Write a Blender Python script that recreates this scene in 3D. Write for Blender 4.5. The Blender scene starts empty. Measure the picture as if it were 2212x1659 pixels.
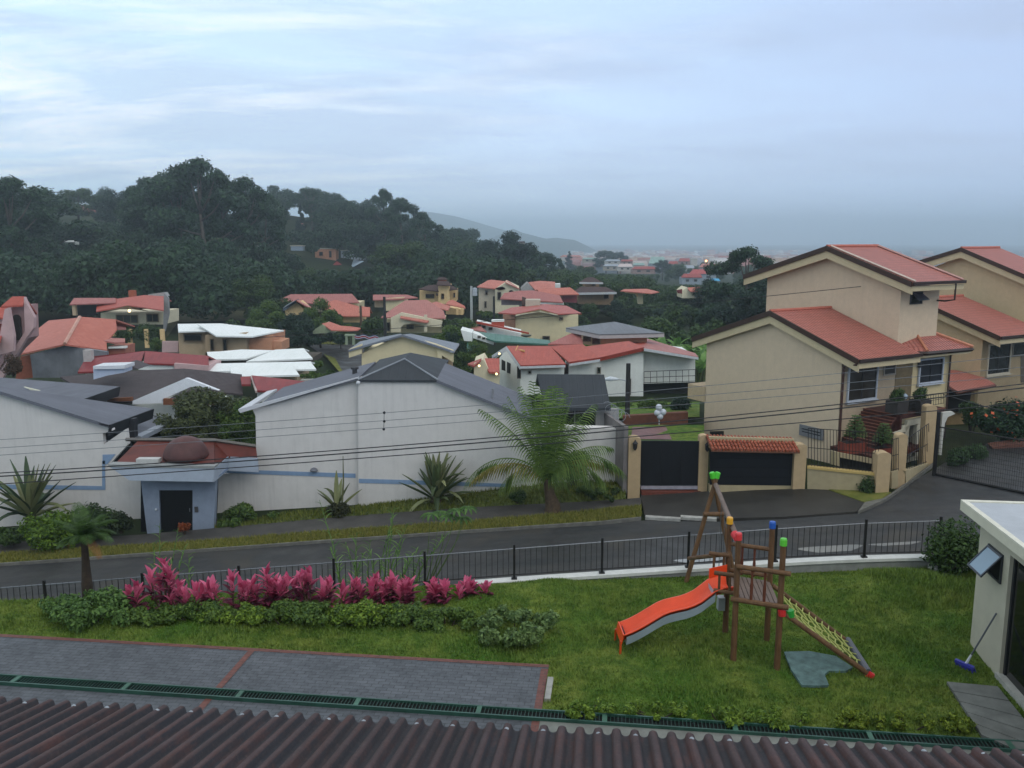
import bpy, bmesh, math, random
import numpy as np
from mathutils import Vector as V, Matrix
R = math.radians
random.seed(7)
rng = np.random.default_rng(11)
SC = bpy.context.scene
COL = SC.collection

# ------------------------------------------------------------------ camera geometry (survey of the place: eye 7.7 m above the lawn)
FPX, CX, CY = 1917.0, 1106.0, 829.5
PIT = R(9.5); CP, SP = math.cos(PIT), math.sin(PIT)
CAM = V((0, 0, 7.7))
def ray(x, y):
    a = (x-CX)/FPX; b = (CY-y)/FPX
    return V((a, CP+b*SP, -SP+b*CP))
def atY(x, y, Y):
    r = ray(x, y); return CAM + r*(Y/r.y)
def atZ(x, y, z):
    r = ray(x, y); return CAM + r*((z-CAM.z)/r.z)
def atPl(x, y, p0, n):
    r = ray(x, y); return CAM + r*((p0-CAM).dot(n)/r.dot(n))
def proj(p):
    d = p-CAM
    f = d.y*CP - d.z*SP; u = d.y*SP + d.z*CP
    return (CX+FPX*d.x/f, CY-FPX*u/f)
RN = V((-0.0615, 0, 1)).normalized(); RP0 = V((0, 0, -4.8))
def rz(X): return -4.8+0.0615*max(-60, min(60, X))
def rd(x, y): return atPl(x, y, RP0, RN)
class Wall:
    """a vertical plane through p0 running along the horizontal direction u; n points out of it"""
    def __init__(s, p0, u):
        s.p0 = V(p0); s.u = V((u[0], u[1], 0)).normalized(); s.n = V((s.u.y, -s.u.x, 0))
        if s.n.dot(CAM-s.p0) < 0: s.n = -s.n
    def hit(s, x, y): return atPl(x, y, s.p0, s.n)
    def off(s, d): return Wall(s.p0+s.n*d, s.u)
    def loc(s, p): return ((p-s.p0).dot(s.u), p.z)
    def pt(s, a, z, d=0): 
        q = s.p0+s.u*a+s.n*d; return V((q.x, q.y, z))
def flatY(Y): return Wall((0, Y, 0), (1, 0))
def along(p, d, x):
    """distance along direction d from p until the picture column x is reached"""
    lo, hi = 0.0, 60.0
    s0 = proj(p)[0] < x
    for _ in range(60):
        m = (lo+hi)/2
        if (proj(p+d*m)[0] < x) == s0: lo = m
        else: hi = m
    return lo
def ridge(x, y, E, m):
    """point seen at (x,y) that lies on the slope m rising away behind the eave point E"""
    r = ray(x, y)
    t = (E.z-CAM.z-m*E.y)/(r.z-m*r.y)
    return CAM+r*t
def zoom(x0, y0, w):
    k = w/2212/1.47559
    return lambda x, y: (x*k+x0/1.47559, y*k+y0/1.47559)
Z1 = zoom(0, 400, 816); Z2 = zoom(816, 500, 816); Z3 = zoom(1500, 600, 816); Z4 = zoom(2150, 700, 1114)
Z5 = zoom(0, 850, 816); Z6 = zoom(700, 1000, 816); Z7 = zoom(1400, 1000, 816); Z8 = zoom(0, 1350, 816)
Z9 = zoom(700, 1400, 1000); Z10 = zoom(1900, 1300, 1000); Z11 = zoom(1900, 1700, 1000)
Z13 = zoom(0, 1900, 1000); Z14 = zoom(1000, 1900, 1000); Z15 = zoom(300, 1650, 700); Z16 = zoom(2500, 1100, 764)
def Z12(x, y): k = 664/1162/1.47559; return (x*k+2600/1.47559, y*k+1500/1.47559)
def mp(Z, pts): return [Z(*p) for p in pts]

# ------------------------------------------------------------------ terrain
def sm(t): t = np.clip(t, 0, 1); return t*t*(3-2*t)
def far_ground(X, Y):
    g = np.interp(Y, [40, 60, 90, 130, 200, 400, 800, 1500, 6500], [-4.6, -5.6, -6.2, -6.6, -8.5, -13, -20, -32, -60])
    return g + 29*sm((Y-135)/250)*sm((45-X)/150)*(1-sm((Y-700)/900))
def y_edge(X): return 18.95+0.09*X
def ground_z(X, Y):
    X = np.asarray(X, float); Y = np.asarray(Y, float)
    Xc = np.clip(X, -60, 60)
    ye = y_edge(Xc); zr = -4.8+0.0615*Xc-0.06
    zf = -0.75+0.046*Xc
    z = np.full(np.broadcast(X, Y).shape, -0.25)
    z = np.where(Y > ye, -0.25+(zf+0.25)*np.clip((Y-ye)/0.3, 0, 1), z)
    z = np.where(Y > ye+0.6, zf+(zr-zf)*np.clip((Y-ye-0.6)/(28.5-ye-0.6), 0, 1), z)
    k = sm((Y-46)/24)
    z = np.where(Y > 40, zr*(1-k)+(far_ground(X, Y)-0.0)*k, z)
    return z
def gz(X, Y): return float(ground_z(X, Y))

# ------------------------------------------------------------------ objects
ORG = {}
def tag(o, label=None, cat=None, group=None, kind=None):
    if label: o['label'] = label
    if cat: o['category'] = cat
    if group: o['group'] = group
    if kind: o['kind'] = kind
    return o
def thing(name, label, cat, loc=(0, 0, 0), group=None):
    o = bpy.data.objects.new(name, None); COL.objects.link(o)
    o.empty_display_size = 0.3
    o.location = V(loc); ORG[o.name] = V(loc)
    return tag(o, label, cat, group)
class MB:
    def __init__(s): s.v = []; s.f = []
    def add(s, vs, fs):
        b = len(s.v); s.v += [V(p) for p in vs]; s.f += [tuple(i+b for i in f) for f in fs]; return s
    def poly(s, pts): return s.add(pts, [tuple(range(len(pts)))])
    def prism(s, pts, vec):
        n = len(pts); vec = V(vec)
        return s.add(list(pts)+[V(p)+vec for p in pts], [tuple(range(n)), tuple(range(2*n-1, n-1, -1))]+[(i, i+n, (i+1) % n+n, (i+1) % n) for i in range(n)])
    def hexa(s, a, u, v, w):
        a = V(a); u = V(u); v = V(v); w = V(w)
        return s.prism([a, a+u, a+u+v, a+v], w)
    def box(s, c, sx, sy, sz, yaw=0):
        """box standing on c (centre of its bottom)"""
        u = V((math.cos(yaw), math.sin(yaw), 0)); w = V((-u.y, u.x, 0))
        return s.hexa(V(c)-u*sx/2-w*sy/2, u*sx, w*sy, (0, 0, sz))
    def tube(s, p, q, r, r2=None, n=8): return s.path([p, q], [r, r if r2 is None else r2], n)
    def path(s, pts, rad, n=8, cap=True):
        pts = [V(p) for p in pts]; b = len(s.v)
        if not isinstance(rad, (list, tuple)): rad = [rad]*len(pts)
        prev = None
        for i, p in enumerate(pts):
            d = (pts[min(i+1, len(pts)-1)]-pts[max(i-1, 0)]).normalized()
            ref = V((0, 0, 1)) if abs(d.z) < 0.95 else V((1, 0, 0))
            if prev is not None: a = (prev-d*prev.dot(d)).normalized()
            else: a = d.cross(ref).normalized()
            prev = a; c = d.cross(a)
            for k in range(n):
                t = 2*math.pi*k/n
                s.v.append(p+(a*math.cos(t)+c*math.sin(t))*rad[i])
        m = len(pts)
        for i in range(m-1):
            for k in range(n):
                s.f.append((b+i*n+k, b+i*n+(k+1) % n, b+(i+1)*n+(k+1) % n, b+(i+1)*n+k))
        if cap:
            s.f.append(tuple(b+k for k in range(n-1, -1, -1))); s.f.append(tuple(b+(m-1)*n+k for k in range(n)))
        return s
    def lathe(s, c, prof, n=12):
        """prof: list of (radius, z above c)"""
        c = V(c); b = len(s.v)
        for r, z in prof:
            for k in range(n):
                t = 2*math.pi*k/n; s.v.append(c+V((r*math.cos(t), r*math.sin(t), z)))
        for i in range(len(prof)-1):
            for k in range(n): s.f.append((b+i*n+k, b+i*n+(k+1) % n, b+(i+1)*n+(k+1) % n, b+(i+1)*n+k))
        s.f.append(tuple(b+k for k in range(n-1, -1, -1))); s.f.append(tuple(b+(len(prof)-1)*n+k for k in range(n)))
        return s
    def ball(s, c, r, n=12, sq=1.0):
        return s.lathe(c, [(max(0.004, r*math.sin(math.pi*i/8)), -r*sq*math.cos(math.pi*i/8)) for i in range(9)], n)
def finish(me, normals=True, smooth=False, uv=True):
    if normals:
        bm = bmesh.new(); bm.from_mesh(me); bmesh.ops.recalc_face_normals(bm, faces=bm.faces[:]); bm.to_mesh(me); bm.free()
    if uv:
        lay = me.uv_layers.new(name='UVMap')
        for p in me.polygons:
            n = p.normal
            if abs(n.z) > 0.985: a, c = V((1, 0, 0)), V((0, 1, 0))
            else:
                a = V((0, 0, 1)).cross(n).normalized(); c = n.cross(a)
            for li in p.loop_indices:
                co = me.vertices[me.loops[li].vertex_index].co
                lay.data[li].uv = (co.dot(a), co.dot(c))
    if smooth:
        me.polygons.foreach_set('use_smooth', [True]*len(me.polygons))
def part(name, mb, mat, parent=None, label=None, smooth=False, normals=True, uv=True, bevel=0):
    org = ORG[parent.name] if parent is not None else (sum(mb.v, V())/len(mb.v))
    me = bpy.data.meshes.new(name)
    me.from_pydata([tuple(p-org) for p in mb.v], [], mb.f)
    me.materials.append(mat)
    finish(me, normals, smooth, uv)
    o = bpy.data.objects.new(name, me); COL.objects.link(o)
    ORG[o.name] = org
    if parent is not None: o.parent = parent
    else: o.location = org
    if label: o['label'] = label
    if bevel:
        b = o.modifiers.new('bevel', 'BEVEL'); b.width = bevel; b.segments = 2; b.limit_method = 'ANGLE'; b.angle_limit = R(40)
    return o
def single(name, mb, mat, label, cat, group=None, **k):
    return tag(part(name, mb, mat, None, **k), label, cat, group)
def setting(name, mb, mat, kind='structure', **k):
    return tag(part(name, mb, mat, None, **k), None, None, None, kind)
def npmesh(name, v, f, mat, smooth=False):
    me = bpy.data.meshes.new(name); k = f.shape[1]
    me.vertices.add(len(v)); me.vertices.foreach_set('co', np.ascontiguousarray(v, dtype=np.float32).ravel())
    me.loops.add(f.size); me.loops.foreach_set('vertex_index', np.ascontiguousarray(f, dtype=np.int32).ravel())
    me.polygons.add(len(f)); me.polygons.foreach_set('loop_start', np.arange(0, f.size, k, dtype=np.int32))
    me.update(calc_edges=True); me.validate()
    me.materials.append(mat)
    if smooth: me.polygons.foreach_set('use_smooth', np.ones(len(f), bool))
    return me
def npobj(name, me, parent=None, loc=(0, 0, 0)):
    o = bpy.data.objects.new(name, me); COL.objects.link(o)
    o.location = loc
    if parent is not None: o.parent = parent
    ORG[o.name] = V(loc)
    return o
def copy_tree(o, parent=None):
    c = o.copy(); COL.objects.link(c)
    if parent is not None: c.parent = parent
    for ch in list(o.children): copy_tree(ch, c)
    return c

# ------------------------------------------------------------------ materials
def lin(h):
    if not isinstance(h, str): return h
    o = []
    for i in (0, 2, 4):
        c = int(h[i:i+2], 16)/255
        o.append(c/12.92 if c <= 0.04045 else ((c+0.055)/1.055)**2.4)
    return tuple(o)
class NT:
    def __init__(s, name):
        s.m = bpy.data.materials.new(name); s.m.use_nodes = True
        s.t = s.m.node_tree; s.t.nodes.clear()
        s.out = s.n('ShaderNodeOutputMaterial'); s.b = s.n('ShaderNodeBsdfPrincipled')
        s.l(s.b.outputs[0], s.out.inputs[0])
    def n(s, k, **kw):
        n = s.t.nodes.new(k)
        for a, b in kw.items(): setattr(n, a, b)
        return n
    def l(s, a, b): s.t.links.new(a, b)
    def coord(s, which='Object', scale=(1, 1, 1), rot=(0, 0, 0)):
        c = s.n('ShaderNodeTexCoord'); m = s.n('ShaderNodeMapping')
        m.inputs['Scale'].default_value = scale; m.inputs['Rotation'].default_value = rot
        s.l(c.outputs[which], m.inputs[0]); return m.outputs[0]
    def noise(s, co, scale, detail=4, rough=0.6):
        n = s.n('ShaderNodeTexNoise'); n.inputs['Scale'].default_value = scale
        n.inputs['Detail'].default_value = detail; n.inputs['Roughness'].default_value = rough
        s.l(co, n.inputs['Vector']); return n.outputs['Fac']
    def ramp(s, fac, stops):
        r = s.n('ShaderNodeValToRGB'); e = r.color_ramp.elements
        while len(e) < len(stops): e.new(0.5)
        for i, (p, c) in enumerate(stops):
            e[i].position = p; e[i].color = (c, c, c, 1) if isinstance(c, (int, float)) else (*c, 1)
        s.l(fac, r.inputs[0]); return r.outputs[0]
    def mix(s, fac, a, b, mode='MIX'):
        m = s.n('ShaderNodeMix', data_type='RGBA', blend_type=mode)
        for sock, val in ((m.inputs[0], fac), (m.inputs[6], a), (m.inputs[7], b)):
            if hasattr(val, 'is_linked') or isinstance(val, bpy.types.NodeSocket): s.l(val, sock)
            elif isinstance(val, (int, float)): sock.default_value = val if sock == m.inputs[0] else (val, val, val, 1)
            else: sock.default_value = (*val, 1)
        return m.outputs[2]
    def math(s, op, a, b=0.0):
        m = s.n('ShaderNodeMath', operation=op)
        for i, val in enumerate((a, b)):
            if isinstance(val, bpy.types.NodeSocket): s.l(val, m.inputs[i])
            else: m.inputs[i].default_value = val
        return m.outputs[0]
    def bump(s, h, strength=0.3, dist=0.02):
        b = s.n('ShaderNodeBump'); b.inputs['Strength'].default_value = strength; b.inputs['Distance'].default_value = dist
        s.l(h, b.inputs['Height']); s.l(b.outputs[0], s.b.inputs['Normal'])
    def base(s, c):
        if isinstance(c, bpy.types.NodeSocket): s.l(c, s.b.inputs['Base Color'])
        else: s.b.inputs['Base Color'].default_value = (*c, 1)
    def rough(s, r, spec=0.4):
        if isinstance(r, bpy.types.NodeSocket): s.l(r, s.b.inputs['Roughness'])
        else: s.b.inputs['Roughness'].default_value = r
        s.b.inputs['Specular IOR Level'].default_value = spec
_mc = {}
def sc(c, k): return tuple(min(1.0, x*k) for x in c)
def plain(col, rough=0.7, var=0.12, scale=4, bump=0.0, spec=0.35, stain=0.0, metal=0.0, name=None):
    key = ('plain', col, rough, var, scale, bump, spec, stain, metal)
    if key in _mc: return _mc[key]
    c = lin(col); t = NT(name or 'paint')
    co = t.coord()
    f = t.noise(co, scale, 5)
    col_ = t.mix(t.ramp(f, [(0.3, 0.0), (0.7, 1.0)]), sc(c, 1-var), sc(c, 1+var))
    if stain:
        g = t.noise(t.coord(scale=(2.2, 2.2, 0.10)), 2.2, 7, 0.75)
        g2 = t.noise(co, 0.45, 3)
        k = t.math('MULTIPLY', t.ramp(g, [(0.48, 0.0), (0.75, 1.0)]), t.ramp(g2, [(0.35, 0.15), (0.7, 1.0)]))
        col_ = t.mix(t.math('MULTIPLY', k, stain), col_, tuple(x*0.5+0.01 for x in c))
    t.base(col_); t.rough(rough, spec); t.b.inputs['Metallic'].default_value = metal
    if bump: t.bump(t.noise(co, 60, 3), bump, 0.01)
    _mc[key] = t.m; return t.m
def tiles(col, col2, pu=0.24, pv=0.36, rough=0.6, dirt=0.35, name='roof_tiles', wave=True, far=False):
    """clay or metal-tile roof: channels running down the slope and course lines across it"""
    key = ('tiles', col, col2, pu, pv, rough, dirt, wave, far)
    if key in _mc: return _mc[key]
    a, b = lin(col), lin(col2); t = NT(name)
    uv = t.coord('UV')
    br = t.n('ShaderNodeTexBrick'); t.l(uv, br.inputs['Vector'])
    br.offset = 0.0; br.inputs['Scale'].default_value = 1
    br.inputs['Brick Width'].default_value = pu; br.inputs['Row Height'].default_value = pv; br.inputs['Mortar Size'].default_value = 0.018 if far else 0.03
    br.inputs['Color1'].default_value = (*a, 1); br.inputs['Color2'].default_value = (*b, 1); br.inputs['Mortar'].default_value = (*sc(a, 0.8 if far else 0.5), 1)
    d = t.noise(t.coord('UV', scale=(0.8, 0.25, 1)), 1.4, 6, 0.7)
    c = t.mix(t.math('MULTIPLY', t.ramp(d, [(0.42, 0.0), (0.72, 1.0)]), dirt), br.outputs['Color'], sc(a, 0.45))
    p = t.noise(uv, 0.5, 3)
    c = t.mix(t.ramp(p, [(0.3, 0.0), (0.7, 0.45)]), c, b)
    t.base(c); t.rough(rough, 0.4)
    s = t.n('ShaderNodeSeparateXYZ'); t.l(uv, s.inputs[0])
    su = t.math('SINE', t.math('MULTIPLY', s.outputs[0], 2*math.pi/pu))
    fv = t.math('FRACT', t.math('DIVIDE', s.outputs[1], pv))
    t.bump(t.math('ADD', t.math('MULTIPLY', su, 0.6), t.math('MULTIPLY', fv, -0.9)), 0.25 if far else 0.8, 0.02 if far else 0.035)
    _mc[key] = t.m; return t.m
def sheet(col, pu=0.25, rough=0.45, dirt=0.4, name='sheet_roof'):
    """ribbed or membrane sheet roofing"""
    key = ('sheet', col, pu, rough, dirt)
    if key in _mc: return _mc[key]
    a = lin(col); t = NT(name); uv = t.coord('UV')
    d = t.noise(t.coord('UV', scale=(1.2, 0.2, 1)), 1.2, 6, 0.7)
    e = t.noise(uv, 0.35, 4)
    c = t.mix(t.math('MULTIPLY', t.ramp(d, [(0.4, 0.0), (0.75, 1.0)]), dirt), a, sc(a, 0.5))
    c = t.mix(t.ramp(e, [(0.35, 0.0), (0.7, 0.35)]), c, sc(a, 1.5))
    t.base(c); t.rough(t.math('ADD', t.math('MULTIPLY', d, 0.35), rough-0.15), 0.5)
    s = t.n('ShaderNodeSeparateXYZ'); t.l(uv, s.inputs[0])
    fu = t.math('FRACT', t.math('DIVIDE', s.outputs[0], pu))
    t.bump(t.ramp(fu, [(0.0, 1.0), (0.12, 0.0), (0.88, 0.0), (1.0, 1.0)]), 0.5, 0.03)
    _mc[key] = t.m; return t.m
def glass(col='1a2026', rough=0.12):
    key = ('glass', col, rough)
    if key in _mc: return _mc[key]
    t = NT('window_glass'); co = t.coord()
    t.base(t.mix(t.noise(co, 1.5, 2), sc(lin(col), 0.6), sc(lin(col), 1.6))); t.rough(rough, 0.5)
    _mc[key] = t.m; return t.m
def glow(col, k):
    t = NT('lit_lamp'); t.base(lin(col)); t.b.inputs['Emission Color'].default_value = (*lin(col), 1); t.b.inputs['Emission Strength'].default_value = k
    return t.m
def leafmat(dark, light, name='foliage', rough=0.55, trans=0.25):
    key = ('leaf', dark, light, rough, trans)
    if key in _mc: return _mc[key]
    a, b = lin(dark), lin(light); t = NT(name)
    g = t.n('ShaderNodeNewGeometry')
    f = t.noise(t.coord(), 0.9, 3)
    k = t.math('ADD', t.math('MULTIPLY', g.outputs['Random Per Island'], 0.6), t.math('MULTIPLY', f, 0.5))
    c = t.mix(t.ramp(k, [(0.2, 0.0), (0.85, 1.0)]), a, b)
    t.base(c); t.rough(rough, 0.25)
    tr = t.n('ShaderNodeBsdfTranslucent'); t.l(c, tr.inputs[0])
    mx = t.n('ShaderNodeMixShader'); mx.inputs[0].default_value = trans
    t.l(t.b.outputs[0], mx.inputs[1]); t.l(tr.outputs[0], mx.inputs[2]); t.l(mx.outputs[0], t.out.inputs[0])
    _mc[key] = t.m; return t.m

# ------------------------------------------------------------------ building helpers
def slab(mb, pts, t=0.12): return mb.prism(pts, (0, 0, -t))
def window(parent, W, x0, y0, x1, y1, frame='c9c9c6', pane='14181c', fw=0.07, mull=1, trans=0, proud=0.06, sill=False, name='window', mullc=None):
    """window on wall W between two picture corners (upper left, lower right); its pane is a sub-part"""
    a0, z1 = W.loc(W.hit(x0, y0)); a1, z0 = W.loc(W.hit(x1, y1))
    if a0 > a1: a0, a1 = a1, a0
    if z0 > z1: z0, z1 = z1, z0
    m = MB(); n = W.n
    def bar(p, q, r, s): m.hexa(W.pt(p, r, 0.004), W.u*(q-p), V((0, 0, s-r)), n*proud)
    bar(a0, a1, z0, z0+fw); bar(a0, a1, z1-fw, z1); bar(a0, a0+fw, z0+fw, z1-fw); bar(a1-fw, a1, z0+fw, z1-fw)
    for i in range(mull):
        c = a0+(a1-a0)*(i+1)/(mull+1)
        if mullc is None: bar(c-fw*.3, c+fw*.3, z0+fw, z1-fw)
    for i in range(trans):
        c = z0+(z1-z0)*(i+1)/(trans+1); m.hexa(W.pt(a0+fw, c-fw*.25, 0.006), W.u*(a1-a0-2*fw), V((0, 0, fw*.5)), n*(proud*.8))
    o = part(name, m, plain(frame, 0.5, 0.05), parent)
    g = MB().hexa(W.pt(a0+fw*.5, z0+fw*.5, 0.003), W.u*(a1-a0-fw), V((0, 0, z1-z0-fw)), n*0.02)
    part('pane', g, glass(pane), o)
    if mullc:
        q = MB()
        for i in range(mull):
            c = a0+(a1-a0)*(i+1)/(mull+1); q.hexa(W.pt(c-.03, z0+fw, .024), W.u*.06, V((0, 0, z1-z0-2*fw)), n*.02)
        for p in (a0+fw, a1-fw-.04): q.hexa(W.pt(p, z0+fw, .024), W.u*.04, V((0, 0, z1-z0-2*fw)), n*.02)
        part('mullion', q, plain(mullc, .5), o)
    if sill:
        part('sill', MB().hexa(W.pt(a0-.06, z0-.09, 0.002), W.u*(a1-a0+.12), V((0, 0, .088)), n*(proud+.07)), plain(frame, 0.6, 0.06), o)
    return o
def wallpoly(parent, W, pts, depth, mat, name='wall', down=None):
    P = [W.hit(*p) for p in pts]
    return part(name, MB().prism(P, -W.n*depth), mat, parent)
def blockhouse(parent, W, x0, x1, ytop, zbot, depth, mat, name='wall'):
    a0, z1 = W.loc(W.hit(x0, ytop)); a1, _ = W.loc(W.hit(x1, ytop))
    m = MB().hexa(W.pt(min(a0, a1), zbot), W.u*abs(a1-a0), V((0, 0, z1-zbot)), -W.n*depth)
    return part(name, m, mat, parent)
# ------------------------------------------------------------------ camera, sky, sun
cam = bpy.data.cameras.new('camera'); cam.sensor_fit = 'HORIZONTAL'; cam.angle = 2*math.atan(CX/FPX)
cam.clip_end = 20000; cam.clip_start = 0.1
co_ = bpy.data.objects.new('camera', cam); COL.objects.link(co_); co_.location = CAM; co_.rotation_euler = (R(90)-PIT, 0, 0)
SC.camera = co_
SC.view_settings.view_transform = 'Standard'; SC.view_settings.look = 'None'; SC.view_settings.exposure = 0
SC.cycles.use_denoising = True; SC.cycles.max_bounces = 6; SC.cycles.diffuse_bounces = 2; SC.cycles.glossy_bounces = 2
SC.cycles.transmission_bounces = 2; SC.cycles.volume_bounces = 2; SC.cycles.use_adaptive_sampling = True; SC.cycles.adaptive_threshold = 0.02
SC.render.use_persistent_data = False

def make_world():
    w = bpy.data.worlds.new('World'); SC.world = w; w.use_nodes = True
    t = w.node_tree; t.nodes.clear()
    s = NT.__new__(NT); s.t = t
    out = s.n('ShaderNodeOutputWorld'); bg = s.n('ShaderNodeBackground'); s.l(bg.outputs[0], out.inputs[0])
    tc = s.n('ShaderNodeTexCoord'); sep = s.n('ShaderNodeSeparateXYZ'); s.l(tc.outputs['Generated'], sep.inputs[0])
    x, y, z = sep.outputs
    zc = s.math('MAXIMUM', z, 0.0)
    den = s.math('ADD', zc, 0.10)
    comb = s.n('ShaderNodeCombineXYZ')
    s.l(s.math('DIVIDE', x, den), comb.inputs[0]); s.l(s.math('DIVIDE', y, den), comb.inputs[1])
    def cl(scale, detail, sx, sy, rough=0.55, rot=0.0, off=0.0, dist=0.0):
        m = s.n('ShaderNodeMapping'); m.inputs['Scale'].default_value = (sx, sy, 1); m.inputs['Rotation'].default_value = (0, 0, rot); m.inputs['Location'].default_value = (off, off*.7, off)
        s.l(comb.outputs[0], m.inputs[0])
        n = s.n('ShaderNodeTexNoise'); n.inputs['Scale'].default_value = scale; n.inputs['Detail'].default_value = detail; n.inputs['Roughness'].default_value = rough
        n.inputs['Distortion'].default_value = dist
        s.l(m.outputs[0], n.inputs['Vector']); return n.outputs['Fac']
    big = cl(0.42, 6, 0.8, 1.3, 0.6, 0.25, 3.1, 0.5)
    mid = cl(1.1, 7, 0.75, 1.5, 0.62, 0.12, 7.7, 0.4)
    # cool lavender overcast, thinner and whiter to the upper left
    left = s.ramp(s.math('ADD', s.math('MULTIPLY', x, -0.95), s.math('MULTIPLY', zc, 1.3)), [(0.0, 0.0), (0.55, 1.0)])
    low = s.mix(s.ramp(x_ := s.math('ADD', s.math('MULTIPLY', x, 0.9), 0.5), [(0.1, (0.50, 0.63, 0.78)), (0.55, (0.47, 0.55, 0.70)), (1.0, (0.33, 0.42, 0.60))]), 0.0, 0.0)
    low = s.ramp(x_, [(0.05, (0.62, 0.81, 0.99)), (0.5, (0.62, 0.77, 0.97)), (0.95, (0.49, 0.65, 0.92))])
    hi = s.ramp(x_, [(0.05, (0.60, 0.82, 0.96)), (0.5, (0.50, 0.66, 0.88)), (0.95, (0.38, 0.49, 0.72))])
    basec = s.mix(s.ramp(zc, [(0.0, 0.0), (0.2, 1.0)]), low, hi)
    thick = s.ramp(big, [(0.36, 0.0), (0.66, 1.0)])
    basec = s.mix(s.math('MULTIPLY', thick, 0.6), basec, (0.40, 0.47, 0.62))
    wisps = s.math('MULTIPLY', s.ramp(mid, [(0.47, 0.0), (0.68, 1.0)]), s.math('MULTIPLY', left, 0.8))
    basec = s.mix(s.math('MULTIPLY', wisps, .95), basec, (0.92, 0.95, 0.98))
    dark = s.ramp(cl(0.7, 6, 0.7, 1.5, 0.6, 0.2, 12.3, 0.6), [(0.52, 0.0), (0.72, 1.0)])
    basec = s.mix(s.math('MULTIPLY', dark, 0.55), basec, (0.36, 0.43, 0.57))
    basec = s.mix(s.ramp(zc, [(0.0, 0.35), (0.04, 0.2), (0.11, 0.0)]), basec, s.ramp(x_, [(0.05, (0.40, 0.52, 0.64)), (0.95, (0.28, 0.37, 0.50))]))
    top = s.ramp(z, [(0.24, 0.0), (0.6, 1.0)])
    basec = s.mix(top, basec, (0.61, 0.65, 0.69))
    nis = s.n('ShaderNodeTexSky', sky_type='NISHITA'); nis.sun_disc = False
    nis.sun_elevation = R(42); nis.sun_rotation = R(148)
    nb = s.n('ShaderNodeBackground'); s.l(nis.outputs[0], nb.inputs[0]); nb.inputs[1].default_value = 0.05
    s.l(basec, bg.inputs[0]); bg.inputs[1].default_value = SKYK
    mx = s.n('ShaderNodeMixShader'); mx.inputs[0].default_value = 0.9
    s.l(nb.outputs[0], mx.inputs[1]); s.l(bg.outputs[0], mx.inputs[2]); s.l(mx.outputs[0], out.inputs[0])
SKYK = 1.52
make_world()
sun = bpy.data.lights.new('sun', 'SUN'); sun.energy = 0.7; sun.angle = R(40); sun.color = (1.0, 0.95, 0.88)
so = bpy.data.objects.new('sun', sun); COL.objects.link(so)
so.rotation_euler = V((-math.sin(R(32)), math.cos(R(32)), -math.tan(R(42)))).to_track_quat('-Z', 'Y').to_euler()

hz = MB().hexa((-6600, -300, -90), (13200, 0, 0), (0, 6900, 0), (0, 0, 188))
ho = setting('haze', hz, None, 'stuff')
hm = bpy.data.materials.new('haze_air'); hm.use_nodes = True; hm.node_tree.nodes.clear()
_o = hm.node_tree.nodes.new('ShaderNodeOutputMaterial'); _v = hm.node_tree.nodes.new('ShaderNodeVolumePrincipled')
_v.inputs['Color'].default_value = (0.80, 0.92, 1.0, 1); _v.inputs['Density'].default_value = 0.00055; _v.inputs['Anisotropy'].default_value = 0.6
hm.node_tree.links.new(_v.outputs[0], _o.inputs['Volume'])
ho.data.materials.clear(); ho.data.materials.append(hm); ho.display_type = 'WIRE'

# ------------------------------------------------------------------ ground sheet
def make_ground():
    xs = np.concatenate([-np.geomspace(6000, 60, 40), np.arange(-56, 57, 2.0), np.geomspace(60, 6000, 40)])
    ys = np.concatenate([[-200, -60, -20, 0, 6, 10, 14], np.arange(16, 22, .5), np.arange(22, 76, 2.0), np.geomspace(78, 900, 50), np.geomspace(960, 6400, 26)])
    X, Y = np.meshgrid(xs, ys); Z = ground_z(X, Y)
    Z = Z + np.where(Y > 60, 0.5*np.sin(X*.11+Y*.05)*np.sin(Y*.07), 0)
    n, m = X.shape
    v = np.stack([X, Y, Z], -1).reshape(-1, 3)
    i = np.arange(n*m).reshape(n, m)
    f = np.stack([i[:-1, :-1], i[:-1, 1:], i[1:, 1:], i[1:, :-1]], -1).reshape(-1, 4)
    t = NT('ground_soil_and_grass'); co = t.coord()
    a = t.noise(co, 0.05, 6, 0.65); b = t.noise(co, 0.9, 6)
    c = t.mix(t.ramp(a, [(0.35, 0.0), (0.65, 1.0)]), lin('22301b'), lin('383d22'))
    c = t.mix(t.ramp(b, [(0.35, 0.0), (0.75, 0.7)]), c, lin('1f2a17'))
    t.base(c); t.rough(0.9, 0.1)
    o = npobj('ground', npmesh('ground', v, f, t.m, True)); tag(o, kind='structure')
make_ground()

# ------------------------------------------------------------------ lawn terrace
farL, farR = atZ(*Z13(0, 268), 0.012), atZ(1186, 1436, 0.012)
EDIR = (farR-farL).normalized(); EPER = V((EDIR.y, -EDIR.x, 0))        # along the house; towards the camera
def lawn_h(X, Y):
    h = 0.05*np.sin(X*1.3+0.7)*np.sin(Y*1.1)+0.03*np.sin(X*3.1+Y*2.3)
    h = h+0.28*np.exp(-((X-8.6)**2/3.2+(Y-18.6)**2/0.9))+0.16*np.exp(-((X-0.9)**2/2+(Y-18.4)**2/.5))
    flat = np.clip((Y-14.2)/1.2, 0, 1)*np.where((X-farR.x)*EDIR.x+(Y-farR.y)*EDIR.y < .4, np.clip((-((X-farR.x)*EPER.x+(Y-farR.y)*EPER.y))/.8, 0, 1), 1)
    return h*flat*np.clip((y_edge(X)-Y)/.4, 0, 1)+0.0
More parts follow.
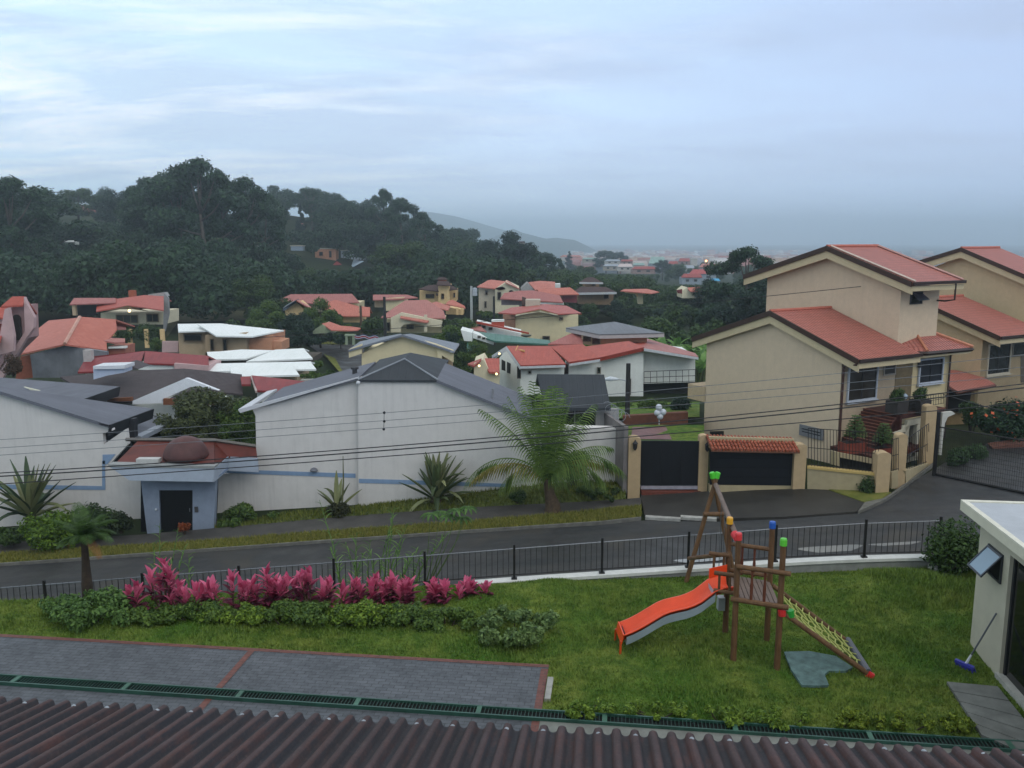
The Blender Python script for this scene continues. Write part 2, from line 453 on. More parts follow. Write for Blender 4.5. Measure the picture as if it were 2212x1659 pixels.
def grass_tex(t):
    co = t.coord()
    a = t.noise(co, 0.55, 5, 0.6); b = t.noise(co, 2.6, 5, 0.7); c = t.noise(co, 18, 4, 0.7)
    col = t.mix(t.ramp(a, [(0.36, 0.0), (0.62, 1.0)]), lin('3d661f'), lin('7e883f'))
    col = t.mix(t.ramp(b, [(0.42, 0.0), (0.62, 0.85)]), col, lin('264d16'))
    return t.mix(t.ramp(c, [(0.3, 0.0), (0.8, 0.5)]), col, lin('6b8238'))
def lawn_mat():
    t = NT('lawn_turf'); t.base(grass_tex(t)); t.rough(0.85, 0.1); t.bump(t.noise(t.coord(), 40, 4), 0.8, 0.05); return t.m
def blade_mat():
    t = NT('grass_blades'); c = grass_tex(t); g = t.n('ShaderNodeNewGeometry')
    c = t.mix(t.math('MULTIPLY', g.outputs['Random Per Island'], 0.55), c, lin('7f9446'))
    t.base(c); t.rough(0.6, 0.15)
    return t.m
LAWN = lawn_mat()
def make_lawn():
    xs = np.arange(-17, 14.01, .2)
    rows = 44
    V_ = []; 
    for j in range(rows+1):
        k = j/rows
        y0 = np.full_like(xs, 10.5); y1 = y_edge(xs)
        Y = y0+(y1-y0)*k; V_.append(np.stack([xs, Y, lawn_h(xs, Y)], -1))
    V_.append(np.stack([xs, y_edge(xs)+.05, np.full_like(xs, -1.2)], -1))
    v = np.array(V_); n, m = v.shape[:2]; i = np.arange(n*m).reshape(n, m)
    f = np.stack([i[:-1, :-1], i[:-1, 1:], i[1:, 1:], i[1:, :-1]], -1).reshape(-1, 4)
    tag(npobj('lawn', npmesh('lawn', v.reshape(-1, 3), f, LAWN, True)), kind='structure')
make_lawn()
# paved strip, drain, walk
def brickmat(c1, c2, mo, bw, bh, name, rough=0.75, rot=0.0):
    t = NT(name); uv = t.coord('UV', rot=(0, 0, rot)); br = t.n('ShaderNodeTexBrick'); t.l(uv, br.inputs[0])
    br.inputs['Scale'].default_value = 1; br.inputs['Brick Width'].default_value = bw; br.inputs['Row Height'].default_value = bh; br.inputs['Mortar Size'].default_value = 0.007
    br.inputs['Color1'].default_value = (*lin(c1), 1); br.inputs['Color2'].default_value = (*lin(c2), 1); br.inputs['Mortar'].default_value = (*lin(mo), 1)
    n = t.noise(uv, 1.2, 6, 0.7); n2 = t.noise(uv, 9, 4)
    c = t.mix(t.ramp(n, [(0.35, 0.0), (0.7, 0.5)]), br.outputs[0], lin(mo))
    c = t.mix(t.ramp(n2, [(0.35, 0.0), (0.75, 0.4)]), c, sc(lin(c1), 1.5))
    t.base(c); t.rough(t.math('ADD', t.math('MULTIPLY', n, 0.35), rough-0.2), 0.35); t.bump(br.outputs['Fac'], -0.6, 0.01); return t.m
PAVER = brickmat('5d6166', '4c5055', '34373a', 0.2, 0.1, 'grey_pavers', rot=-math.atan2(EDIR.y, EDIR.x))
REDB = brickmat('744a42', '643c35', '4a3e3a', 0.2, 0.1, 'red_brick_edging', rot=-math.atan2(EDIR.y, EDIR.x))
def strip(p, q, w, z, side=None):
    """flat strip from p to q of width w to one side"""
    d = (q-p).normalized(); s = V((d.y, -d.x, 0)) if side is None else side
    return [V((a.x, a.y, z)) for a in (p, q, q+s*w, p+s*w)]
L0 = farR-EDIR*22
setting('driveway', MB().poly([V((a.x, a.y, 0.010)) for a in (L0, farR, farR+EPER*6.5, L0+EPER*6.5)]), PAVER, normals=False)
bb = MB()
bb.poly(strip(L0, farR, .11, .016, EPER))
bb.poly(strip(farR+EPER*.16, farR+EPER*6.5, .13, .016, -EDIR))
cL = atZ(*Z13(1800, 380), .016); 
bb.poly(strip(V((cL.x, cL.y, 0))+EPER*0.02, V((cL.x, cL.y, 0))+EPER*6, .12, .020, -EDIR))
setting('brick_edging', bb, REDB, normals=False)
kb = MB().prism(strip(farR+EPER*.55+EDIR*.02, farR+EPER*1.3+EDIR*.02, .1, .0, EDIR), (0, 0, .07))
setting('kerb', kb, plain('96968f', .8, .2, 6))
# trench drain
dA, dB = atZ(*Z13(0, 562), 0.03), atZ(*Z12(1162, 1521), 0.03)
nA = atZ(*Z13(0, 622), 0.03)
dd = (dB-dA).normalized(); dp = V((dd.y, -dd.x, 0)); dw = (nA-dA).dot(dp)
x46 = atZ(*Z13(150, 572), 0.03); s0 = (x46-dA).dot(dd)
sB = (atZ(2174, 1603, 0.03)-dA).dot(dd); pitch = (sB-s0)/8
drain = thing('drain_grate', 'long green steel drain grate running between the paving and the brown roof edge', 'drain', dA+dd*9)
GREEN = plain('284d42', .45, .3, 3, spec=.5)
e0, e1 = s0-pitch*2, sB+pitch
fr = MB()
fr.hexa(dA+dd*e0+V((0, 0, -.04)), dd*(e1-e0), dp*.03, (0, 0, .085)); fr.hexa(dA+dd*e0+dp*(dw-.03)+V((0, 0, -.04)), dd*(e1-e0), dp*.03, (0, 0, .085))
part('frame', fr, GREEN, drain)
for i in range(-2, 10):
    p = dA+dd*(s0+pitch*i)
    part('cross_bar', MB().hexa(p-dd*.04+dp*.031+V((0, 0, .0)), dd*.08, dp*(dw-.062), (0, 0, .042)), plain('39614f', .45, .3, 3), drain)
gr = MB(); nb_ = int((e1-e0)/.06)
for i in range(nb_):
    p = dA+dd*(e0+i*.06); gr.hexa(p+dp*.031+V((0, 0, .012)), dd*.01, dp*(dw-.062), (0, 0, .022))
part('grating', gr, plain('183a31', .5, .3, 3), drain, uv=False)
part('channel', MB().hexa(dA+dd*e0+dp*.003+V((0, 0, .004)), dd*(e1-e0), dp*(dw-.006), (0, 0, -.02)), plain('0c1210', .9), drain)
# concrete strip on the house side of the drain
cs = dA+dp*(dw+.01)
setting('path', MB().poly([V((a.x, a.y, .0235)) for a in (farR+EDIR*0+EPER*((cs-farR).dot(EPER)), cs+dd*(e1+3), cs+dd*(e1+3)+dp*5, farR+EPER*6.4)]), plain('73756f', .8, .25, 3, .3), normals=False)
wp = [Z12(730, 1190), Z12(1012, 1216), Z12(1165, 1395), Z12(1400, 1700), Z12(1040, 1680), Z12(925, 1490)]
walk = [atZ(x, y, 0.02) for x, y in wp]
wm = MB()
a0, a1, b0, b1 = walk[0], walk[5], walk[1], walk[3]
for i in range(5):
    k0, k1 = i/5+.006, (i+1)/5-.006
    wm.prism([a0.lerp(a1, k0), b0.lerp(b1, k0), b0.lerp(b1, k1), a0.lerp(a1, k1)], (0, 0, .05))
setting('walkway', wm, plain('6f716c', .8, .3, 2.5, .3))
# teal pad on the lawn
mt = MB().prism([atZ(x, y, .01) for x, y in (Z11(1325, 850), Z11(1500, 845), Z11(1690, 880), Z11(1810, 960), Z11(1760, 985), Z11(1640, 985), Z11(1610, 1010), Z11(1640, 1085), Z11(1560, 1090), Z11(1450, 1085), Z11(1375, 975))], (0, 0, .045))
single('ground_pad', mt, plain('566f6c', .7, .45, 5, .5), 'pale teal pad set in the grass under the climbing net', 'pad')

# ------------------------------------------------------------------ own roof in the foreground
E0 = atZ(720, 1550, 2.9)
re, rb = V((math.cos(R(5.5)), -math.sin(R(5.5)), 0)), V((-math.sin(R(5.5)), -math.cos(R(5.5)), math.tan(R(13))))
def roof_sheet_mat():
    t = NT('weathered_roof_sheet'); uv = t.coord('Object', rot=(0, 0, R(5.5)))
    s = t.n('ShaderNodeMapping'); s.inputs['Scale'].default_value = (1, .02, .02); t.l(uv, s.inputs[0])
    n1 = t.noise(s.outputs[0], 5.5, 4, 0.7)
    s2 = t.n('ShaderNodeMapping'); s2.inputs['Scale'].default_value = (1, .12, .12); t.l(uv, s2.inputs[0])
    n2 = t.noise(s2.outputs[0], 9, 6, 0.75); n3 = t.noise(uv, 1.1, 6, .7); n4 = t.noise(uv, 22, 5, .75)
    sx = t.n('ShaderNodeSeparateXYZ'); t.l(uv, sx.inputs[0]); wv = t.math('COSINE', t.math('ADD', t.math('MULTIPLY', sx.outputs[0], 2*math.pi/.1775), t.math('MULTIPLY', n2, .8)))
    c = t.mix(t.ramp(wv, [(0.0, 0.0), (0.6, 1.0)]), lin('2d2f35'), lin('4c3b3b')); c = t.mix(t.math('MULTIPLY', t.ramp(wv, [(.0, 0.0), (.25, 1.0), (.5, 0.0)]), .6), c, lin('4e2a1c'))
    c = t.mix(t.math('MULTIPLY', t.ramp(n1, [(0.35, 0.0), (0.65, 1.0)]), .5), c, lin('3a3536'))
    c = t.mix(t.ramp(n2, [(0.5, 0.0), (0.74, 0.75)]), c, lin('643d33'))
    c = t.mix(t.ramp(n3, [(0.4, 0.0), (0.75, 0.6)]), c, lin('302c2c'))
    c = t.mix(t.ramp(n4, [(0.5, 0.0), (0.8, 0.45)]), c, lin('6a5852'))
    t.base(c); t.rough(t.math('ADD', t.math('MULTIPLY', n3, .3), .55), .25); t.bump(n4, .25, .01); return t.m
roof = thing('corrugated_roof', 'brown corrugated sheet roof across the bottom of the view', 'roof', E0)
PP = .1775
us = np.arange(-11.5, 9.5, PP/12)
ss = np.array([0, .02, .4, .8, 1.2, 1.8, 2.4, 3.2, 4.2, 5.5])
rn = re.cross(rb).normalized(); rn = rn if rn.z > 0 else -rn
ph = us/PP*2*math.pi
wob = 0.004*np.sin(us*3.3)
prof = .036*np.sign(np.cos(ph))*np.abs(np.cos(ph))**.42+wob
sheetno = np.floor(us/(PP*5)); prof = prof+.006*(np.mod(sheetno, 2))
gv = np.array([[E0*0+re*float(u)+rb*float(s)+rn*float(p) for u, p in zip(us, prof)] for s in ss])
n, m = gv.shape[:2]; gi = np.arange(n*m).reshape(n, m)
gf = np.stack([gi[:-1, :-1], gi[:-1, 1:], gi[1:, 1:], gi[1:, :-1]], -1).reshape(-1, 4)
low = gv-np.array(rn)*.008; 
allv = np.concatenate([gv.reshape(-1, 3), low.reshape(-1, 3)])
edge = np.stack([gi[0, 1:], gi[0, :-1], gi[0, :-1]+n*m, gi[0, 1:]+n*m], -1)
gf = np.concatenate([gf, gf[:, ::-1]+n*m, edge])
npobj('roof_sheet', npmesh('roof_sheet', allv, gf, roof_sheet_mat(), True), roof)
SCREW = plain('8f969c', .45, .2, 5)
def screw_at(k, s):
    p = E0+re*(k*PP)+rb*s+rn*.03
    ml = MB().path([p-rn*.004, p+rn*.004, p+rn*.012, p+rn*.018], [.024, .024, .017, .006], 10)
    part('roof_screw', ml, SCREW, roof, smooth=True)
for k in range(-46, 48):
    if k % 5 in (0, 2): screw_at(k, .16)
hw = E0+V((0, 0, -.35))+rb.normalized()*.7
part('wall', MB().hexa((E0+rb*.75+re*-11.4+V((0, 0, -.2))), re*20.6, V((-math.sin(R(5.5))*.2, -math.cos(R(5.5))*.2, 0)), (0, 0, -2.8)), plain('a39b8c', .85, .1, 3, stain=.3), roof)
part('eave_board', MB().hexa((E0+rb*.3+re*-11.4+V((0, 0, -.12))), re*20.6, V((-.003, -.03, 0)), (0, 0, -.16)), plain('4a4038', .7), roof)
# ------------------------------------------------------------------ playground tower
def logmat(col, col2, name='treated_log'):
    t = NT(name); co = t.coord(scale=(1, 1, .12))
    a = t.noise(co, 14, 5, .7); b = t.noise(t.coord(), 2.2, 4)
    c = t.mix(t.ramp(a, [(0.3, 0.0), (0.7, 1.0)]), lin(col), lin(col2)); c = t.mix(t.ramp(b, [(.4, 0), (.8, .6)]), c, sc(lin(col), .6))
    t.base(c); t.rough(.65, .35); t.bump(a, .3, .01); return t.m
LOG = logmat('553c27', '79593a'); LOGG = logmat('6a5a50', '7d6c62', 'weathered_log')
PF = lambda x, y: atZ(*Z11(x, y), 0.0)
FL, FR_, BL, BR = PF(967, 893), PF(1275, 948), PF(910, 700), PF(1203, 752)
pg = thing('playground_set', 'wooden playground tower with orange slide, swing beam and yellow climbing net', 'playground', (FL+FR_+BL+BR)/4)
def cap(c, col, r=.062, h=.13):
    return MB().lathe(c, [(r, 0), (r, h*.8), (r*.86, h), (.01, h+.004)], 14), plain(col, .4, .06, 4, spec=.5)
TOPS = []
for b, h, col in ((FL, 2.33, 'd23a3c'), (FR_, 2.33, '5ec23a'), (BL, 2.25, 'e0a52c'), (BR, 2.27, '2459b0')):
    p = part('post', MB().path([b-V((0, 0, .1)), b+V((0, 0, 1.2)), b+V((0, 0, h))], [.058, .055, .052], 12), LOG, pg, smooth=False)
    m, k = cap(b+V((0, 0, h-.02)), col); part('post_cap', m, k, p)
ux = (FR_-FL).normalized(); uy = (BL-FL).normalized()
DZ = 1.22
Z = lambda p, z: V((p.x, p.y, z))
dk = MB(); n = 9
for i in range(n):
    k0, k1 = i/n+.008, (i+1)/n-.008
    a, b = FL.lerp(FR_, k0), BL.lerp(BR, k0); c, d = BL.lerp(BR, k1), FL.lerp(FR_, k1)
    dk.prism([Z(a, DZ-.02), Z(b, DZ-.02), Z(c, DZ-.02), Z(d, DZ-.02)], (0, 0, -.04))
part('deck', dk, LOGG, pg)
def rail(p, q, r=.042, mat=None, name='rail'): return part(name, MB().tube(p, q, r, n=10), mat or LOG, pg)
ex = ux*.1; fo = -uy*.07
rail(Z(FL, 1.20)-ex+fo, Z(FR_, 1.20)+ex*1.3+fo, .048); rail(Z(FL, 1.83)-ex*.3+fo, Z(FR_, 1.83)+ex*1.4+fo, .045)
rail(Z(BL, 1.83), Z(BR, 1.83), .042); rail(Z(BL, 1.3), Z(BR, 1.3), .042)
for p, q in ((FL, FR_), (BL, BR)):
    for k in (.33, .62):
        c = p.lerp(q, k) + (fo*.9 if p is FL else V())
        part('baluster', MB().path([Z(c, 1.24), Z(c, 1.5), Z(c, 1.6), Z(c, 1.82)], [.026, .03, .02, .026], 8), logmat('5a2f20', '6c3d2a', 'red_turned_wood'), pg)
# side rails of the slide opening
lo = -ux*.38
for s_, z in ((FL, 1.22), (FL, 1.56), (BL, 1.62)):
    q = s_+uy*(.18 if s_ is FL else -.1)
    rail(Z(q, z), Z(q, z)+lo, .04)
for k in (.25, .75):
    c = FL+uy*.18+lo*k; part('baluster', MB().tube(Z(c, 1.24), Z(c, 1.56), .024), LOG, pg)
    c = BL-uy*.1+lo*k; part('baluster', MB().tube(Z(c, 1.2), Z(c, 1.62), .024), LOG, pg)
# swing frame
apex = V((4.52, y_edge(4.5)-.15+.3, 2.2)); 
g1 = atZ(*Z10(632, 1218), 0.0); g2 = V((5.08, g1.y+.05, 0))
apex = V(((g1.x+g2.x)/2+.02, g1.y+.12, 2.22))
for g, sgn in ((g1, 1), (g2, -1)):
    top = apex+V((sgn*.09, 0, .16)); top = apex+(apex-g).normalized()*.2
    p = part('swing_leg', MB().path([g-V((0, 0, .08)), top], [.055, .05], 12), LOG, pg)
    ctop = top; d = (top-g).normalized()
    part('post_cap', MB().path([ctop-d*.06, ctop+d*.07, ctop+d*.085], [.062, .062, .045], 14), plain('4fbf35', .4, .06), p)
bm0 = Z(FL.lerp(BL, .55), 2.16)+ux*.06
beam = rail(apex-V((0, .2, .0))+(apex-bm0).normalized()*.15, bm0, .05, LOGG, 'swing_beam')
part('post_cap', MB().path([bm0+V((-.02, .09, .02)), bm0+V((.01, -.07, -.02))], [.075, .075], 12), plain('c8323a', .4, .06), beam)
k = .3; rail(g1.lerp(apex, 1-k)-V((.07, .06, 0)), g2.lerp(apex, 1-k)+V((.07, -.06, 0)), .05)
rail(atY(*Z10(655, 1062), g1.y-.06), Z(BL, 1.66)-uy*.1, .045, LOG, 'brace_log')
for k in (.36, .52):
    p = apex.lerp(bm0, k) - V((0, 0, .06))
    part('swing_chain', MB().tube(p, p-V((0, 0, 1.55)), .008, n=6), plain('6c7075', .4, metal=.6), pg)
pa, pb = [apex.lerp(bm0, k)-V((0, 0, 1.62)) for k in (.36, .52)]
part('swing_seat', MB().hexa(pa-V((.09, 0, 0)), pb-pa, (.18, 0, 0), (0, 0, .03)), plain('20242a', .5), pg)
# slide
YN, YF = FL.y+.3, FL.y+.8
near = [Z11(*p) for p in ((972, 372), (905, 378), (842, 400), (790, 440), (740, 478), (690, 502), (640, 520), (580, 533), (520, 548), (475, 566), (430, 592), (380, 622), (330, 652), (290, 673), (250, 692), (215, 705), (190, 716))]
Nn = [atY(x, y, YN) for x, y in near]
Ff = [p+V((-.03, YF-YN, 0)) for p in Nn]
def cross(a, b):
    w = (b-a); lip = .04; hgt = .15
    return [a+V((0, -lip, -.02)), a+V((0, -lip, .0)), a, a+w*.12-V((0, 0, hgt*.9)), a+w*.35-V((0, 0, hgt)), a+w*.65-V((0, 0, hgt)), a+w*.88-V((0, 0, hgt*.9)), b, b+V((0, lip, 0)), b+V((0, lip, -.02))]
sec = [cross(a, b) for a, b in zip(Nn, Ff)]
m = MB(); K = len(sec[0]); m.v = [p for s_ in sec for p in s_]
m.f = [(i*K+j, i*K+j+1, (i+1)*K+j+1, (i+1)*K+j) for i in range(len(sec)-1) for j in range(K-1)]
tip = MB()
ORANGE = plain('e0481a', .35, .08, 3, spec=.5)
ch = part('slide_chute', m, ORANGE, pg, smooth=True, normals=False)
sl = ch.modifiers.new('thickness', 'SOLIDIFY'); sl.thickness = .012
um = MB(); U = [[s_[0]+V((0, -.012, -.03)), s_[0]+V((0, .04, -.21)), s_[-1]+V((0, -.04, -.21)), s_[-1]+V((0, .012, -.03))] for s_ in sec[2:-1]]
um.v = [p for u_ in U for p in u_]
um.f = [(i*4+j, i*4+j+1, i*4+j+5, i*4+j+4) for i in range(len(U)-1) for j in range(3)]+[(0, 1, 2, 3), tuple(len(U)*4-4+j for j in range(4))]
part('slide_underside', um, plain('9fabb5', .4, .1, 3), pg, smooth=False)
e = sec[-1]
part('slide_end', MB().prism([e[1]+V((-.0, 0, .02)), e[8]+V((0, 0, .02)), e[8]+V((-.04, 0, -.16)), e[1]+V((-.04, 0, -.16))], (.02, 0, 0)), ORANGE, pg)
for q in (e[1], e[8]): part('slide_foot', MB().tube(q+V((-.04, .03 if q is e[1] else -.03, -.12)), V((q.x-.05, q.y, -.05)), .022), plain('c04a1c', .4), pg)
for yy in (YF+.05,):
    q = [p for p in (Nn[0], Nn[2])]
    part('slide_side', MB().prism([V((q[0].x, yy, q[0].z-.02)), V((q[1].x, yy, q[1].z-.03)), V((q[1].x, yy, q[1].z+.2)), V((q[0].x, yy, q[0].z+.2))], (0, .02, 0)), ORANGE, pg)
# net climber
gn, gf_ = atZ(*Z11(1915, 1008), .0), atZ(*Z11(1772, 782), .0)
tn, tf = Z(FR_, 1.03)+ux*.02, Z(BR, 1.08)+ux*.02
tn = Z(FR_, 1.08)+ux*.06-uy*.06; tf = Z(BR, 1.12)+ux*.05
ln = part('climber_rail', MB().path([tn, gn+V((0, 0, .05))], [.045, .048], 10), LOG, pg); lf = part('climber_rail', MB().path([tf, gf_+V((0, 0, .05))], [.045, .048], 10), LOG, pg)
for col, p, q in (('d23030', gn+V((0, 0, .05)), (gn-tn).normalized()),): part('post_cap', MB().path([p-q*.02, p+q*.09], [.07, .07], 12), plain(col, .4), ln)
part('post_cap', MB().path([tn-V((.04, 0, -.06)), tn-V((.03, 0, .04))], [.07, .07], 10), plain('cf3434', .4), ln)
part('post_cap', MB().path([tn+V((.1, 0, .06)), tn+V((.12, 0, -.06))], [.07, .07], 10), plain('2f9a3a', .4), ln)
part('ground_beam', MB().tube(gf_+V((0, 0, .09)), gn+V((0, -.02, .09)), .06, n=10), plain('5d5f66', .6), pg)
net = MB(); NA = 5; NB = 11
P = lambda i, j: tn.lerp(gn+V((0, 0, .1)), .04+.93*j/NB).lerp(tf.lerp(gf_+V((0, 0, .1)), .04+.93*j/NB), i/NA)-V((0, 0, .06*math.sin(math.pi*i/NA)*math.sin(math.pi*j/NB)))
for i in range(1, NA): net.path([P(i+(.3 if (j % 2) else -.1), j) for j in range(NB+1)], .014, 5)
for j in range(1, NB): net.path([P(i, j+(.35 if i % 2 else -.2)) for i in range(NA+1)], .014, 5)
part('net', net, plain('a3a85e', .7, .2, 8), pg, uv=False)
for i, col in enumerate(('c9343a', '2f8f3a', '2450b0', 'c9343a', 'd69a2a', '2f8f3a', 'c9343a', '2f8f3a', '2450b0')):
    c = Z(FL.lerp(FR_, .1+.095*i), DZ-.13)+uy*.25
    part('play_bead', MB().ball(c, .05, 10), plain(col, .4, .05), pg, smooth=True)
part('bead_bar', MB().tube(Z(FL, DZ-.13)+uy*.25, Z(FR_, DZ-.13)+uy*.25, .012), plain('777a7e', .4), pg)
bq = atY(*Z11(880, 480), BL.y)
part('hung_bucket', MB().box(bq+V((0, 0, -.16)), .13, .16, .26), plain('9ea3a6', .5), pg)

# ------------------------------------------------------------------ fence on the low wall at the lawn edge
def fz(X): return .84+.047*X
def kz(X): return .03+(.034 if X > 0 else .047)*X
def fy(X): return y_edge(X)+.14-(.02*max(0, X-6)**2 if X > 6 else 0)
fence = thing('metal_fence', 'black metal picket fence along the far edge of the lawn', 'fence', (0, fy(0), -.3))
BLACK = plain('1d1c1c', .55, .2, 4, spec=.3)
px_ = [-14.2, -12.15, -10.1, -8.05, -6.0, -3.95, -1.95, .05, 2.05, 4.05, 6.1, 8.2, 9.9]
for X in px_:
    zb = kz(X); b = V((X, fy(X), zb))
    p = part('post', MB().box(b, .05, .05, fz(X)-zb), BLACK, fence)
    part('foot_plate', MB().box(b, .13, .1, .03), BLACK, p)
RAILM = plain('6c7074', .35, .15, 4, metal=.5)
for a, b in zip(px_[:-1], px_[1:]):
    A, B = V((a, fy(a), 0)), V((b, fy(b), 0))
    pm = MB(); L = (B-A).length; nn = int(L/.125)
    for i in range(1, nn):
        c = A.lerp(B, i/nn); X = c.x
        pm.box((c.x, c.y, kz(X)+.08), .011, .011, fz(X)-.08-kz(X)-.08)
    part('picket_panel', pm, BLACK, fence, uv=False)
    d = (B-A)
    m = MB(); 
    m.tube(V((a+.026, A.y, fz(a)-.1)), V((b-.026, B.y, fz(b)-.1)), .014, n=6)
    part('rail', m, RAILM, fence)
    part('rail', MB().tube(V((a+.026, A.y, kz(a)+.1)), V((b-.026, B.y, kz(b)+.1)), .014, n=6), BLACK, fence)
lw = MB(); xs = [-.9]+[i*.5 for i in range(-1, 22)]
top = [V((X, fy(X), kz(X)-.004)) for X in xs]
wall_ = thing('garden_wall', 'low white topped concrete wall carrying the black picket fence', 'wall', top[8])
for nm, mat, z0, z1, w in (('wall_body', plain('8f918c', .85, .2, 4, .3, stain=.5), -2.2, -.071, .09), ('coping', plain('d2d2cc', .75, .1, 5, .2), -.07, 0, .13)):
    m = MB(); n = len(top)
    for p in top:
        m.v += [p+V((0, -w, z1)), p+V((0, w, z1)), p+V((0, w, z0)), p+V((0, -w, z0))]
    for i in range(n-1):
        for j in range(4): m.f.append((i*4+j, i*4+(j+1) % 4, (i+1)*4+(j+1) % 4, (i+1)*4+j))
    m.f += [(0, 1, 2, 3), tuple(4*n-4+j for j in range(4))]
    part(nm, m, mat, wall_)
sb = atZ(*Z12(735, 565), .1)
single('concrete_block', MB().box((sb.x, sb.y, -.05), .75, .35, .3, .1), plain('c6c6c0', .8, .25, 6), 'white concrete block under the bush at the right end of the fence', 'block')

# ------------------------------------------------------------------ garden hut at the right
hutA, hutB = atZ(*Z12(860, 975), 0), atZ(*Z12(1020, 1160), 0)
hd = V(((hutB-hutA).x, (hutB-hutA).y, 0)).normalized(); HW = Wall(hutA, hd)
hut = thing('garden_hut', 'small cream hut with a flat roof and open tilted window', 'hut', hutA)
CREAM = plain('b9b5a2', .8, .06, 3, .2, stain=.15)
inn = -HW.n
L1 = (hutB-hutA).dot(hd)
wl = MB()
HZ = 2.58
wl.hexa(HW.pt(0, -.1), hd*L1, V((0, 0, HZ+.1)), inn*.15)
wl.hexa(HW.pt(0, -.1)+inn*.151, inn*4.5, V((0, 0, HZ+.1)), hd*.15)
wl.hexa(HW.pt(L1+2.2, -.1), hd*1.5, V((0, 0, HZ+.1)), inn*.15)
wl.hexa(HW.pt(L1+.001, HZ-.3), hd*2.198, V((0, 0, .3)), inn*.15)
part('wall', wl, CREAM, hut)
part('floor', MB().hexa(HW.pt(.2, .02)+inn*.2, hd*5, inn*4, (0, 0, .04)), plain('5b5a55', .8), hut)
part('back_wall', MB().hexa(HW.pt(0.16, -.1)+inn*4.4, hd*5, inn*.15, (0, 0, HZ+.1)), plain('57544c', .9), hut)
dr = part('door_opening', MB().hexa(HW.pt(L1+.002, .0)+inn*.06, hd*.07, V((0, 0, HZ-.3)), inn*.06), plain('24262a', .4), hut)
part('door_pane', MB().hexa(HW.pt(L1+.08, .05)+inn*.08, hd*2.1, V((0, 0, HZ-.38)), inn*.02), glass('0c0f12', .08), dr)
part('plinth', MB().hexa(HW.pt(L1-.05, 0, .05), hd*3.8, V((0, 0, .1)), inn*.2), plain('a7a79f', .8, .2, 5), hut)
rc = atZ(*Z12(805, 212), HZ+.02); re_ = HW.loc(rc)[0]; ov = (rc-HW.p0).dot(HW.n)
q0 = HW.pt(re_, HZ+.0, ov)
rs = part('roof', MB().hexa(q0, hd*7, inn*7, (0, 0, .17)), plain('cfccb8', .7, .06, 3), hut)
part('roof_deck', MB().hexa(q0+V((0, 0, .171))+hd*.12+inn*.12, hd*6.8, inn*6.8, (0, 0, .012)), plain('aeb2b6', .6, .1, 2), rs)
pr = MB(); 
for a, b, c, d in ((q0, hd*7, inn*.1, .02), (q0+inn*.1, hd*.1, inn*6.9, .02)): pr.hexa(a+V((0, 0, .171)), b, c, (0, 0, .028))
part('roof_rim', pr, plain('d8d5c4', .6), rs)
# top hung window standing open
wq = [HW.hit(*Z12(*p)) for p in ((972, 408), (1052, 472), (1036, 636), (955, 560))]
aa = [HW.loc(p)[0] for p in wq]; a0, a1 = (aa[0]+aa[3])/2, (aa[1]+aa[2])/2; z1 = (wq[0].z+wq[1].z)/2; z0 = (wq[2].z+wq[3].z)/2
win = MB()
for a, b, c, d in ((a0, a1, z0, z0+.04), (a0, a1, z1-.04, z1), (a0, a0+.04, z0+.04, z1-.04), (a1-.04, a1, z0+.04, z1-.04)): win.hexa(HW.pt(a, c, .003), hd*(b-a), V((0, 0, d-c)), HW.n*.03)
wo = part('window', win, plain('30343a', .4), hut)
part('opening', MB().hexa(HW.pt(a0+.04, z0+.04, .002), hd*(a1-a0-.08), V((0, 0, z1-z0-.08)), HW.n*.006), plain('101214', .9), wo)
hg = V((0, 0, -(z1-z0)*.74))+HW.n*(z1-z0)*.62
sa = MB(); o_ = HW.pt(a0, z1-.02, .035); w_ = hd*(a1-a0)
fn = hd.cross(hg).normalized()*.025
def sb_(p, u, v): sa.hexa(p, u, v, fn)
sb_(o_, w_, hg*.07); sb_(o_+hg*.93, w_, hg*.07); sb_(o_+hg*.07, w_*.06, hg*.86); sb_(o_+hg*.07+w_*.94, w_*.06, hg*.86)
sh = part('sash', sa, plain('2c3036', .4), wo)
tp = NT('pane_glass'); tp.base(lin('7d95a6')); tp.rough(.15, .6)
part('pane', MB().hexa(o_+hg*.06+w_*.05+fn*.4, hg*.88, w_*.9, fn*.2), tp.m, wo)
# broom leaning against the hut
bh = atZ(*Z12(830, 1092), .06); bt = HW.hit(*Z12(1018, 796))+HW.n*.03
broom = thing('broom', 'purple push broom with grey handle leaning on the cream hut', 'broom', bh)
dv = (bt-bh).normalized()
part('handle', MB().tube(bh+dv*.22, bt, .016, n=8), plain('60646a', .4, metal=.3), broom)
part('ferrule', MB().path([bh+dv*.04, bh+dv*.25], [.028, .02], 8), plain('c9cccf', .4), broom)
hx = V((dv.y, -dv.x, 0)).normalized(); hx = V((.5, -.86, 0))
bm_ = MB()
for i in range(26):
    c = bh+hx*(-.16+.32*(i % 13)/12)+V((.03*(i//13), .02*(i//13), 0)); bm_.path([c+V((0, 0, .02)), c+V((random.uniform(-.03, .03), random.uniform(-.04, .02), -.07))], [.018, .013], 5)
part('bristles', bm_, plain('3a3a96', .6, .25, 9), broom, uv=False)
part('head', MB().hexa(bh-hx*.18+V((-.03, -.03, .02)), hx*.36, V((.05, .05, 0)), (0, 0, .05)), plain('3b3f9c', .5), broom)
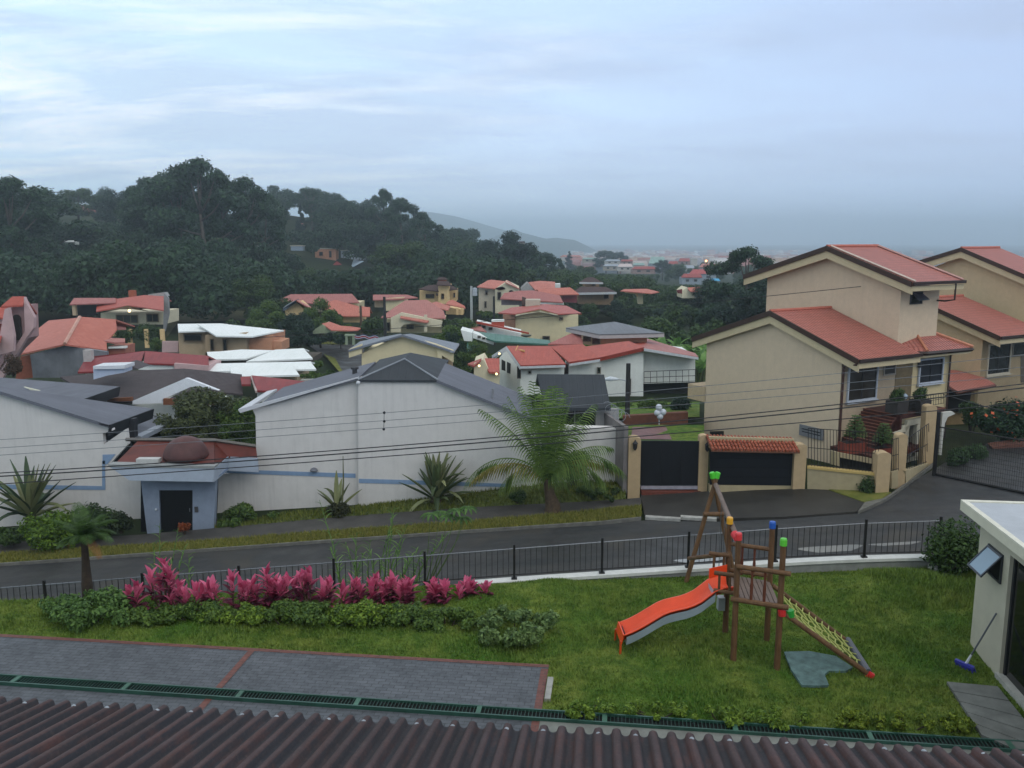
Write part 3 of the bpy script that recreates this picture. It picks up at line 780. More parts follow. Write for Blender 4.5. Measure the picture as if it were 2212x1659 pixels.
# ------------------------------------------------------------------ vegetation
def leaf_cards(n, cen, rad, size, up=0.35, shell=0.55, asp=0.5, droop=0.0, w=None, rg=None):
    """n leaf-shaped quads spread through the ellipsoidal clumps (cen, rad)"""
    rg = rg or rng
    cen = np.asarray(cen, float); rad = np.asarray(rad, float)
    if rad.ndim == 1: rad = np.repeat(rad[:, None], 3, 1)
    p = (rad.prod(1)**(2/3)) if w is None else np.asarray(w, float); p = p/p.sum()
    k = rg.choice(len(cen), n, p=p)
    d = rg.normal(size=(n, 3)); d /= np.linalg.norm(d, axis=1, keepdims=True)
    r = shell+(1-shell)*rg.random(n)**.7
    r = np.where(rg.random(n) < .2, rg.random(n)**.5, r)
    pos = cen[k]+d*rad[k]*r[:, None]*(1+.12*rg.normal(size=(n, 1)))
    nrm = d*.8+rg.normal(size=(n, 3))*.6; nrm[:, 2] += up; nrm /= np.linalg.norm(nrm, axis=1, keepdims=True)
    t = np.cross(nrm, rg.normal(size=(n, 3))); t[:, 2] -= droop; t -= nrm*(t*nrm).sum(1, keepdims=True); t /= np.linalg.norm(t, axis=1, keepdims=True)+1e-9
    b = np.cross(nrm, t)
    s = size*(.6+.8*rg.random((n, 1)))
    v = np.stack([pos-t*s*.5, pos+b*s*asp*.5+nrm*s*.06, pos+t*s*.5, pos-b*s*asp*.5+nrm*s*.06], 1).reshape(-1, 3)
    return v
def quads(v): return np.arange(len(v), dtype=np.int32).reshape(-1, 4)
def tri_fan(vs): return vs
def limbs(mb, base, h, cen, r0, crown0, n=7, rg=None):
    """tapered trunk with limbs reaching to the clump centres"""
    rg = rg or rng
    top = V((cen[:, 0].mean(), cen[:, 1].mean(), h*.8))
    pts = [V((0, 0, -.3)), V((rg.normal()*.01*h, rg.normal()*.01*h, h*.25)), V((top.x*.5, top.y*.5, h*.5)), top]
    mb.path(pts, [r0*1.25, r0*.9, r0*.6, r0*.15], 8)
    idx = rg.choice(len(cen), min(n, len(cen)), replace=False)
    for i in idx:
        c = V(cen[i]); z = max(h*.12, min(c.z*.75, h*.6)); k = z/(h*.8)
        s = V((top.x*k*.8, top.y*k*.8, z))
        mb.path([s, s.lerp(c, .5)+V((0, 0, -.03*h)), c], [r0*.42, r0*.28, r0*.08], 6)
BARK = plain('3b332a', .9, .3, 3, .4); BARKG = plain('5b544a', .9, .3, 3, .4)
def crown_centres(kind, h, rg):
    C, Rr = [], []
    if kind == 'broad':
        for i in range(26):
            t = rg.random()*2*math.pi; z = h*(.34+.58*rg.random()); e = math.sqrt(max(.05, 1-((z/h-.58)/.42)**2))
            rr = h*.36*e*math.sqrt(rg.random()); C.append((rr*math.cos(t), rr*math.sin(t), z)); q = h*(.085+.06*rg.random()); Rr.append((q, q, q*.78))
    elif kind == 'tall':   # tall open crown of separate rounded heads
        for i in range(28):
            t = rg.random()*2*math.pi; z = h*(.3+.64*(i/27)); e = (.31*(1-((z/h-.55)/.45)**2)+.03)
            rr = h*e*(.5+.6*rg.random()); C.append((rr*math.cos(t), rr*math.sin(t), z)); q = h*(.047+.042*rg.random()); Rr.append((q*1.15, q*1.15, q*.85))
        C.append((0, 0, h*.95)); Rr.append((h*.08, h*.08, h*.055))
    elif kind == 'sparse':
        for i in range(24):
            t = rg.random()*2*math.pi; z = h*(.3+.68*rg.random()); rr = h*.2*rg.random()**.5
            C.append((rr*math.cos(t), rr*math.sin(t), z)); q = h*(.045+.035*rg.random()); Rr.append((q*1.3, q*1.3, q*.7))
    elif kind == 'cone':
        for i in range(24):
            k = i/23; z = h*(.15+.82*k); e = h*.2*(1-k)**.8
            t = rg.random()*2*math.pi; C.append((e*.6*math.cos(t), e*.6*math.sin(t), z)); q = h*(.03+.09*(1-k)); Rr.append((q, q, q*.8))
    elif kind == 'bush':
        for i in range(16):
            t = rg.random()*2*math.pi; z = h*(.18+.62*rg.random()); rr = h*.5*rg.random()**.5
            C.append((rr*math.cos(t), rr*math.sin(t), z)); q = h*(.16+.1*rg.random()); Rr.append((q, q, q*.8))
    return np.array(C), np.array(Rr)
PROTO = {}
def proto_tree(key, kind, h, n, size, seed, mat, bark=BARK):
    rg = np.random.default_rng(seed)
    c, r = crown_centres(kind, h, rg)
    v = leaf_cards(n, c, r, size, rg=rg, droop=.3 if kind in ('tall', 'sparse') else .1)
    tr = MB(); limbs(tr, V(), h, c, h*.02 if kind != 'bush' else h*.03, 0, 9 if kind != 'cone' else 2, rg)
    me = npmesh('crown', v, quads(v), mat)
    tm = bpy.data.meshes.new('trunk'); tm.from_pydata([tuple(p) for p in tr.v], [], tr.f); tm.materials.append(bark); finish(tm, True, True, False)
    PROTO[key] = (me, tm, h)
DK = leafmat('1a2f22', '385434'); DK2 = leafmat('182a24', '2f4833'); MD = leafmat('24391f', '4a6230'); LT = leafmat('2f4d22', '647a38'); OL = leafmat('343e28', '5d663c')
EU = leafmat('1b3024', '3c5838', trans=.15)
proto_tree('broad1', 'broad', 16, 9500, .62, 1, DK); proto_tree('broad2', 'broad', 16, 9500, .62, 2, MD); proto_tree('broad3', 'broad', 16, 9000, .6, 3, DK2)
proto_tree('tall1', 'tall', 26, 14000, .72, 4, EU, BARKG); proto_tree('tall2', 'tall', 26, 14000, .72, 5, EU, BARKG)
proto_tree('sparse1', 'sparse', 24, 4200, .7, 6, EU, BARKG); proto_tree('cone1', 'cone', 18, 6500, .6, 7, DK2)
proto_tree('green1', 'broad', 9, 9000, .34, 8, LT); proto_tree('olive1', 'broad', 9, 8000, .36, 9, OL)
proto_tree('bush1', 'bush', 2, 4500, .15, 10, MD); proto_tree('bush2', 'bush', 2, 4500, .14, 12, LT)
TREES = {}
def tree(px, ytop, Y, proto, label, wide=1.0, name='tree', cat='tree', group=None, zb=None, rot=None, hide=0):
    """tree whose top shows at (px,ytop) standing Y metres away on the ground there"""
    me, tm, h0 = PROTO[proto]
    t = atY(px, ytop, Y); base = gz(t.x, Y) if zb is None else zb
    h = max(.6, t.z-base); s = h/h0
    o = bpy.data.objects.new(name, None); COL.objects.link(o); o.empty_display_size = .3
    o.location = (t.x, Y, base); o.scale = (s*wide, s*wide, s); o.rotation_euler = (0, 0, random.random()*6.28 if rot is None else rot)
    ORG[o.name] = V((t.x, Y, base))
    for nm, m in (('crown', me), ('trunk', tm)):
        c = bpy.data.objects.new(nm, m); COL.objects.link(c); c.parent = o
    return tag(o, label, cat, group)

# grass blades all over the lawn
def poly_in(pts, X, Y):
    ins = np.zeros(X.shape, bool); n = len(pts); j = n-1
    for i in range(n):
        xi, yi = pts[i].x, pts[i].y; xj, yj = pts[j].x, pts[j].y
        if yi != yj: ins ^= ((yi > Y) != (yj > Y)) & (X < (xj-xi)*(Y-yi)/(yj-yi)+xi)
        j = i
    return ins
def make_grass():
    n = 330000
    X = rng.uniform(-13, 11.5, n); Y = rng.uniform(11.0, 20.3, n)
    k = Y < y_edge(X)-.02
    # paving keeps clear
    e = np.array(EDIR); p = np.array(EPER); d = np.stack([X-farR.x, Y-farR.y], -1)
    along_, acr = d@e[:2], d@p[:2]
    k &= ~((along_ < .03) & (acr > -.03))
    dr_ = (X-dA.x)*dp.x+(Y-dA.y)*dp.y; k &= dr_ < -.05
    k &= ~poly_in(walk, X, Y); k &= ~poly_in([HW.pt(-.02, 0), HW.pt(6, 0), HW.pt(6, 0, -6), HW.pt(-.02, 0, -6)], X, Y)
    pad = [atZ(x, y, .01) for x, y in (Z11(1325, 850), Z11(1500, 845), Z11(1690, 880), Z11(1810, 960), Z11(1760, 985), Z11(1640, 985), Z11(1610, 1010), Z11(1640, 1085), Z11(1560, 1090), Z11(1450, 1085), Z11(1375, 975))]
    k &= ~poly_in(pad, X, Y)
    X, Y = X[k], Y[k]; n = len(X)
    pat = .5+.5*np.sin(X*1.7+2*np.sin(Y*1.3))*np.sin(Y*2.1+1.5*np.sin(X*.8))
    h = (.025+.042*rng.random(n))*(.6+.8*pat)
    h *= np.where((X > 8) & (Y > 17.4), 1.9, 1.0)
    t = rng.random(n)*2*math.pi; l = rng.random(n)*.7
    z = lawn_h(X, Y)-.005
    w = .007+.008*rng.random(n)
    b = np.stack([X, Y, z], -1); s = np.stack([np.cos(t), np.sin(t), 0*t], -1); q = np.stack([-np.sin(t), np.cos(t), 0*t], -1)
    tip = b+q*(h*l)[:, None]; tip[:, 2] += h
    v = np.stack([b-s*w[:, None], b+s*w[:, None], tip], 1).reshape(-1, 3)
    o = npobj('grass', npmesh('grass', v, np.arange(len(v), dtype=np.int32).reshape(-1, 3), blade_mat())); tag(o, kind='stuff')
make_grass()

def shrub(cx, cy, w, h, d, mat, label, n=2600, leaf=.07, seed=0, name='shrub', cat='shrub', group=None, z0=0.0, asp=.5, lobes=12, flower=None, yb=None):
    """low shrub seen with its foot at picture point (cx,cy)"""
    rg = np.random.default_rng(seed+100)
    b = atZ(cx, cy, z0) if yb is None else atY(cx, cy, yb)
    C, Rr = [], []
    for i in range(lobes):
        t = rg.random()*6.28; r = math.sqrt(rg.random())
        q = min(h, w)*(.2+.14*rg.random()); zz = (.25+.6*rg.random()*(1-.5*r))*h
        C.append((r*math.cos(t)*(w/2-q*.7), r*math.sin(t)*(d/2-q*.5), min(zz, h-q*.7))); Rr.append((q, q, q*.85))
    C, Rr = np.array(C), np.array(Rr)
    o = thing(name, label, cat, b, group)
    v = leaf_cards(n, C, Rr, leaf, asp=asp, rg=rg, up=.5)
    npobj('foliage', npmesh('foliage', v, quads(v), mat), o)
    st = MB()
    for i in range(min(7, lobes)): st.path([b+V((C[i][0]*.25, C[i][1]*.25, -.05)), b+V(C[i])], [.018*max(1, h), .006], 5)
    part('stems', st, BARK, o, uv=False)
    if flower:
        fv = leaf_cards(flower[1], C, Rr*1.08, flower[2], asp=.8, rg=rg, up=.8, shell=.95)
        npobj('flowers', npmesh('flowers', fv, quads(fv), plain(flower[0], .6, .3, 9)), o)
    return o
def blade_leaf(mb, base, d, L, w, droop, n=5, up=V((0, 0, 1)), fold=0.25):
    """a strap leaf: starts at base in direction d, bends down by droop"""
    d = V(d).normalized(); s = d.cross(up); s = s.normalized() if s.length > 1e-3 else V((1, 0, 0))
    pts = []; p = V(base); dir_ = V(d)
    for i in range(n+1):
        k = i/n; ww = w*(.35+1.3*k) if k < .5 else w*(1-.0*k)*(1-((k-.5)/.5)**2)
        ww = w*max(.02, math.sin(math.pi*min(.98, .12+.88*k))**.7)
        nn = s.cross(dir_)
        pts += [p-s*ww/2+nn*ww*fold, p, p+s*ww/2+nn*ww*fold]
        p = p+dir_*(L/n); dir_ = (dir_-up*droop/n).normalized()
    b = len(mb.v); mb.v += pts
    for i in range(n):
        for j in range(2): mb.f.append((b+i*3+j, b+i*3+j+1, b+i*3+j+4, b+i*3+j+3))
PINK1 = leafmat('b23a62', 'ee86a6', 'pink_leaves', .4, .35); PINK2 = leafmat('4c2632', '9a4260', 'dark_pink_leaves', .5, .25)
def cordyline(cx, ytop, yb, label, w=.55, heads=3, seed=0):
    rg = np.random.default_rng(seed)
    t = atY(cx, ytop, yb); b = V((t.x, yb, 0)); H = t.z
    o = thing('pink_cordyline', label, 'plant', b, 'pink leaved plants in the lawn bed')
    st, top, lowm = MB(), MB(), MB()
    for i in range(heads):
        k = 1.0 if i == 0 else .55+.35*rg.random()
        x = 0 if i == 0 else (rg.random()-.5)*w*1.5; y = 0 if i == 0 else (rg.random()-.5)*.3
        hd_ = b+V((x, y, (H-.3)*k)); st.path([b+V((x*.4, y*.4, -.05)), b+V((x*.8, y*.8, hd_.z*.5)), hd_], [.02, .018, .014], 6)
        for j in range(20):
            a = rg.random()*6.28; el = .15+1.15*(j/19)
            z = -.7*(1-j/19)**1.3*min(1, H)
            d = V((math.cos(a)*math.cos(el), math.sin(a)*math.cos(el), math.sin(el)))
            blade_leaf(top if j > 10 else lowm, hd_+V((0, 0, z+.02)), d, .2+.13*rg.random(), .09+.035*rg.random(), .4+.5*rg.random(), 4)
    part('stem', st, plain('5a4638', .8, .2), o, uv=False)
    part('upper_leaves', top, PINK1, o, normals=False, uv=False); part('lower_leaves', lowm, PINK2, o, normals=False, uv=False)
    return o
BEDY = lambda px: 17.2+(px-300)/1917*2.2
cd = [(292, 1246, 2, 'smallest pink leaved plant at the left end of the flower row'), (352, 1196, 4, 'tallest pink leaved plant, standing above the left of the row'), (385, 1245, 3, 'pink leaved plant just right of the tallest one in the row'),
      (450, 1243, 2, 'pink leaved plant with sparse upright head beside the gap in the row'), (500, 1228, 4, 'dense pink leaved plant right of the gap near the left of the row'), (545, 1240, 3, 'low pink leaved plant left of the middle fan shaped plant'),
      (575, 1213, 3, 'pink plant with a fan shaped head by the second fence post'), (618, 1236, 3, 'pink leaved plant just right of the fan shaped head'), (668, 1216, 4, 'tall pink leaved plant in the middle of the row'),
      (712, 1240, 3, 'pink leaved plant in front of the third fence post'), (762, 1238, 3, 'darker pink leaved plant right of the third fence post'), (810, 1228, 3, 'pink leaved plant below the long leaning grass stem'),
      (848, 1234, 4, 'pale pink leaved plant under the weedy grass'), (885, 1242, 2, 'small pink leaved plant between two taller ones, right half of the row'), (935, 1243, 4, 'pink leaved plant second from the right end of the row'), (1010, 1246, 5, 'rightmost pink leaved plant, broad, beside the lawn')]
for i, (x, y, hN, lb) in enumerate(cd): cordyline(x, y, BEDY(x)+random.uniform(-.1, .15), lb, .5 if i != 15 else .8, hN+1, i+1)
HG1 = leafmat('34502a', '6a8438'); HG2 = leafmat('3a5a22', '86a03a'); HG3 = leafmat('3f5a30', '7a9256'); HG4 = leafmat('3a5518', '8a9a34')
hp = [(330, 1340, 'low dark shrub at the left end of the hedge under the pink plants'), (425, 1340, 'hedge shrub under the gap in the pink plants'), (520, 1342, 'yellowish hedge shrub left of the bed middle'), (610, 1343, 'dark hedge shrub in the middle of the flower bed'),
      (700, 1345, 'hedge shrub right of the bed middle with pale tips'), (790, 1347, 'bright yellow green hedge shrub in the right half of the bed'), (880, 1350, 'dark hedge shrub below the second last pink plant'), (965, 1355, 'hedge shrub at the right end under the broadest pink plant')]
for i, (x, y, lb) in enumerate(hp):
    shrub(x, y, 1.75, .36+.12*random.random(), .8, HG1 if i % 3 != 2 else HG2, lb, 4200, .07, i, 'hedge_shrub', 'hedge', 'low hedge along the flower bed', lobes=26)
shrub(1112, 1372, 1.9, .48, 1.5, HG3, 'spreading pale green shrub on the lawn right of the pink plants', 5200, .09, 31, lobes=34)
shrub(200, 1338, 2.5, .6, 1.3, leafmat('34542a', '6a8a46'), 'feathery green shrub around the foot of the small palm', 6200, .08, 32, lobes=34)
for i, (x, y, w_, lb) in enumerate([(1265, 1545, 1.0, 'low edging shrub beside the paving corner at the drain'), (1420, 1545, 1.2, 'low edging shrub along the drain left of the tower legs'), (1560, 1560, 1.1, 'sparse edging shrub by the drain below the tower'), (1700, 1566, 1.0, 'dark edging shrub by the drain left of the bright ones'),
      (1840, 1568, 1.1, 'green edging shrub by the drain under the end of the net'), (1960, 1572, 1.1, 'bright yellow green edging shrub by the drain'), (2065, 1578, .8, 'small bright edging shrub next to the walkway slabs')]):
    shrub(x, y, w_, .28, .5, HG4 if i >= 4 else HG2, lb, 1500, .06, 40+i, 'edging_shrub', 'shrub', 'low shrubs along the drain')
shrub(2062, 1250, 1.5, 1.5, 1.2, leafmat('24391c', '4c6630'), 'dark green bush between the hut and the black fence', 5200, .09, 60, lobes=16, name='bush')

# small palm at the left
def frond(mb, base, d, L, w, droop, n=14, lw=.03, vee=.5, hang=.3):
    """feather palm frond: leaflets along a bending midrib"""
    up = V((0, 0, 1)); d = V(d).normalized(); p = V(base); pts = [p.copy()]; dirs = [d.copy()]
    for i in range(n):
        p = p+d*(L/n); d = (d-up*droop/n).normalized(); pts.append(p.copy()); dirs.append(d.copy())
    mb.path(pts, [.018*L/2*(1-.85*i/n)+.003 for i in range(n+1)], 4)
    for i in range(1, n+1):
        for half in (0, .5):
            k = (i-half)/n; q = pts[i].lerp(pts[i-1], half); dd_ = dirs[i]
            s = dd_.cross(up); s = s.normalized() if s.length > .01 else V((1, 0, 0))
            nn = s.cross(dd_)
            ll = w*math.sin(math.pi*min(.97, .15+.8*k))**.6
            for sg in (-1, 1):
                t = (s*sg*.8+dd_*.55+nn*vee*.5-up*hang).normalized()
                b = len(mb.v); e = dd_*lw*L*.5
                mid = q+t*ll*.55; tip = q+t*ll-up*ll*hang*.5
                mb.v += [q-e*.5, q+e*.5, mid+e*.6, tip, mid-e*.6]; mb.f.append((b, b+1, b+2, b+3, b+4))
def palm(b, H, r0, fronds, label, mats, name='palm', dead=None, swell=1.5):
    o = thing(name, label, 'palm', b)
    part('trunk', MB().path([b-V((0, 0, .1)), b+V((.02, 0, H*.3)), b+V((.03, 0, H*.6)), b+V((.04, 0, H))], [r0*1.2, r0*swell, r0*1.1, r0*.8], 10), plain('3a3128', .95, .4, 9, .6), o)
    top = b+V((.04, 0, H))
    for i, (az, el, L, dr_, mi) in enumerate(fronds):
        m = MB(); d = V((math.cos(az)*math.cos(el), math.sin(az)*math.cos(el), math.sin(el)))
        frond(m, top, d, L, L*.3, dr_, 16)
        part('frond', m, mats[mi], o, normals=False, uv=False)
    return o
PG = leafmat('2b4420', '55703a', 'palm_leaves', .5, .3); PD = plain('8a6238', .8, .3, 6); PY = leafmat('66622a', 'a0944a', 'yellowing_leaves', .6, .3)
pb_ = atZ(190, 1312, 0)
fr_ = [(random.uniform(0, 6.28), random.uniform(.0, 1.35), random.uniform(.5, .75), random.uniform(.6, 1.5), 0) for _ in range(34)]+[(-.5, -.2, .6, 1.3, 1), (3.0, .2, .5, 2.0, 1)]
palm(pb_, 1.55, .075, fr_, 'small palm with a dark trunk standing at the left of the lawn', [PG, PD], 'small_palm')

# weeds rising from behind the fence
GW = leafmat('426835', '86a85c', 'weed_leaves', .6, .4)
def weed_clump(cx, ybase, Yd, zb, stems, label, name='tall_grass', cat='tall grass'):
    b = atY(cx, ybase, Yd); b = V((b.x, Yd, zb)); o = thing(name, label, cat, b, 'weeds behind the fence'); m = MB(); lf = MB()
    for (x0, x1, yt) in stems:
        p = atY(x0, ybase, Yd+random.uniform(-.2, .2)); p = V((p.x, p.y, zb)); q = atY(x1, yt, Yd+random.uniform(-.3, .3))
        mid = p.lerp(q, .55)+V(((p.x-q.x)*.15, 0, .05)); m.path([p, mid, q], [.018, .014, .005], 5)
        for j in range(16):
            k = .25+.75*j/16; c = p.lerp(mid, k/.55) if k < .55 else mid.lerp(q, (k-.55)/.45)
            a = random.random()*6.28
            blade_leaf(lf, c, V((math.cos(a)*.6, math.sin(a)*.6, .8)), .42*(1.1-k*.6), .03, 1.2, 4)
    part('stems', m, plain('5d7a40', .7, .2), o, uv=False); part('leaves', lf, GW, o, normals=False, uv=False)
weed_clump(770, 1260, 20.3, -1.2, [(740, 690, 1080), (765, 770, 1150), (780, 745, 1170), (790, 800, 1165), (760, 785, 1195), (745, 712, 1180)], 'tall wispy weed clump behind the fence, left of the thick one')
weed_clump(830, 1260, 20.5, -1.2, [(825, 852, 1095), (815, 838, 1150), (840, 870, 1170), (830, 880, 1130), (810, 800, 1195), (850, 905, 1185), (860, 890, 1200), (835, 850, 1110)], 'thickest weed clump with long upright stems behind the fence')
weed_clump(880, 1262, 20.2, -1.2, [(873, 968, 1152), (880, 960, 1160), (885, 910, 1190)], 'long weed stem leaning right over the fence')
weed_clump(345, 1260, 20.3, -1.8, [(340, 345, 1130), (350, 385, 1140), (365, 400, 1180), (335, 330, 1170), (405, 408, 1195)], 'weed clump behind the tallest pink plant')
def umbrella_plant():
    b = atY(905, 1250, 20.6); b = V((b.x, 20.6, -1.3)); o = thing('umbrella_leaf_plant', 'young plant with drooping umbrella leaf heads above the fence', 'plant', b); m = MB(); lf = MB()
    for (x, y) in ((950, 1108), (985, 1103), (1010, 1098), (968, 1116), (1000, 1120), (930, 1112)):
        q = atY(x, y, 20.6+random.uniform(-.4, .4)); j = b.lerp(q, .8)+V((0, 0, -.25)); m.path([b, b.lerp(j, .6)+V((.05, 0, .1)), j, q], [.02, .016, .009, .006], 6)
        for i in range(11):
            a = i/11*6.28; blade_leaf(lf, q, V((math.cos(a), math.sin(a), .25)), .3, .075, 1.5, 5)
    part('stems', m, plain('56683f', .7), o, uv=False); part('leaves', lf, leafmat('2f4f26', '5f8040'), o, normals=False, uv=False)
umbrella_plant()
# ------------------------------------------------------------------ street
def onroad(pts, dz): return [rd(*p)+V((0, 0, dz)) for p in pts]
def asphalt():
    t = NT('wet_asphalt'); co = t.coord(); st = t.coord(scale=(.12, 1, 1))
    a = t.noise(st, 1.3, 7, .75); b = t.noise(co, 26, 4, .8); c_ = t.noise(co, .35, 5, .6)
    c = t.mix(t.ramp(a, [(.35, 0), (.68, 1)]), lin('202427'), lin('3c3b3a')); c = t.mix(t.ramp(b, [(.4, 0), (.8, .35)]), c, lin('4a4946'))
    c = t.mix(t.ramp(c_, [(.55, 0), (.72, .55)]), c, lin('4c463c')); t.base(c)
    t.rough(t.ramp(c_, [(.35, .38), (.6, .75)]), .4); t.bump(b, .5, .01); return t.m
ASPH = asphalt()
CONC = plain('454340', .7, .35, 1.2, .4, stain=.6)
def verge_mat():
    t = NT('verge_grass'); co = t.coord(); a = t.noise(co, 1.1, 6, .7); b = t.noise(co, 9, 5, .8)
    c = t.mix(t.ramp(a, [(.35, 0), (.65, 1)]), lin('5e6a2e'), lin('8c8848')); c = t.mix(t.ramp(b, [(.35, 0), (.75, .6)]), c, lin('3c4a1c')); t.base(c); t.rough(.9, .1); t.bump(b, 1.0, .08); return t.m
VERGE = verge_mat()
road = MB(); 
far = [(-200, 1236), (0, 1222), (553, 1183), (970, 1153), (1300, 1134), (1392, 1124), (1554, 1127), (1700, 1120), (1851, 1109), (1925, 1068), (2000, 1024), (2040, 1000), (2090, 975), (2140, 955), (2330, 930)]
FP = onroad(far, 0.0); FP = FP+[V((60, FP[-1].y, rz(60)))]
NP = [V((p.x, 28.2, rz(p.x))) for p in FP]; NP[-1].y = 28.2
for i in range(len(FP)-1): road.poly([NP[i], NP[i+1], FP[i+1], FP[i]])
setting('road', road, ASPH, normals=False)
def band(name, lo, hi, dz, mat, thick=.1, kind='structure'):
    m = MB(); A = onroad(lo, dz); B = onroad(hi, dz); n = len(lo)
    for i in range(n-1): m.prism([A[i], A[i+1], B[i+1], B[i]], (0, 0, -thick))
    return setting(name, m, mat, kind)
vx = [-200, 0, 150, 300, 553, 700, 850, 1000, 1150, 1300, 1385]
vlo = [1236, 1222, 1212, 1201, 1183, 1172, 1162, 1151, 1141, 1131, 1122]
vhi = [1215, 1201, 1192, 1183, 1165, 1153, 1143, 1132, 1120, 1106, 1098]
shi = [1194, 1178, 1168, 1160, 1138, 1124, 1112, 1101, 1093, 1086, 1080]
band('kerb', list(zip(vx, [y+1.5 for y in vlo])), list(zip(vx, vlo)), .13, plain('6b6a64', .8, .3, 3), .2)
band('planting_strip', list(zip(vx, vlo)), list(zip(vx, vhi)), .12, VERGE, .2)
band('sidewalk', list(zip(vx, vhi)), list(zip(vx, shi)), .11, CONC, .2)
# tufts along the strip
def tufts(name, pts, n, h, mat, dz):
    P = []
    A = onroad([p[0] for p in pts], dz); B = onroad([p[1] for p in pts], dz)
    for _ in range(n):
        i = random.randrange(len(pts)-1); k = random.random(); q = random.random()
        P.append((A[i].lerp(A[i+1], k)).lerp(B[i].lerp(B[i+1], k), q))
    P = np.array([tuple(p) for p in P]); t = rng.random(n)*6.28; hh = h*(.4+.9*rng.random(n)); w = .02
    s = np.stack([np.cos(t), np.sin(t), 0*t], -1)*w; tip = P+np.stack([rng.normal(size=n)*.04, rng.normal(size=n)*.04, hh], -1)
    v = np.stack([P-s, P+s, tip], 1).reshape(-1, 3)
    tag(npobj(name, npmesh(name, v, np.arange(len(v), dtype=np.int32).reshape(-1, 3), mat)), kind='stuff')
t_ = NT('verge_blades'); g_ = t_.n('ShaderNodeNewGeometry'); t_.base(t_.mix(g_.outputs['Random Per Island'], lin('566228'), lin('938c4a'))); t_.rough(.7, .1)
tufts('verge_grass', [((x, a), (x, b)) for x, a, b in zip(vx, vlo, vhi)], 26000, .13, t_.m, .12)
# driveway apron in front of the gates
ap = [(1392, 1116), (1385, 1081), (1384, 1069), (1512, 1066), (1716, 1060), (1784, 1061), (1867, 1090), (1851, 1109), (1690, 1121), (1554, 1124), (1470, 1122)]
m = MB().prism(onroad(ap, .09), (0, 0, -.15)); setting('driveway_apron', m, plain('33312d', .55, .4, .8, .4, stain=.5))
m = MB()
for a, b in ((1394, 1470), (1470, 1548)): m.prism(onroad([(a, 1118), (b, 1123), (b, 1127), (a, 1123)], .12), (0, 0, -.12))
setting('kerb', m, plain('9b9a94', .8, .3, 4))
m = MB().prism(onroad([(1784, 1060), (1895, 1066), (1925, 1069), (1905, 1082), (1868, 1090)], .12), (0, 0, -.15)); setting('grass_corner', m, VERGE)
m = MB().prism(onroad([(1868, 1091), (1907, 1083), (1927, 1070), (2016, 1004), (2019, 1006), (1932, 1071), (1910, 1086), (1853, 1111)], .14), (0, 0, -.18)); setting('kerb', m, plain('66645c', .85, .3, 4))
PUD = NT('puddle_sky_tint'); PUD.base(lin('858684')); PUD.rough(.15, .6)  # sky reflection on the puddles is painted in as a pale base colour
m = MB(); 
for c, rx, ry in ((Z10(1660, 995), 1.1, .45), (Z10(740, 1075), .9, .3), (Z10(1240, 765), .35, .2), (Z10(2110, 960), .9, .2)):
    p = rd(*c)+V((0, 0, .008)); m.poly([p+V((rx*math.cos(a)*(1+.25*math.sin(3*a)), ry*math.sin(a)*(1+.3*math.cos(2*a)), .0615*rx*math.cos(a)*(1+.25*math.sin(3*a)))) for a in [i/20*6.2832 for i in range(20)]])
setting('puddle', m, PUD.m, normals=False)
# grass bank between sidewalk and the walls
WY = 41.6; W0 = flatY(WY)
bank_px = [(465, 1141), (545, 1126), (618, 1110), (690, 1103), (772, 1097), (778, 1096), (850, 1086), (934, 1077), (1010, 1066), (1096, 1054), (1180, 1046), (1260, 1040), (1352, 1042)]
BK = [W0.hit(*p)+V((0, -.01, 0)) for p in bank_px]
SE = [rd(p[0], np.interp(p[0], vx, shi)+1)+V((0, 0, .1)) for p in bank_px]
m = MB()
K = 7
for i in range(len(BK)-1):
    for j in range(K):
        a, b, c, d = [SE[q].lerp(BK[q], k/K)+V((0, 0, .12*math.sin(math.pi*k/K))) for q, k in ((i, j), (i+1, j), (i+1, j+1), (i, j+1))]
        m.poly([a, b, c, d])
setting('grass_bank', m, plain('525c2c', .9, .45, 2, .8), normals=False)
N_ = 9000; P_ = []
for _ in range(N_):
    i = random.randrange(len(BK)-1); k, q = random.random(), random.random(); P_.append(tuple(SE[i].lerp(SE[i+1], k).lerp(BK[i].lerp(BK[i+1], k), q)+V((0, 0, .12*math.sin(math.pi*q)))))
P_ = np.array(P_); t = rng.random(N_)*6.28; s = np.stack([np.cos(t), np.sin(t), 0*t], -1)*.025; tip = P_+np.stack([rng.normal(size=N_)*.05, rng.normal(size=N_)*.05, .06+.16*rng.random(N_)], -1)
tb = NT('bank_blades'); g_ = tb.n('ShaderNodeNewGeometry'); tb.base(tb.mix(g_.outputs['Random Per Island'], lin('43531f'), lin('7a7e3e'))); tb.rough(.7, .1)
tag(npobj('bank_grass', npmesh('bank_grass', np.stack([P_-s, P_+s, tip], 1).reshape(-1, 3), np.arange(N_*3, dtype=np.int32).reshape(-1, 3), tb.m)), kind='stuff')

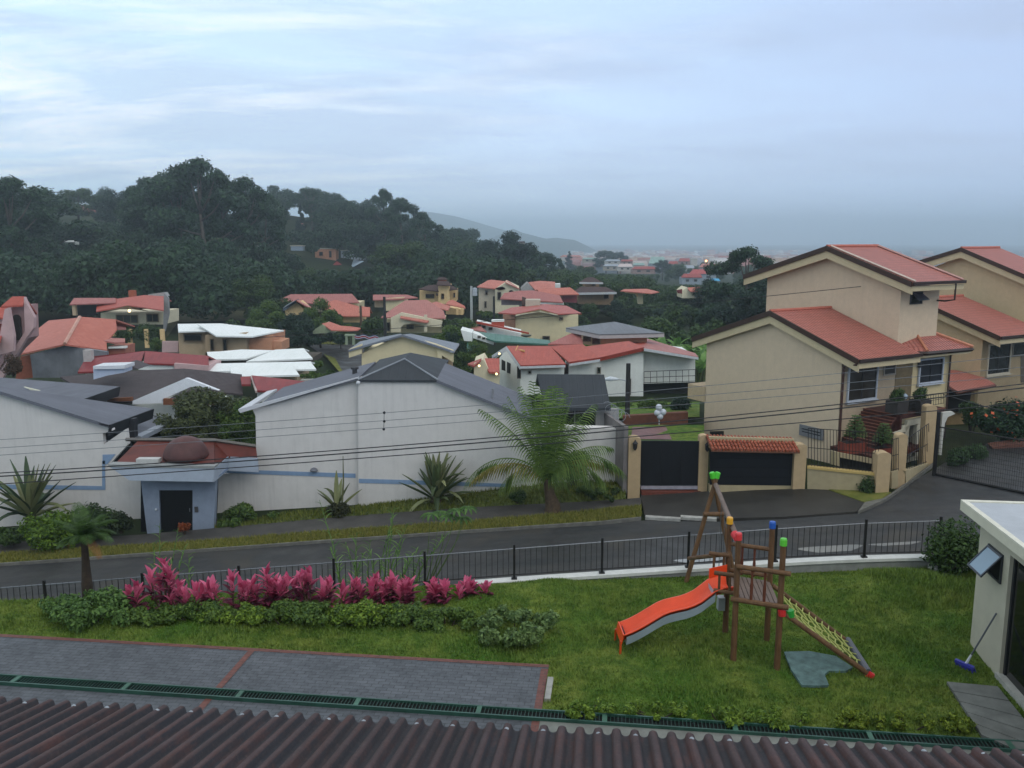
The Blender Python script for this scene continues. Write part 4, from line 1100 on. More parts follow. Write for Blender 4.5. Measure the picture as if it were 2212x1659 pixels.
# ------------------------------------------------------------------ white walled house across the street
WHITE = plain('d4d1cd', .85, .05, 2, .15, stain=.42, name='white_render'); BLUE = plain('7f98b6', .75, .08, 4)
SLATE = sheet('62656e', .5, .8, .45); SLATED = sheet('2e3338', .4, .75, .3); TRIMW = plain('c4c6ca', .6, .06, 3)
wh = thing('white_house', 'long white walled house with grey roofs and a blue stripe behind the agaves', 'house', W0.hit(776, 1097))
WA = W0.off(-.35)
Apts = [(543, 880), (780, 814), (782, 1099), (618, 1112), (465, 1143), (470, 1024), (553, 1018), (553, 900)]
wallpoly(wh, WA, Apts, .25, WHITE)
Bpts = [(774, 822), (946, 822), (1066, 870), (1150, 902), (1200, 922), (1337, 926), (1337, 1046), (1260, 1042), (1096, 1057), (934, 1081), (774, 1100)]
wallpoly(wh, W0, Bpts, .6, WHITE)
def stripe(Wl, pts): return part('stripe', MB().prism([Wl.hit(*p)+Wl.n*.004 for p in pts], Wl.n*.02), BLUE, wh)
stripe(WA, [(478, 1013), (768, 1023), (768, 1032), (478, 1021)])
stripe(W0, [(775.5, 1034), (884, 1037), (884, 1046), (775.5, 1043)]); stripe(W0, [(884, 1037), (1096, 1045), (1096, 1052), (884, 1046)])
# roof over the left part
back = V((0, 1, 0))
p1, p2 = WA.hit(518, 882)+V((0, -.3, .0)), WA.hit(778, 812)+V((0, -.3, .0))
rA = part('roof', slab(MB(), [p1+V((.9, .3, .16)), p2+V((0, .0, .0)), p2+back*5.2, p1+back*5.0+V((.9, 0, .22))], .14), SLATE, wh)
part('bargeboard', MB().prism([p1, p2, p2+V((0, 0, -.05)), p1+V((.1, 0, -.17))], (0, .12, 0)), TRIMW, rA)
part('gutter', MB().hexa(p1+V((0, .1, 0)), (.55, 0, .12), (0, 5, 0), (0, 0, -.12)), TRIMW, rA)
part('wall', MB().hexa(WA.hit(553, 1018)+V((0, .3, 0)), (.3, 0, 0), (0, 4.5, 0), (0, 0, 2.9)), WHITE, wh)
# hipped slate face and the ridge piece behind it
h1, h2 = W0.hit(774, 821)+V((0, -.12, .03)), W0.hit(947, 822)+V((0, -.12, .03)); hap = ridge(874, 776, h1, .42)
hb1, hb2 = h1+back*7, h2+back*7; hapb = hap+back*2.5
hip = MB(); slab(hip, [h1, h2, hap], .1); slab(hip, [h1, hap, hapb, hb1], .1); slab(hip, [h2, hb2, hapb, hap], .1)
hipo = part('hip_roof', hip, SLATED, wh)
part('ridge_flashing', MB().path([h2+V((0, 0, .02)), hap+V((0, 0, .02)), h1+V((0, 0, .02))], .045, 5), plain('8b9096', .5), hipo)
br = MB(); c1, c2, c3 = atY(782, 806, 51), atY(874, 770, 51), atY(960, 802, 51)
slab(br, [c1, c2, c2+back*.9, c1+back*.9], .15); slab(br, [c2, c3, c3+back*.9, c2+back*.9], .15)
part('rear_parapet', br, plain('3b3029', .8, .3, 3), wh)
part('rear_wall', MB().prism([c1+V((.1, .3, -.16)), c2+V((0, .3, -.16)), c3+V((-.1, .3, -.16)), c3+V((-.1, .3, -2.5)), c1+V((.1, .3, -2.5))], (0, .2, 0)), plain('8d836f', .85, .2, 1, stain=.6), wh)
# long grey roof falling to the right
q1, q2 = W0.hit(944, 821)+V((0, -.25, .05)), W0.hit(1152, 904)+V((0, -.25, .05))
rB = part('roof', slab(MB(), [q1, q2, q2+back*5.6, q1+back*5.6], .14), SLATE, wh)
part('vent_pipe', MB().tube(W0.hit(1063, 868)+V((0, .8, -.1)), W0.hit(1064, 845)+V((0, .8, 0)), .06), plain('84868a', .6), rB)
# right hand wing with a dark roof facing the street
W2 = flatY(43.6)
e1, e2 = W2.hit(1178, 877)+V((0, -.5, 0)), W2.hit(1317, 877)+V((0, -.5, 0)); r1, r2 = ridge(1160, 808, e1, .55), ridge(1305, 809, e2, .55)
rw = part('roof', slab(MB(), [e1, e2, r2, r1], .16), SLATED, wh)
part('wall', MB().prism([W2.hit(1190, 878), W2.hit(1337, 884), W2.hit(1337, 960), W2.hit(1190, 960)], (0, .25, 0)), plain('aaa8a6', .85, .12, 1, stain=.9), wh)
part('roof_back', slab(MB(), [r1, r2, r2+V((0, 3, -1)), r1+V((0, 3, -1))], .16), SLATED, wh)
for x0, x1 in ((1197, 1240), (1243, 1286)): window(wh, W2, x0, 882, x1, 924, '2c2c2e', '0e1012', .06, 1)
lp = W0.hit(775, 826)+V((0, -.12, 0)); lmp = part('wall_lamp', MB().ball(lp, .1, 10), plain('c9ccd0', .3), wh, smooth=True)
part('bracket', MB().tube(lp+V((0, 0, .05)), lp+V((.05, .12, .14)), .02), plain('666666', .5), lmp)
wl2 = WA.hit(679, 1014); part('wall_vent', MB().lathe(wl2+V((0, -.1, -.06)), [(.17, 0), (.19, .05), (.12, .14), (.03, .18)], 12), plain('6d7078', .6), wh)
ck = flatY(43.3).hit(888, 878)
cw = atY(886, 868, 47); chim = part('chimney_pipe', MB().lathe(W0.hit(767, 822)+V((-.4, 2.2, -.3)), [(.12, 0), (.12, .5), (.2, .52), (.2, .62), (.05, .66)], 10), plain('3a3a3c', .6), wh)

# ------------------------------------------------------------------ porch house at the left
lh = thing('porch_house', 'white house with blue porch, dark door and red roof behind the left agave', 'house', rd(345, 1150))
WL = flatY(41.8)
wallpoly(lh, WL, [(-320, 745), (0, 850), (238, 918), (243, 930), (222, 936), (224, 960), (272, 927), (276, 960), (230, 1010), (305, 1010), (310, 1145), (-320, 1170)], .3, WHITE)
f1, f2 = WL.hit(-330, 742)+V((0, -.25, .06)), WL.hit(240, 918)+V((0, -.25, .06))
rl = part('roof', slab(MB(), [f1, f2, atY(330, 883, 47.3), f1.lerp(f2, .5)+(atY(330, 883, 47.3)-f2)*.05, f1+(atY(330, 883, 47.3)-f2)*.04], .16), SLATE, lh)
ee = atY(330, 883, 47.3)
part('fascia', MB().prism([f2+V((0.02, 0, 0)), ee+V((0.02, 0, 0)), ee+V((-.1, 0, -.55)), f2+V((-.1, 0, -.55))], (.06, 0, 0)), plain('23252a', .6), rl)
part('gutter', MB().hexa(f2+V((-.45, 0, .03)), (.45, 0, -.12), ee-f2, (0, 0, .06)), plain('8a8f99', .5), rl)
g1_, g2_ = atY(167, 866, 48.5), atY(257, 835, 54.5)
u2 = part('roof', slab(MB(), [g1_, g2_, g2_+V((-9, .5, .6)), g1_+V((-9, 0, .6))], .16), SLATE, lh)
part('fascia', MB().prism([g1_+V((.02, 0, 0)), g2_+V((.02, 0, 0)), g2_+V((-.1, 0, -.6)), g1_+V((-.1, 0, -.6))], (.06, 0, 0)), plain('23252a', .6), u2)
part('wall', MB().hexa(g1_+V((-.9, 1.0, -3.5)), (-8, 0, 0), (0, 4.5, 0), (0, 0, 3.3)), plain('5d5a55', .9), lh)
sk = atY(84, 834, 51); part('skylight', MB().prism([sk+V((-.9, 0, -.05)), sk+V((.9, .0, -.5)), sk+V((.35, -.1, -1.0)), sk+V((.1, -.05, -.75)), sk+V((.2, -.03, -.55))], (0, .15, 0)), plain('c9c8b4', .6), u2)
d1, d2 = atY(291, 941, 45.0), atY(368, 904, 50.5)
u3 = part('roof', slab(MB(), [d1, d2, d2+V((-4, 0, 1.0)), d1+V((-4, 0, 1.0))], .14), SLATE, lh)
part('gutter', MB().hexa(d1, (.35, 0, -.05), d2-d1, (0, 0, -.22)), plain('8e949d', .5), u3)
part('wall', MB().hexa(d1+V((-.6, 1, -2.5)), (-3.4, 0, 0), (0, 4, 0), (0, 0, 2.4)), plain('2b2b2e', .9), lh)
part('column', MB().prism([atY(274, 905, 44), atY(290, 905, 44), atY(291, 945, 44), atY(274, 945, 44)], (0, .4, 0)), plain('2a2b30', .7), lh)
# porch
PB = plain('a9b4c2', .75, .06, 3, stain=.2); PY_ = rd(345, 1152).y; WP = flatY(PY_)
WPd = flatY(PY_+.25)
pc = part('porch_wall', MB().prism([WPd.hit(*p) for p in ((304, 1040), (342, 1040), (342, 1058), (417, 1058), (417, 1146), (465, 1140), (465, 1035))]+[WPd.hit(465, 1030), WPd.hit(304, 1030)], (0, .3, 0)) if False else
    MB().prism([WPd.hit(*p) for p in ((304, 1036), (343, 1036), (346, 1155), (318, 1155))], (0, .3, 0)).prism([WPd.hit(*p) for p in ((416, 1036), (466, 1036), (462, 1142), (416, 1146))], (0, .3, 0)).prism([WPd.hit(*p) for p in ((343.2, 1036), (415.8, 1036), (415.8, 1059), (343.2, 1059))], (0, .3, 0)), plain('8894a6', .8, .08, 3, stain=.3), lh)
dr = part('door', MB().prism([WPd.hit(*p)+V((0, .12, 0)) for p in ((344, 1059.5), (415.5, 1059.5), (415.5, 1150), (346, 1153))], (0, .06, 0)), plain('0d0f13', .5, .2, 6), lh)
hq = WPd.hit(409, 1106)+V((0, .06, 0)); part('handle', MB().tube(hq, hq+V((0, 0, .16)), .02), plain('8b8e92', .3, metal=.6), dr)
part('intercom', MB().hexa(WPd.hit(421, 1106)+V((0, -.04, 0)), (.16, 0, 0), (0, .035, 0), (0, 0, .26)), plain('4a4a4c', .5), lh)
part('wall_lamp', MB().ball(WPd.hit(338, 1100)+V((0, -.06, 0)), .06, 8), plain('c3ccd4', .3), lh)
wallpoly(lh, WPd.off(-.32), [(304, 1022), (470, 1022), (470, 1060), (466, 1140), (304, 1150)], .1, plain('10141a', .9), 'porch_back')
WF = flatY(PY_-.75)
cn = MB().prism([WF.hit(*p) for p in ((236, 1008), (463, 1011), (461, 1041), (280, 1038))], (0, .12, 0))
cp = part('canopy', cn, PB, lh)
ca, cb = WF.hit(463, 1011)+V((.005, 0, 0)), WF.hit(461, 1041)+V((.005, 0, 0)); cc, cd_ = flatY(PY_+1.7).hit(492, 986), flatY(PY_+1.7).hit(491, 1016)
part('canopy_side', MB().prism([ca, cc, cd_, cb], (.03, .1, 0)), PB, cp)
part('fascia', MB().prism([flatY(PY_+1.71).hit(*p) for p in ((491, 986), (556, 990), (558, 1020), (491, 1017))], (0, .1, 0)), PB, cp)
part('soffit', MB().prism([WF.hit(280, 1038)+V((0, .13, .02)), WF.hit(461, 1041)+V((0, .13, .02)), WF.hit(461, 1041)+V((0, 2.2, .02)), WF.hit(280, 1038)+V((0, 2.2, .02))], (0, 0, .06)), plain('7d8da6', .8), cp)
part('trim', MB().prism([WF.hit(*p)+V((0, -.03, 0)) for p in ((234, 1003), (465, 1006.5), (463, 1012), (236, 1008.5))], (0, .5, 0)), plain('8f9291', .7), cp)
st_ = [(0, 1046), (221, 1050), (221, 995), (227, 995), (228, 1058), (0, 1056)]
part('stripe', MB().prism([WL.hit(*p)+V((0, -.004, 0)) for p in st_], (0, -.02, 0)), BLUE, lh)
part('stripe', MB().prism([WL.hit(*p)+V((0, -.004, 0)) for p in ((222, 982), (250, 981), (232, 1003), (222, 1002))], (0, -.02, 0)), BLUE, lh)
RED = plain('5c261c', .6, .3, 1.2, .2, stain=.6)
ra = WF.hit(243, 1004)+V((0, .2, .0)); rb_ = flatY(PY_+2.1).hit(556, 988); 
rr = part('porch_roof', slab(MB(), [WF.hit(243, 1006)+V((0, .1, 0)), WF.hit(462, 1008)+V((0, .1, 0)), ridge(462, 955, WF.hit(462, 1008), .16), ridge(300, 950, WF.hit(243, 1006), .16)], .1), RED, lh)
bk = ridge(462, 955, WF.hit(462, 1008), .16)
part('porch_roof', slab(MB(), [WF.hit(462, 1008)+V((.01, .12, .0)), flatY(PY_+1.7).hit(491, 985)+V((0, 0, 0)), flatY(PY_+1.8).hit(556, 989), atY(553, 966, bk.y+.2), bk+V((.01, 0, 0))], .1), RED, lh)
tp0 = [ridge(272, 952, WF.hit(243, 1006), .16), bk, atY(553, 966, bk.y+.2)]
part('parapet', MB().path([tp0[0]+V((0, 0, .06)), tp0[1]+V((0, 0, .1)), tp0[2]+V((0, 0, .05))], .09, 4), plain('6a6660', .7), rr)
dc = ridge(402, 985, WF.hit(402, 1008), .16); part('dome', MB().lathe(dc, [(1.0*math.cos(a), .98*math.sin(a)-.05) for a in [i/9*1.54 for i in range(10)]], 22), plain('533432', .6, .25, 2, spec=.4), lh, smooth=True)
part('box_vent', MB().box(ridge(322, 999, WF.hit(322, 1008), .16)+V((0, 0, -.1)), 1.0, .4, .3), plain('b9b9b6', .6), lh)

# ------------------------------------------------------------------ gate compound of the yellow house
PIL = plain('b8a07c', .85, .08, 3, .2, stain=.2, name='ochre_render'); LOW = plain('ab9d7c', .85, .08, 3, .2, stain=.3)
def pillar(x0, x1, yt, yb, label, lamp=None, dY=0):
    b = rd((x0+x1)/2, yb); Wp = flatY(b.y+dY); a, c = Wp.hit(x0, yt), Wp.hit(x1, yt); w = c.x-a.x; zt = a.z
    o = thing('gate_pillar', label, 'pillar', (a.x+w/2, b.y+dY+w/2, b.z-.1), 'ochre gate pillars')
    zb = b.z-.15; r = .12
    pts = [V((a.x, Wp.p0.y, zb)), V((c.x, Wp.p0.y, zb)), V((c.x, Wp.p0.y, zt-r))]+[V((a.x+w/2+w/2*math.cos(t), Wp.p0.y, zt-r+r*math.sin(t))) for t in [i/8*math.pi for i in range(1, 8)]]+[V((a.x, Wp.p0.y, zt-r))]
    part('shaft', MB().prism(pts, (0, w, 0)), PIL, o)
    if lamp:
        q = Wp.hit(*lamp)+V((0, -.13, 0)); l = part('lantern', MB().lathe(q+V((0, 0, -.22)), [(.03, 0), (.09, .06), (.1, .26), (.14, .3), (.05, .4), (.01, .48)], 6), plain('1f2022', .5), o)
        part('bracket', MB().hexa(q+V((-.03, .0, -.25)), (.06, 0, 0), (0, .13, 0), (0, 0, .06)), plain('1f2022', .5), l)
    return Wp
PP1 = pillar(1358.5, 1385, 945, 1075, 'ochre pillar with a lantern left of the plain black gate', Z7(1690, 1130))
PP2 = pillar(1512, 1532, 940, 1063, 'ochre pillar with a lantern between the black gate and the garage door', (1527, 963))
PP3 = pillar(1717.5, 1744, 960, 1060, 'ochre pillar at the right end of the garage door')
PP4 = pillar(1897, 1926, 978, 1069, 'wide rounded ochre pillar at the street corner')
PP5 = pillar(1940, 1962, 938, 1052, 'tall ochre pillar just behind the street corner')
PP6 = pillar(2002, 2025, 876, 1004, 'tallest ochre pillar beside the driveway mesh gate')
gt = thing('metal_gate', 'plain black sheet metal gate between two ochre pillars', 'gate', PP1.hit(1448, 1052))
Wg = flatY(PP1.p0.y+.35)
m = MB().prism([Wg.hit(*p) for p in ((1384, 952), (1513, 953), (1513, 1049), (1384, 1049))], (0, .06, 0)); part('gate_panel', m, plain('101318', .5, .12, 2), gt)
m = MB()
for x in (1427, 1470): m.prism([Wg.hit(*p)+V((0, -.02, 0)) for p in ((x, 953), (x+1.2, 953), (x+1.2, 1049), (x, 1049))], (0, .018, 0))
part('gate_frame', m, plain('16191e', .5), gt)
part('threshold', MB().prism([Wg.hit(*p)+V((0, -.08, 0)) for p in ((1384, 1049.5), (1512, 1050), (1512, 1056), (1384, 1056))], (0, .3, 0)), plain('9a97a0', .7, .2), gt)
part('brick_step', MB().prism([Wg.hit(*p)+V((0, -.35, 0)) for p in ((1384, 1058), (1512, 1059), (1512, 1068), (1384, 1068))], (0, .6, 0)), plain('6d3a2e', .8, .3, 8), gt)
ga = thing('garage', 'garage front with black door under a small clay tile roof', 'garage', PP3.hit(1625, 1060))
Wd = flatY(PP3.p0.y+.25)
gd = part('garage_door', MB().prism([Wd.hit(*p) for p in ((1533, 969), (1717, 971), (1714, 1049), (1533, 1047))], (0, .08, 0)), plain('11151b', .45, .25, 1.4), ga)
for y in (989, 1009, 1029): part('groove', MB().prism([Wd.hit(*p)+V((0, -.015, 0)) for p in ((1534, y), (1716, y+1.5), (1716, y+2.7), (1534, y+1.2))], (0, .013, 0)), plain('070809', .7), gd)
part('wall', MB().prism([Wd.hit(*p)+V((0, -.01, 0)) for p in ((1533, 1047.5), (1713, 1049.5), (1713, 1062), (1533, 1064))], (0, .3, 0)).prism([Wd.hit(*p)+V((0, .1, 0)) for p in ((1533, 945), (1718, 950), (1718, 970.8), (1533, 968.8))], (0, .25, 0)), LOW, ga)
te1, te2 = Wd.hit(1531, 966)+V((0, -.55, 0)), Wd.hit(1720, 970)+V((0, -.55, 0)); tr1, tr2 = ridge(1524, 941, te1, .45), ridge(1711, 947, te2, .45)
CLAY = tiles('94462f', 'b4664a', .26, .36, .7, .5, 'clay_tiles')
tm_ = MB(); nrows, ncol = 4, 25
for r_ in range(nrows):
    for c_ in range(ncol):
        k0, k1 = r_/nrows-.03, (r_+1)/nrows+.02; a = te1.lerp(te2, (c_+.5)/ncol); b = tr1.lerp(tr2, (c_+.5)/ncol)
        p, q = a.lerp(b, k0)+V((0, 0, .05)), a.lerp(b, k1)+V((0, 0, .02)); w = (te2-te1).length/ncol*.36
        tm_.path([p, q], [w*1.15, w*.9], 7)
rf = part('tile_roof', tm_, CLAY, ga, uv=True); part('roof_board', slab(MB(), [te1, te2, tr2, tr1], .08), plain('6d4a38', .8), rf)
lo_ = thing('garden_wall', 'low ochre wall with metal railings between garage and street corner', 'wall', PP3.hit(1820, 1064))
LW = Wall(rd(1744, 1060), (rd(1897, 1067)-rd(1744, 1060)))
part('wall_body', MB().prism([LW.hit(*p) for p in ((1744, 1012), (1898, 1028), (1898, 1072), (1744, 1064))], -LW.n*.2), LOW, lo_)
part('coping', MB().prism([LW.hit(*p)+LW.n*.05 for p in ((1744, 1007), (1898, 1023), (1898, 1028), (1744, 1012))], -LW.n*.3), plain('c2a768', .8, .1), lo_)
def railing(parent, W, pts_top, pts_bot, n, r=.014, name='railing'):
    m = MB(); T = [W.hit(*p) for p in pts_top]; B = [W.hit(*p) for p in pts_bot]
    for i in range(n+1):
        k = i/n; m.tube(B[0].lerp(B[1], k), T[0].lerp(T[1], k), r, n=4)
    m.tube(T[0], T[1], r*1.3, n=5); m.tube(B[0].lerp(T[0], .06), B[1].lerp(T[1], .06), r*1.2, n=5); m.tube(B[0].lerp(T[0], .5), B[1].lerp(T[1], .5), r*1.2, n=5)
    return part(name, m, BLACK, parent, uv=False)
railing(lo_, LW.off(-.1), ((1746, 925), (1898, 935)), ((1746, 1008), (1898, 1024)), 22)
LW2 = Wall(PP5.hit(1962, 1052)+V((0, .2, 0)), rd(2008, 1004)-rd(1958, 1050))
lo2 = thing('garden_wall', 'short ochre wall with railings between the two tall corner pillars', 'wall', rd(1980, 1035))
part('wall_body', MB().prism([LW2.hit(*p) for p in ((1956, 1017), (2012, 999), (2016, 1014), (1958, 1050))], -LW2.n*.2), LOW, lo2)
railing(lo2, LW2.off(-.1), ((1960, 948), (2006, 915)), ((1960, 1018), (2008, 999)), 10)
part('wall_body', MB().prism([flatY(PP4.p0.y+.6).hit(*p) for p in ((1926, 1020), (1940, 1016), (1940, 1052), (1926, 1056))], (0, .2, 0)), LOW, lo2)
railing(lo2, flatY(PP4.p0.y+.7), ((1926, 950), (1941, 946)), ((1926, 1020), (1941, 1016)), 4)
# globe lamps
def globes(x, y, Y, zb, balls, r, label, mat='c6ccd6'):
    b = atY(x, y, Y); b = V((b.x, Y, zb)); o = thing('garden_lamp', label, 'lamp', b)
    top = max(atY(*q, Y).z for q in balls)
    part('pole', MB().tube(b, V((b.x, Y, top)), .035), plain('b9bcbf', .5), o)
    for q in balls:
        c = atY(*q, Y-.0); part('globe', MB().ball(c, r, 14), plain(mat, .25, .05, 3, spec=.5), o, smooth=True)
globes(1424, 905, 50, -6.0, [Z7(1898, 808), Z7(1885, 857), Z7(1935, 850), Z7(1908, 888)], .19, 'white garden lamp with four globes behind the black gate')
bl = rd(1880, 1060); globes(1879, 1050, bl.y, bl.z, [Z10(1920, 490), Z10(1943, 530)], .2, 'garden lamp with two globes by the low ochre wall', 'c2c8c0')
def streetbush(px, yb, Y, w, h, label, mat, n=2600, leaf=.13, lobes=12, z=None, name='bush', cat='bush', flower=None, d=None):
    b = atY(px, yb, Y); return shrub(px, yb, w, h, d or w*.8, mat, label, n, leaf, int(px), name, cat, None, lobes=lobes, yb=Y, flower=flower)
streetbush(1875, 1070, bl.y-.4, .9, 1.0, 'small dark bush under the two globe lamp at the corner', MD, 1800, .1)
# driveway mesh gate
dg = thing('mesh_gate', 'wide black wire mesh gate across the side street', 'gate', rd(2020, 1028))
GA, GB = rd(2022, 1027), rd(2330, 1092); GW_ = Wall(GA, GB-GA)
m = MB(); topz = 2.35
for i in range(64):
    k = i/63; p = GA.lerp(GB, k); m.tube(p+V((0, 0, .1)), p+V((0, 0, topz)), .008, n=4)
for j in range(12):
    zz = .1+(topz-.1)*j/11; m.tube(GA+V((0, 0, zz)), GB+V((0, 0, zz)), .007, n=4)
part('mesh', m, BLACK, dg, uv=False)
part('rail', MB().tube(GA+V((0, 0, .06)), GB+V((0, 0, .06)), .06, n=6), BLACK, dg); part('rail', MB().tube(GA+V((0, 0, topz)), GB+V((0, 0, topz)), .035, n=6), BLACK, dg)
part('gate_post', MB().tube(GA+V((-.1, 0, -.1)), V((GA.x-.1, GA.y, atY(2024, 890, GA.y).z)), .09, n=10), BLACK, dg)
# grey side wall with razor wire left of the gate
sw = thing('side_wall', 'narrow dark concrete wall with razor wire left of the black gate', 'wall', PP1.hit(1348, 1040))
WS = Wall(PP1.hit(1357, 1040)+V((-.03, .1, 0)), (-.18, 1))
part('wall_body', MB().hexa(WS.p0+V((0, 0, -.6)), WS.u*9, V((-.2, -.03, 0)), (0, 0, 3.2)), plain('7b7674', .9, .2, 1.2, .3, stain=.9), sw)
coil = []
for i in range(150):
    a = i/150*2*math.pi*13; p = WS.p0+WS.u*(.3+8.5*i/150)+V((-.1, 0, 2.95)); coil.append(p+V((.26*math.cos(a), 0, .26*math.sin(a))))
part('razor_wire', MB().path(coil, .012, 4), plain('8f959b', .45, .1, metal=.5), sw, uv=False)
# ------------------------------------------------------------------ yellow split level houses on the right
YEL = plain('d0bca0', .85, .05, 3, .15, stain=.22, name='yellow_render'); YELD = plain('c6b08c', .85, .06, 3, .15, stain=.2); CREAMY = plain('cbb98f', .8, .05, 3)
TILE = tiles('b86e60', 'a86154', .22, .36, .5, .25); BARGE = plain('3d2a20', .6, .15, 3); CFASC = plain('c7b692', .7, .06, 3); GUT = plain('33241e', .5, .15, 3)
U = V((-.5, .866, 0)).normalized(); Vv = V((.866, .5, 0)).normalized(); UP = V((0, 0, 1))
yh = thing('yellow_house', 'nearest yellow split level house with two stepped red gable roofs', 'house', atY(1806, 1010, 44))
C = atY(1813, 880, 44); G = Wall(C, U); RF = Wall(C, Vv)
gpts = [Z4(205, 772), Z4(603, 606), Z4(1066, 858), (1813, 1030), (1806, 1035), (1516, 1030)]
gp = [G.hit(*p) for p in gpts]; gp[3] = V((C.x, C.y, gp[4].z)); gp[2] = V((C.x, C.y, G.hit(*Z4(1066, 862)).z))
gp = [gp[0], gp[1], gp[2], gp[3], V((gp[0].x, gp[0].y, gp[3].z))]
A1 = gp[1]; Lr = along(A1, Vv, Z4(960, 560)[0]); 
part('wall', MB().prism(gp, Vv*(Lr+.3)), YEL, yh)
# front right eave corner, bargeboards and lower roof
eR = G.off(.35).hit(*Z4(1165, 888)); eL = G.off(.35).hit(*Z4(112, 748)); aF = G.off(.35).hit(*Z4(605, 580))
def gable_roof(parent, aF, eR, eL, L, t=.14, mat=TILE, barge=.38, fasc=True, Ll=None):
    r = MB(); slab(r, [aF, eR, eR+Vv*L, aF+Vv*L], t); slab(r, [aF, aF+Vv*L, eL+Vv*L, eL], t)
    o = part('roof', r, mat, parent)
    b = MB()
    for p, q in ((aF, eR), (aF, eL)):
        b.prism([p+UP*.04, q+UP*.04, q-UP*.24, p-UP*.24], -Vv*.06)
    part('bargeboard', b, BARGE, o)
    if fasc:
        f = MB()
        for p, q in ((aF, eR), (aF, eL)):
            f.prism([p-UP*.2+Vv*.02, q-UP*.2+Vv*.02, q-UP*.62+Vv*.02, p-UP*.66+Vv*.02], Vv*.06)
        f.prism([eR-UP*.2, eR+Vv*L-UP*.2, eR+Vv*L-UP*.45, eR-UP*.45], U*.05)
        part('soffit', f, CFASC, o)
    g = MB().hexa(eR-U*.02+UP*.02, Vv*L, -U*.12, (0, 0, -.16)); part('gutter', g, GUT, o)
    part('ridge_cap', MB().path([aF+UP*.02, aF+Vv*L+UP*.02], .1, 6), plain('b86a58', .6), o)
    return o
gable_roof(yh, aF, eR, eL, Lr+.3)
# upper storey
G2 = Wall(A1+Vv*Lr, U); n2 = 0
c2 = G2.hit(*Z4(1412, 770)); ztop = G2.hit(*Z4(1420, 452)).z
up = [G2.hit(*Z4(588, 372)), G2.hit(*Z4(960, 232)), V((c2.x, c2.y, ztop)), V((c2.x, c2.y, c2.z-1.6))]
lft = up[0]; up.append(V((lft.x, lft.y, c2.z-1.6)))
aF2, eR2, eL2 = G2.off(.55).hit(*Z4(965, 170)), G2.off(.55).hit(*Z4(1505, 398)), G2.off(.55).hit(*Z4(438, 352))
L2 = along(aF2, Vv, Z4(1288, 175)[0])
part('upper_wall', MB().prism(up, Vv*(L2-1.1)), YEL, yh)
gable_roof(yh, aF2, eR2, eL2, L2)
R2 = Wall(c2, Vv)
part('trim', MB().path([aF2+UP*.06+Vv*.25, eR2+UP*.06+Vv*.25], .06, 4), plain('c9b7a8', .6), yh)
part('trim', MB().path([aF2+UP*.06+Vv*(L2-.1), eR2+UP*.06+Vv*(L2-.1)], .06, 4), plain('b98f86', .6), yh)
wv = window(yh, R2, *Z4(1492, 458), *Z4(1562, 532), frame='2e2f33', pane='15181c', fw=.05, mull=0)
q = R2.hit(*Z4(1497, 465)); part('sash', MB().prism([q+R2.n*.05, R2.hit(*Z4(1558, 462))+R2.n*.05, R2.hit(*Z4(1572, 505))+R2.n*.4, R2.hit(*Z4(1505, 512))+R2.n*.4], (0, 0, .03)), glass('3c444c'), wv)
dpq = eR2+Vv*(L2-.7)+U*.0; part('downpipe', MB().path([dpq-UP*.15, dpq-UP*1.0, dpq-UP*1.1+U*.55, dpq-UP*1.1+U*1.3], .05, 6), GUT, yh)
# right hand face (towards the side street): body of the lower floors
LRF = 8.8
zb0 = gp[3].z
body = MB().hexa(C-UP*(C.z-zb0)+Vv*.01, Vv*LRF, U*6, (0, 0, gp[2].z-zb0-.05)); part('wall', body, CREAMY, yh)
# hip roof over the entrance bay
ze = eR.z; 
def L(a, b, z): return C+U*a+Vv*b+UP*(z-C.z)
b0 = (RF.hit(*Z4(1505, 830))-C).dot(Vv); b1 = (RF.off(.6).hit(*Z4(1850, 790))-C).dot(Vv)
pe = [L(-.45, Lr+.25, ze), L(-.95, Lr+.9, ze), L(-.95, b1, ze-.02), L(2.5, b1, ze), L(2.5, Lr+.3, ze)]
hpk = L(1.2, (Lr+.4+b1)*.5-.3, ze+1.15); hpk2 = L(2.4, (Lr+.4+b1)*.5+.2, ze+1.15)
m = MB()
for tri in ([L(.6, Lr+.3, ze+.5), pe[0], pe[1], hpk], [pe[1], pe[2], hpk], [pe[2], pe[3], hpk2, hpk], [L(.6, Lr+.3, ze+.5), hpk, hpk2, pe[4]]):
    if len(tri) == 4:
        slab(m, [tri[0], tri[1], tri[2]], .1); slab(m, [tri[0], tri[2], tri[3]], .1)
    else: slab(m, tri, .1)
pr_ = part('porch_roof', m, TILE, yh)
part('gutter', MB().path([pe[0]-UP*.1, pe[1]-UP*.1, pe[2]-UP*.1], .11, 4), GUT, pr_)
part('ridge_cap', MB().path([pe[1]+UP*.04, hpk+UP*.05, pe[2]+UP*.04], .09, 5), plain('c27f62', .6), pr_)
part('soffit', MB().prism([pe[0]-UP*.22+U*.1, pe[1]-UP*.22+U*.1, pe[2]-UP*.22+U*.1, L(.1, b1, ze-.22), L(.1, Lr, ze-.22)], (0, 0, -.1)), CFASC, pr_)
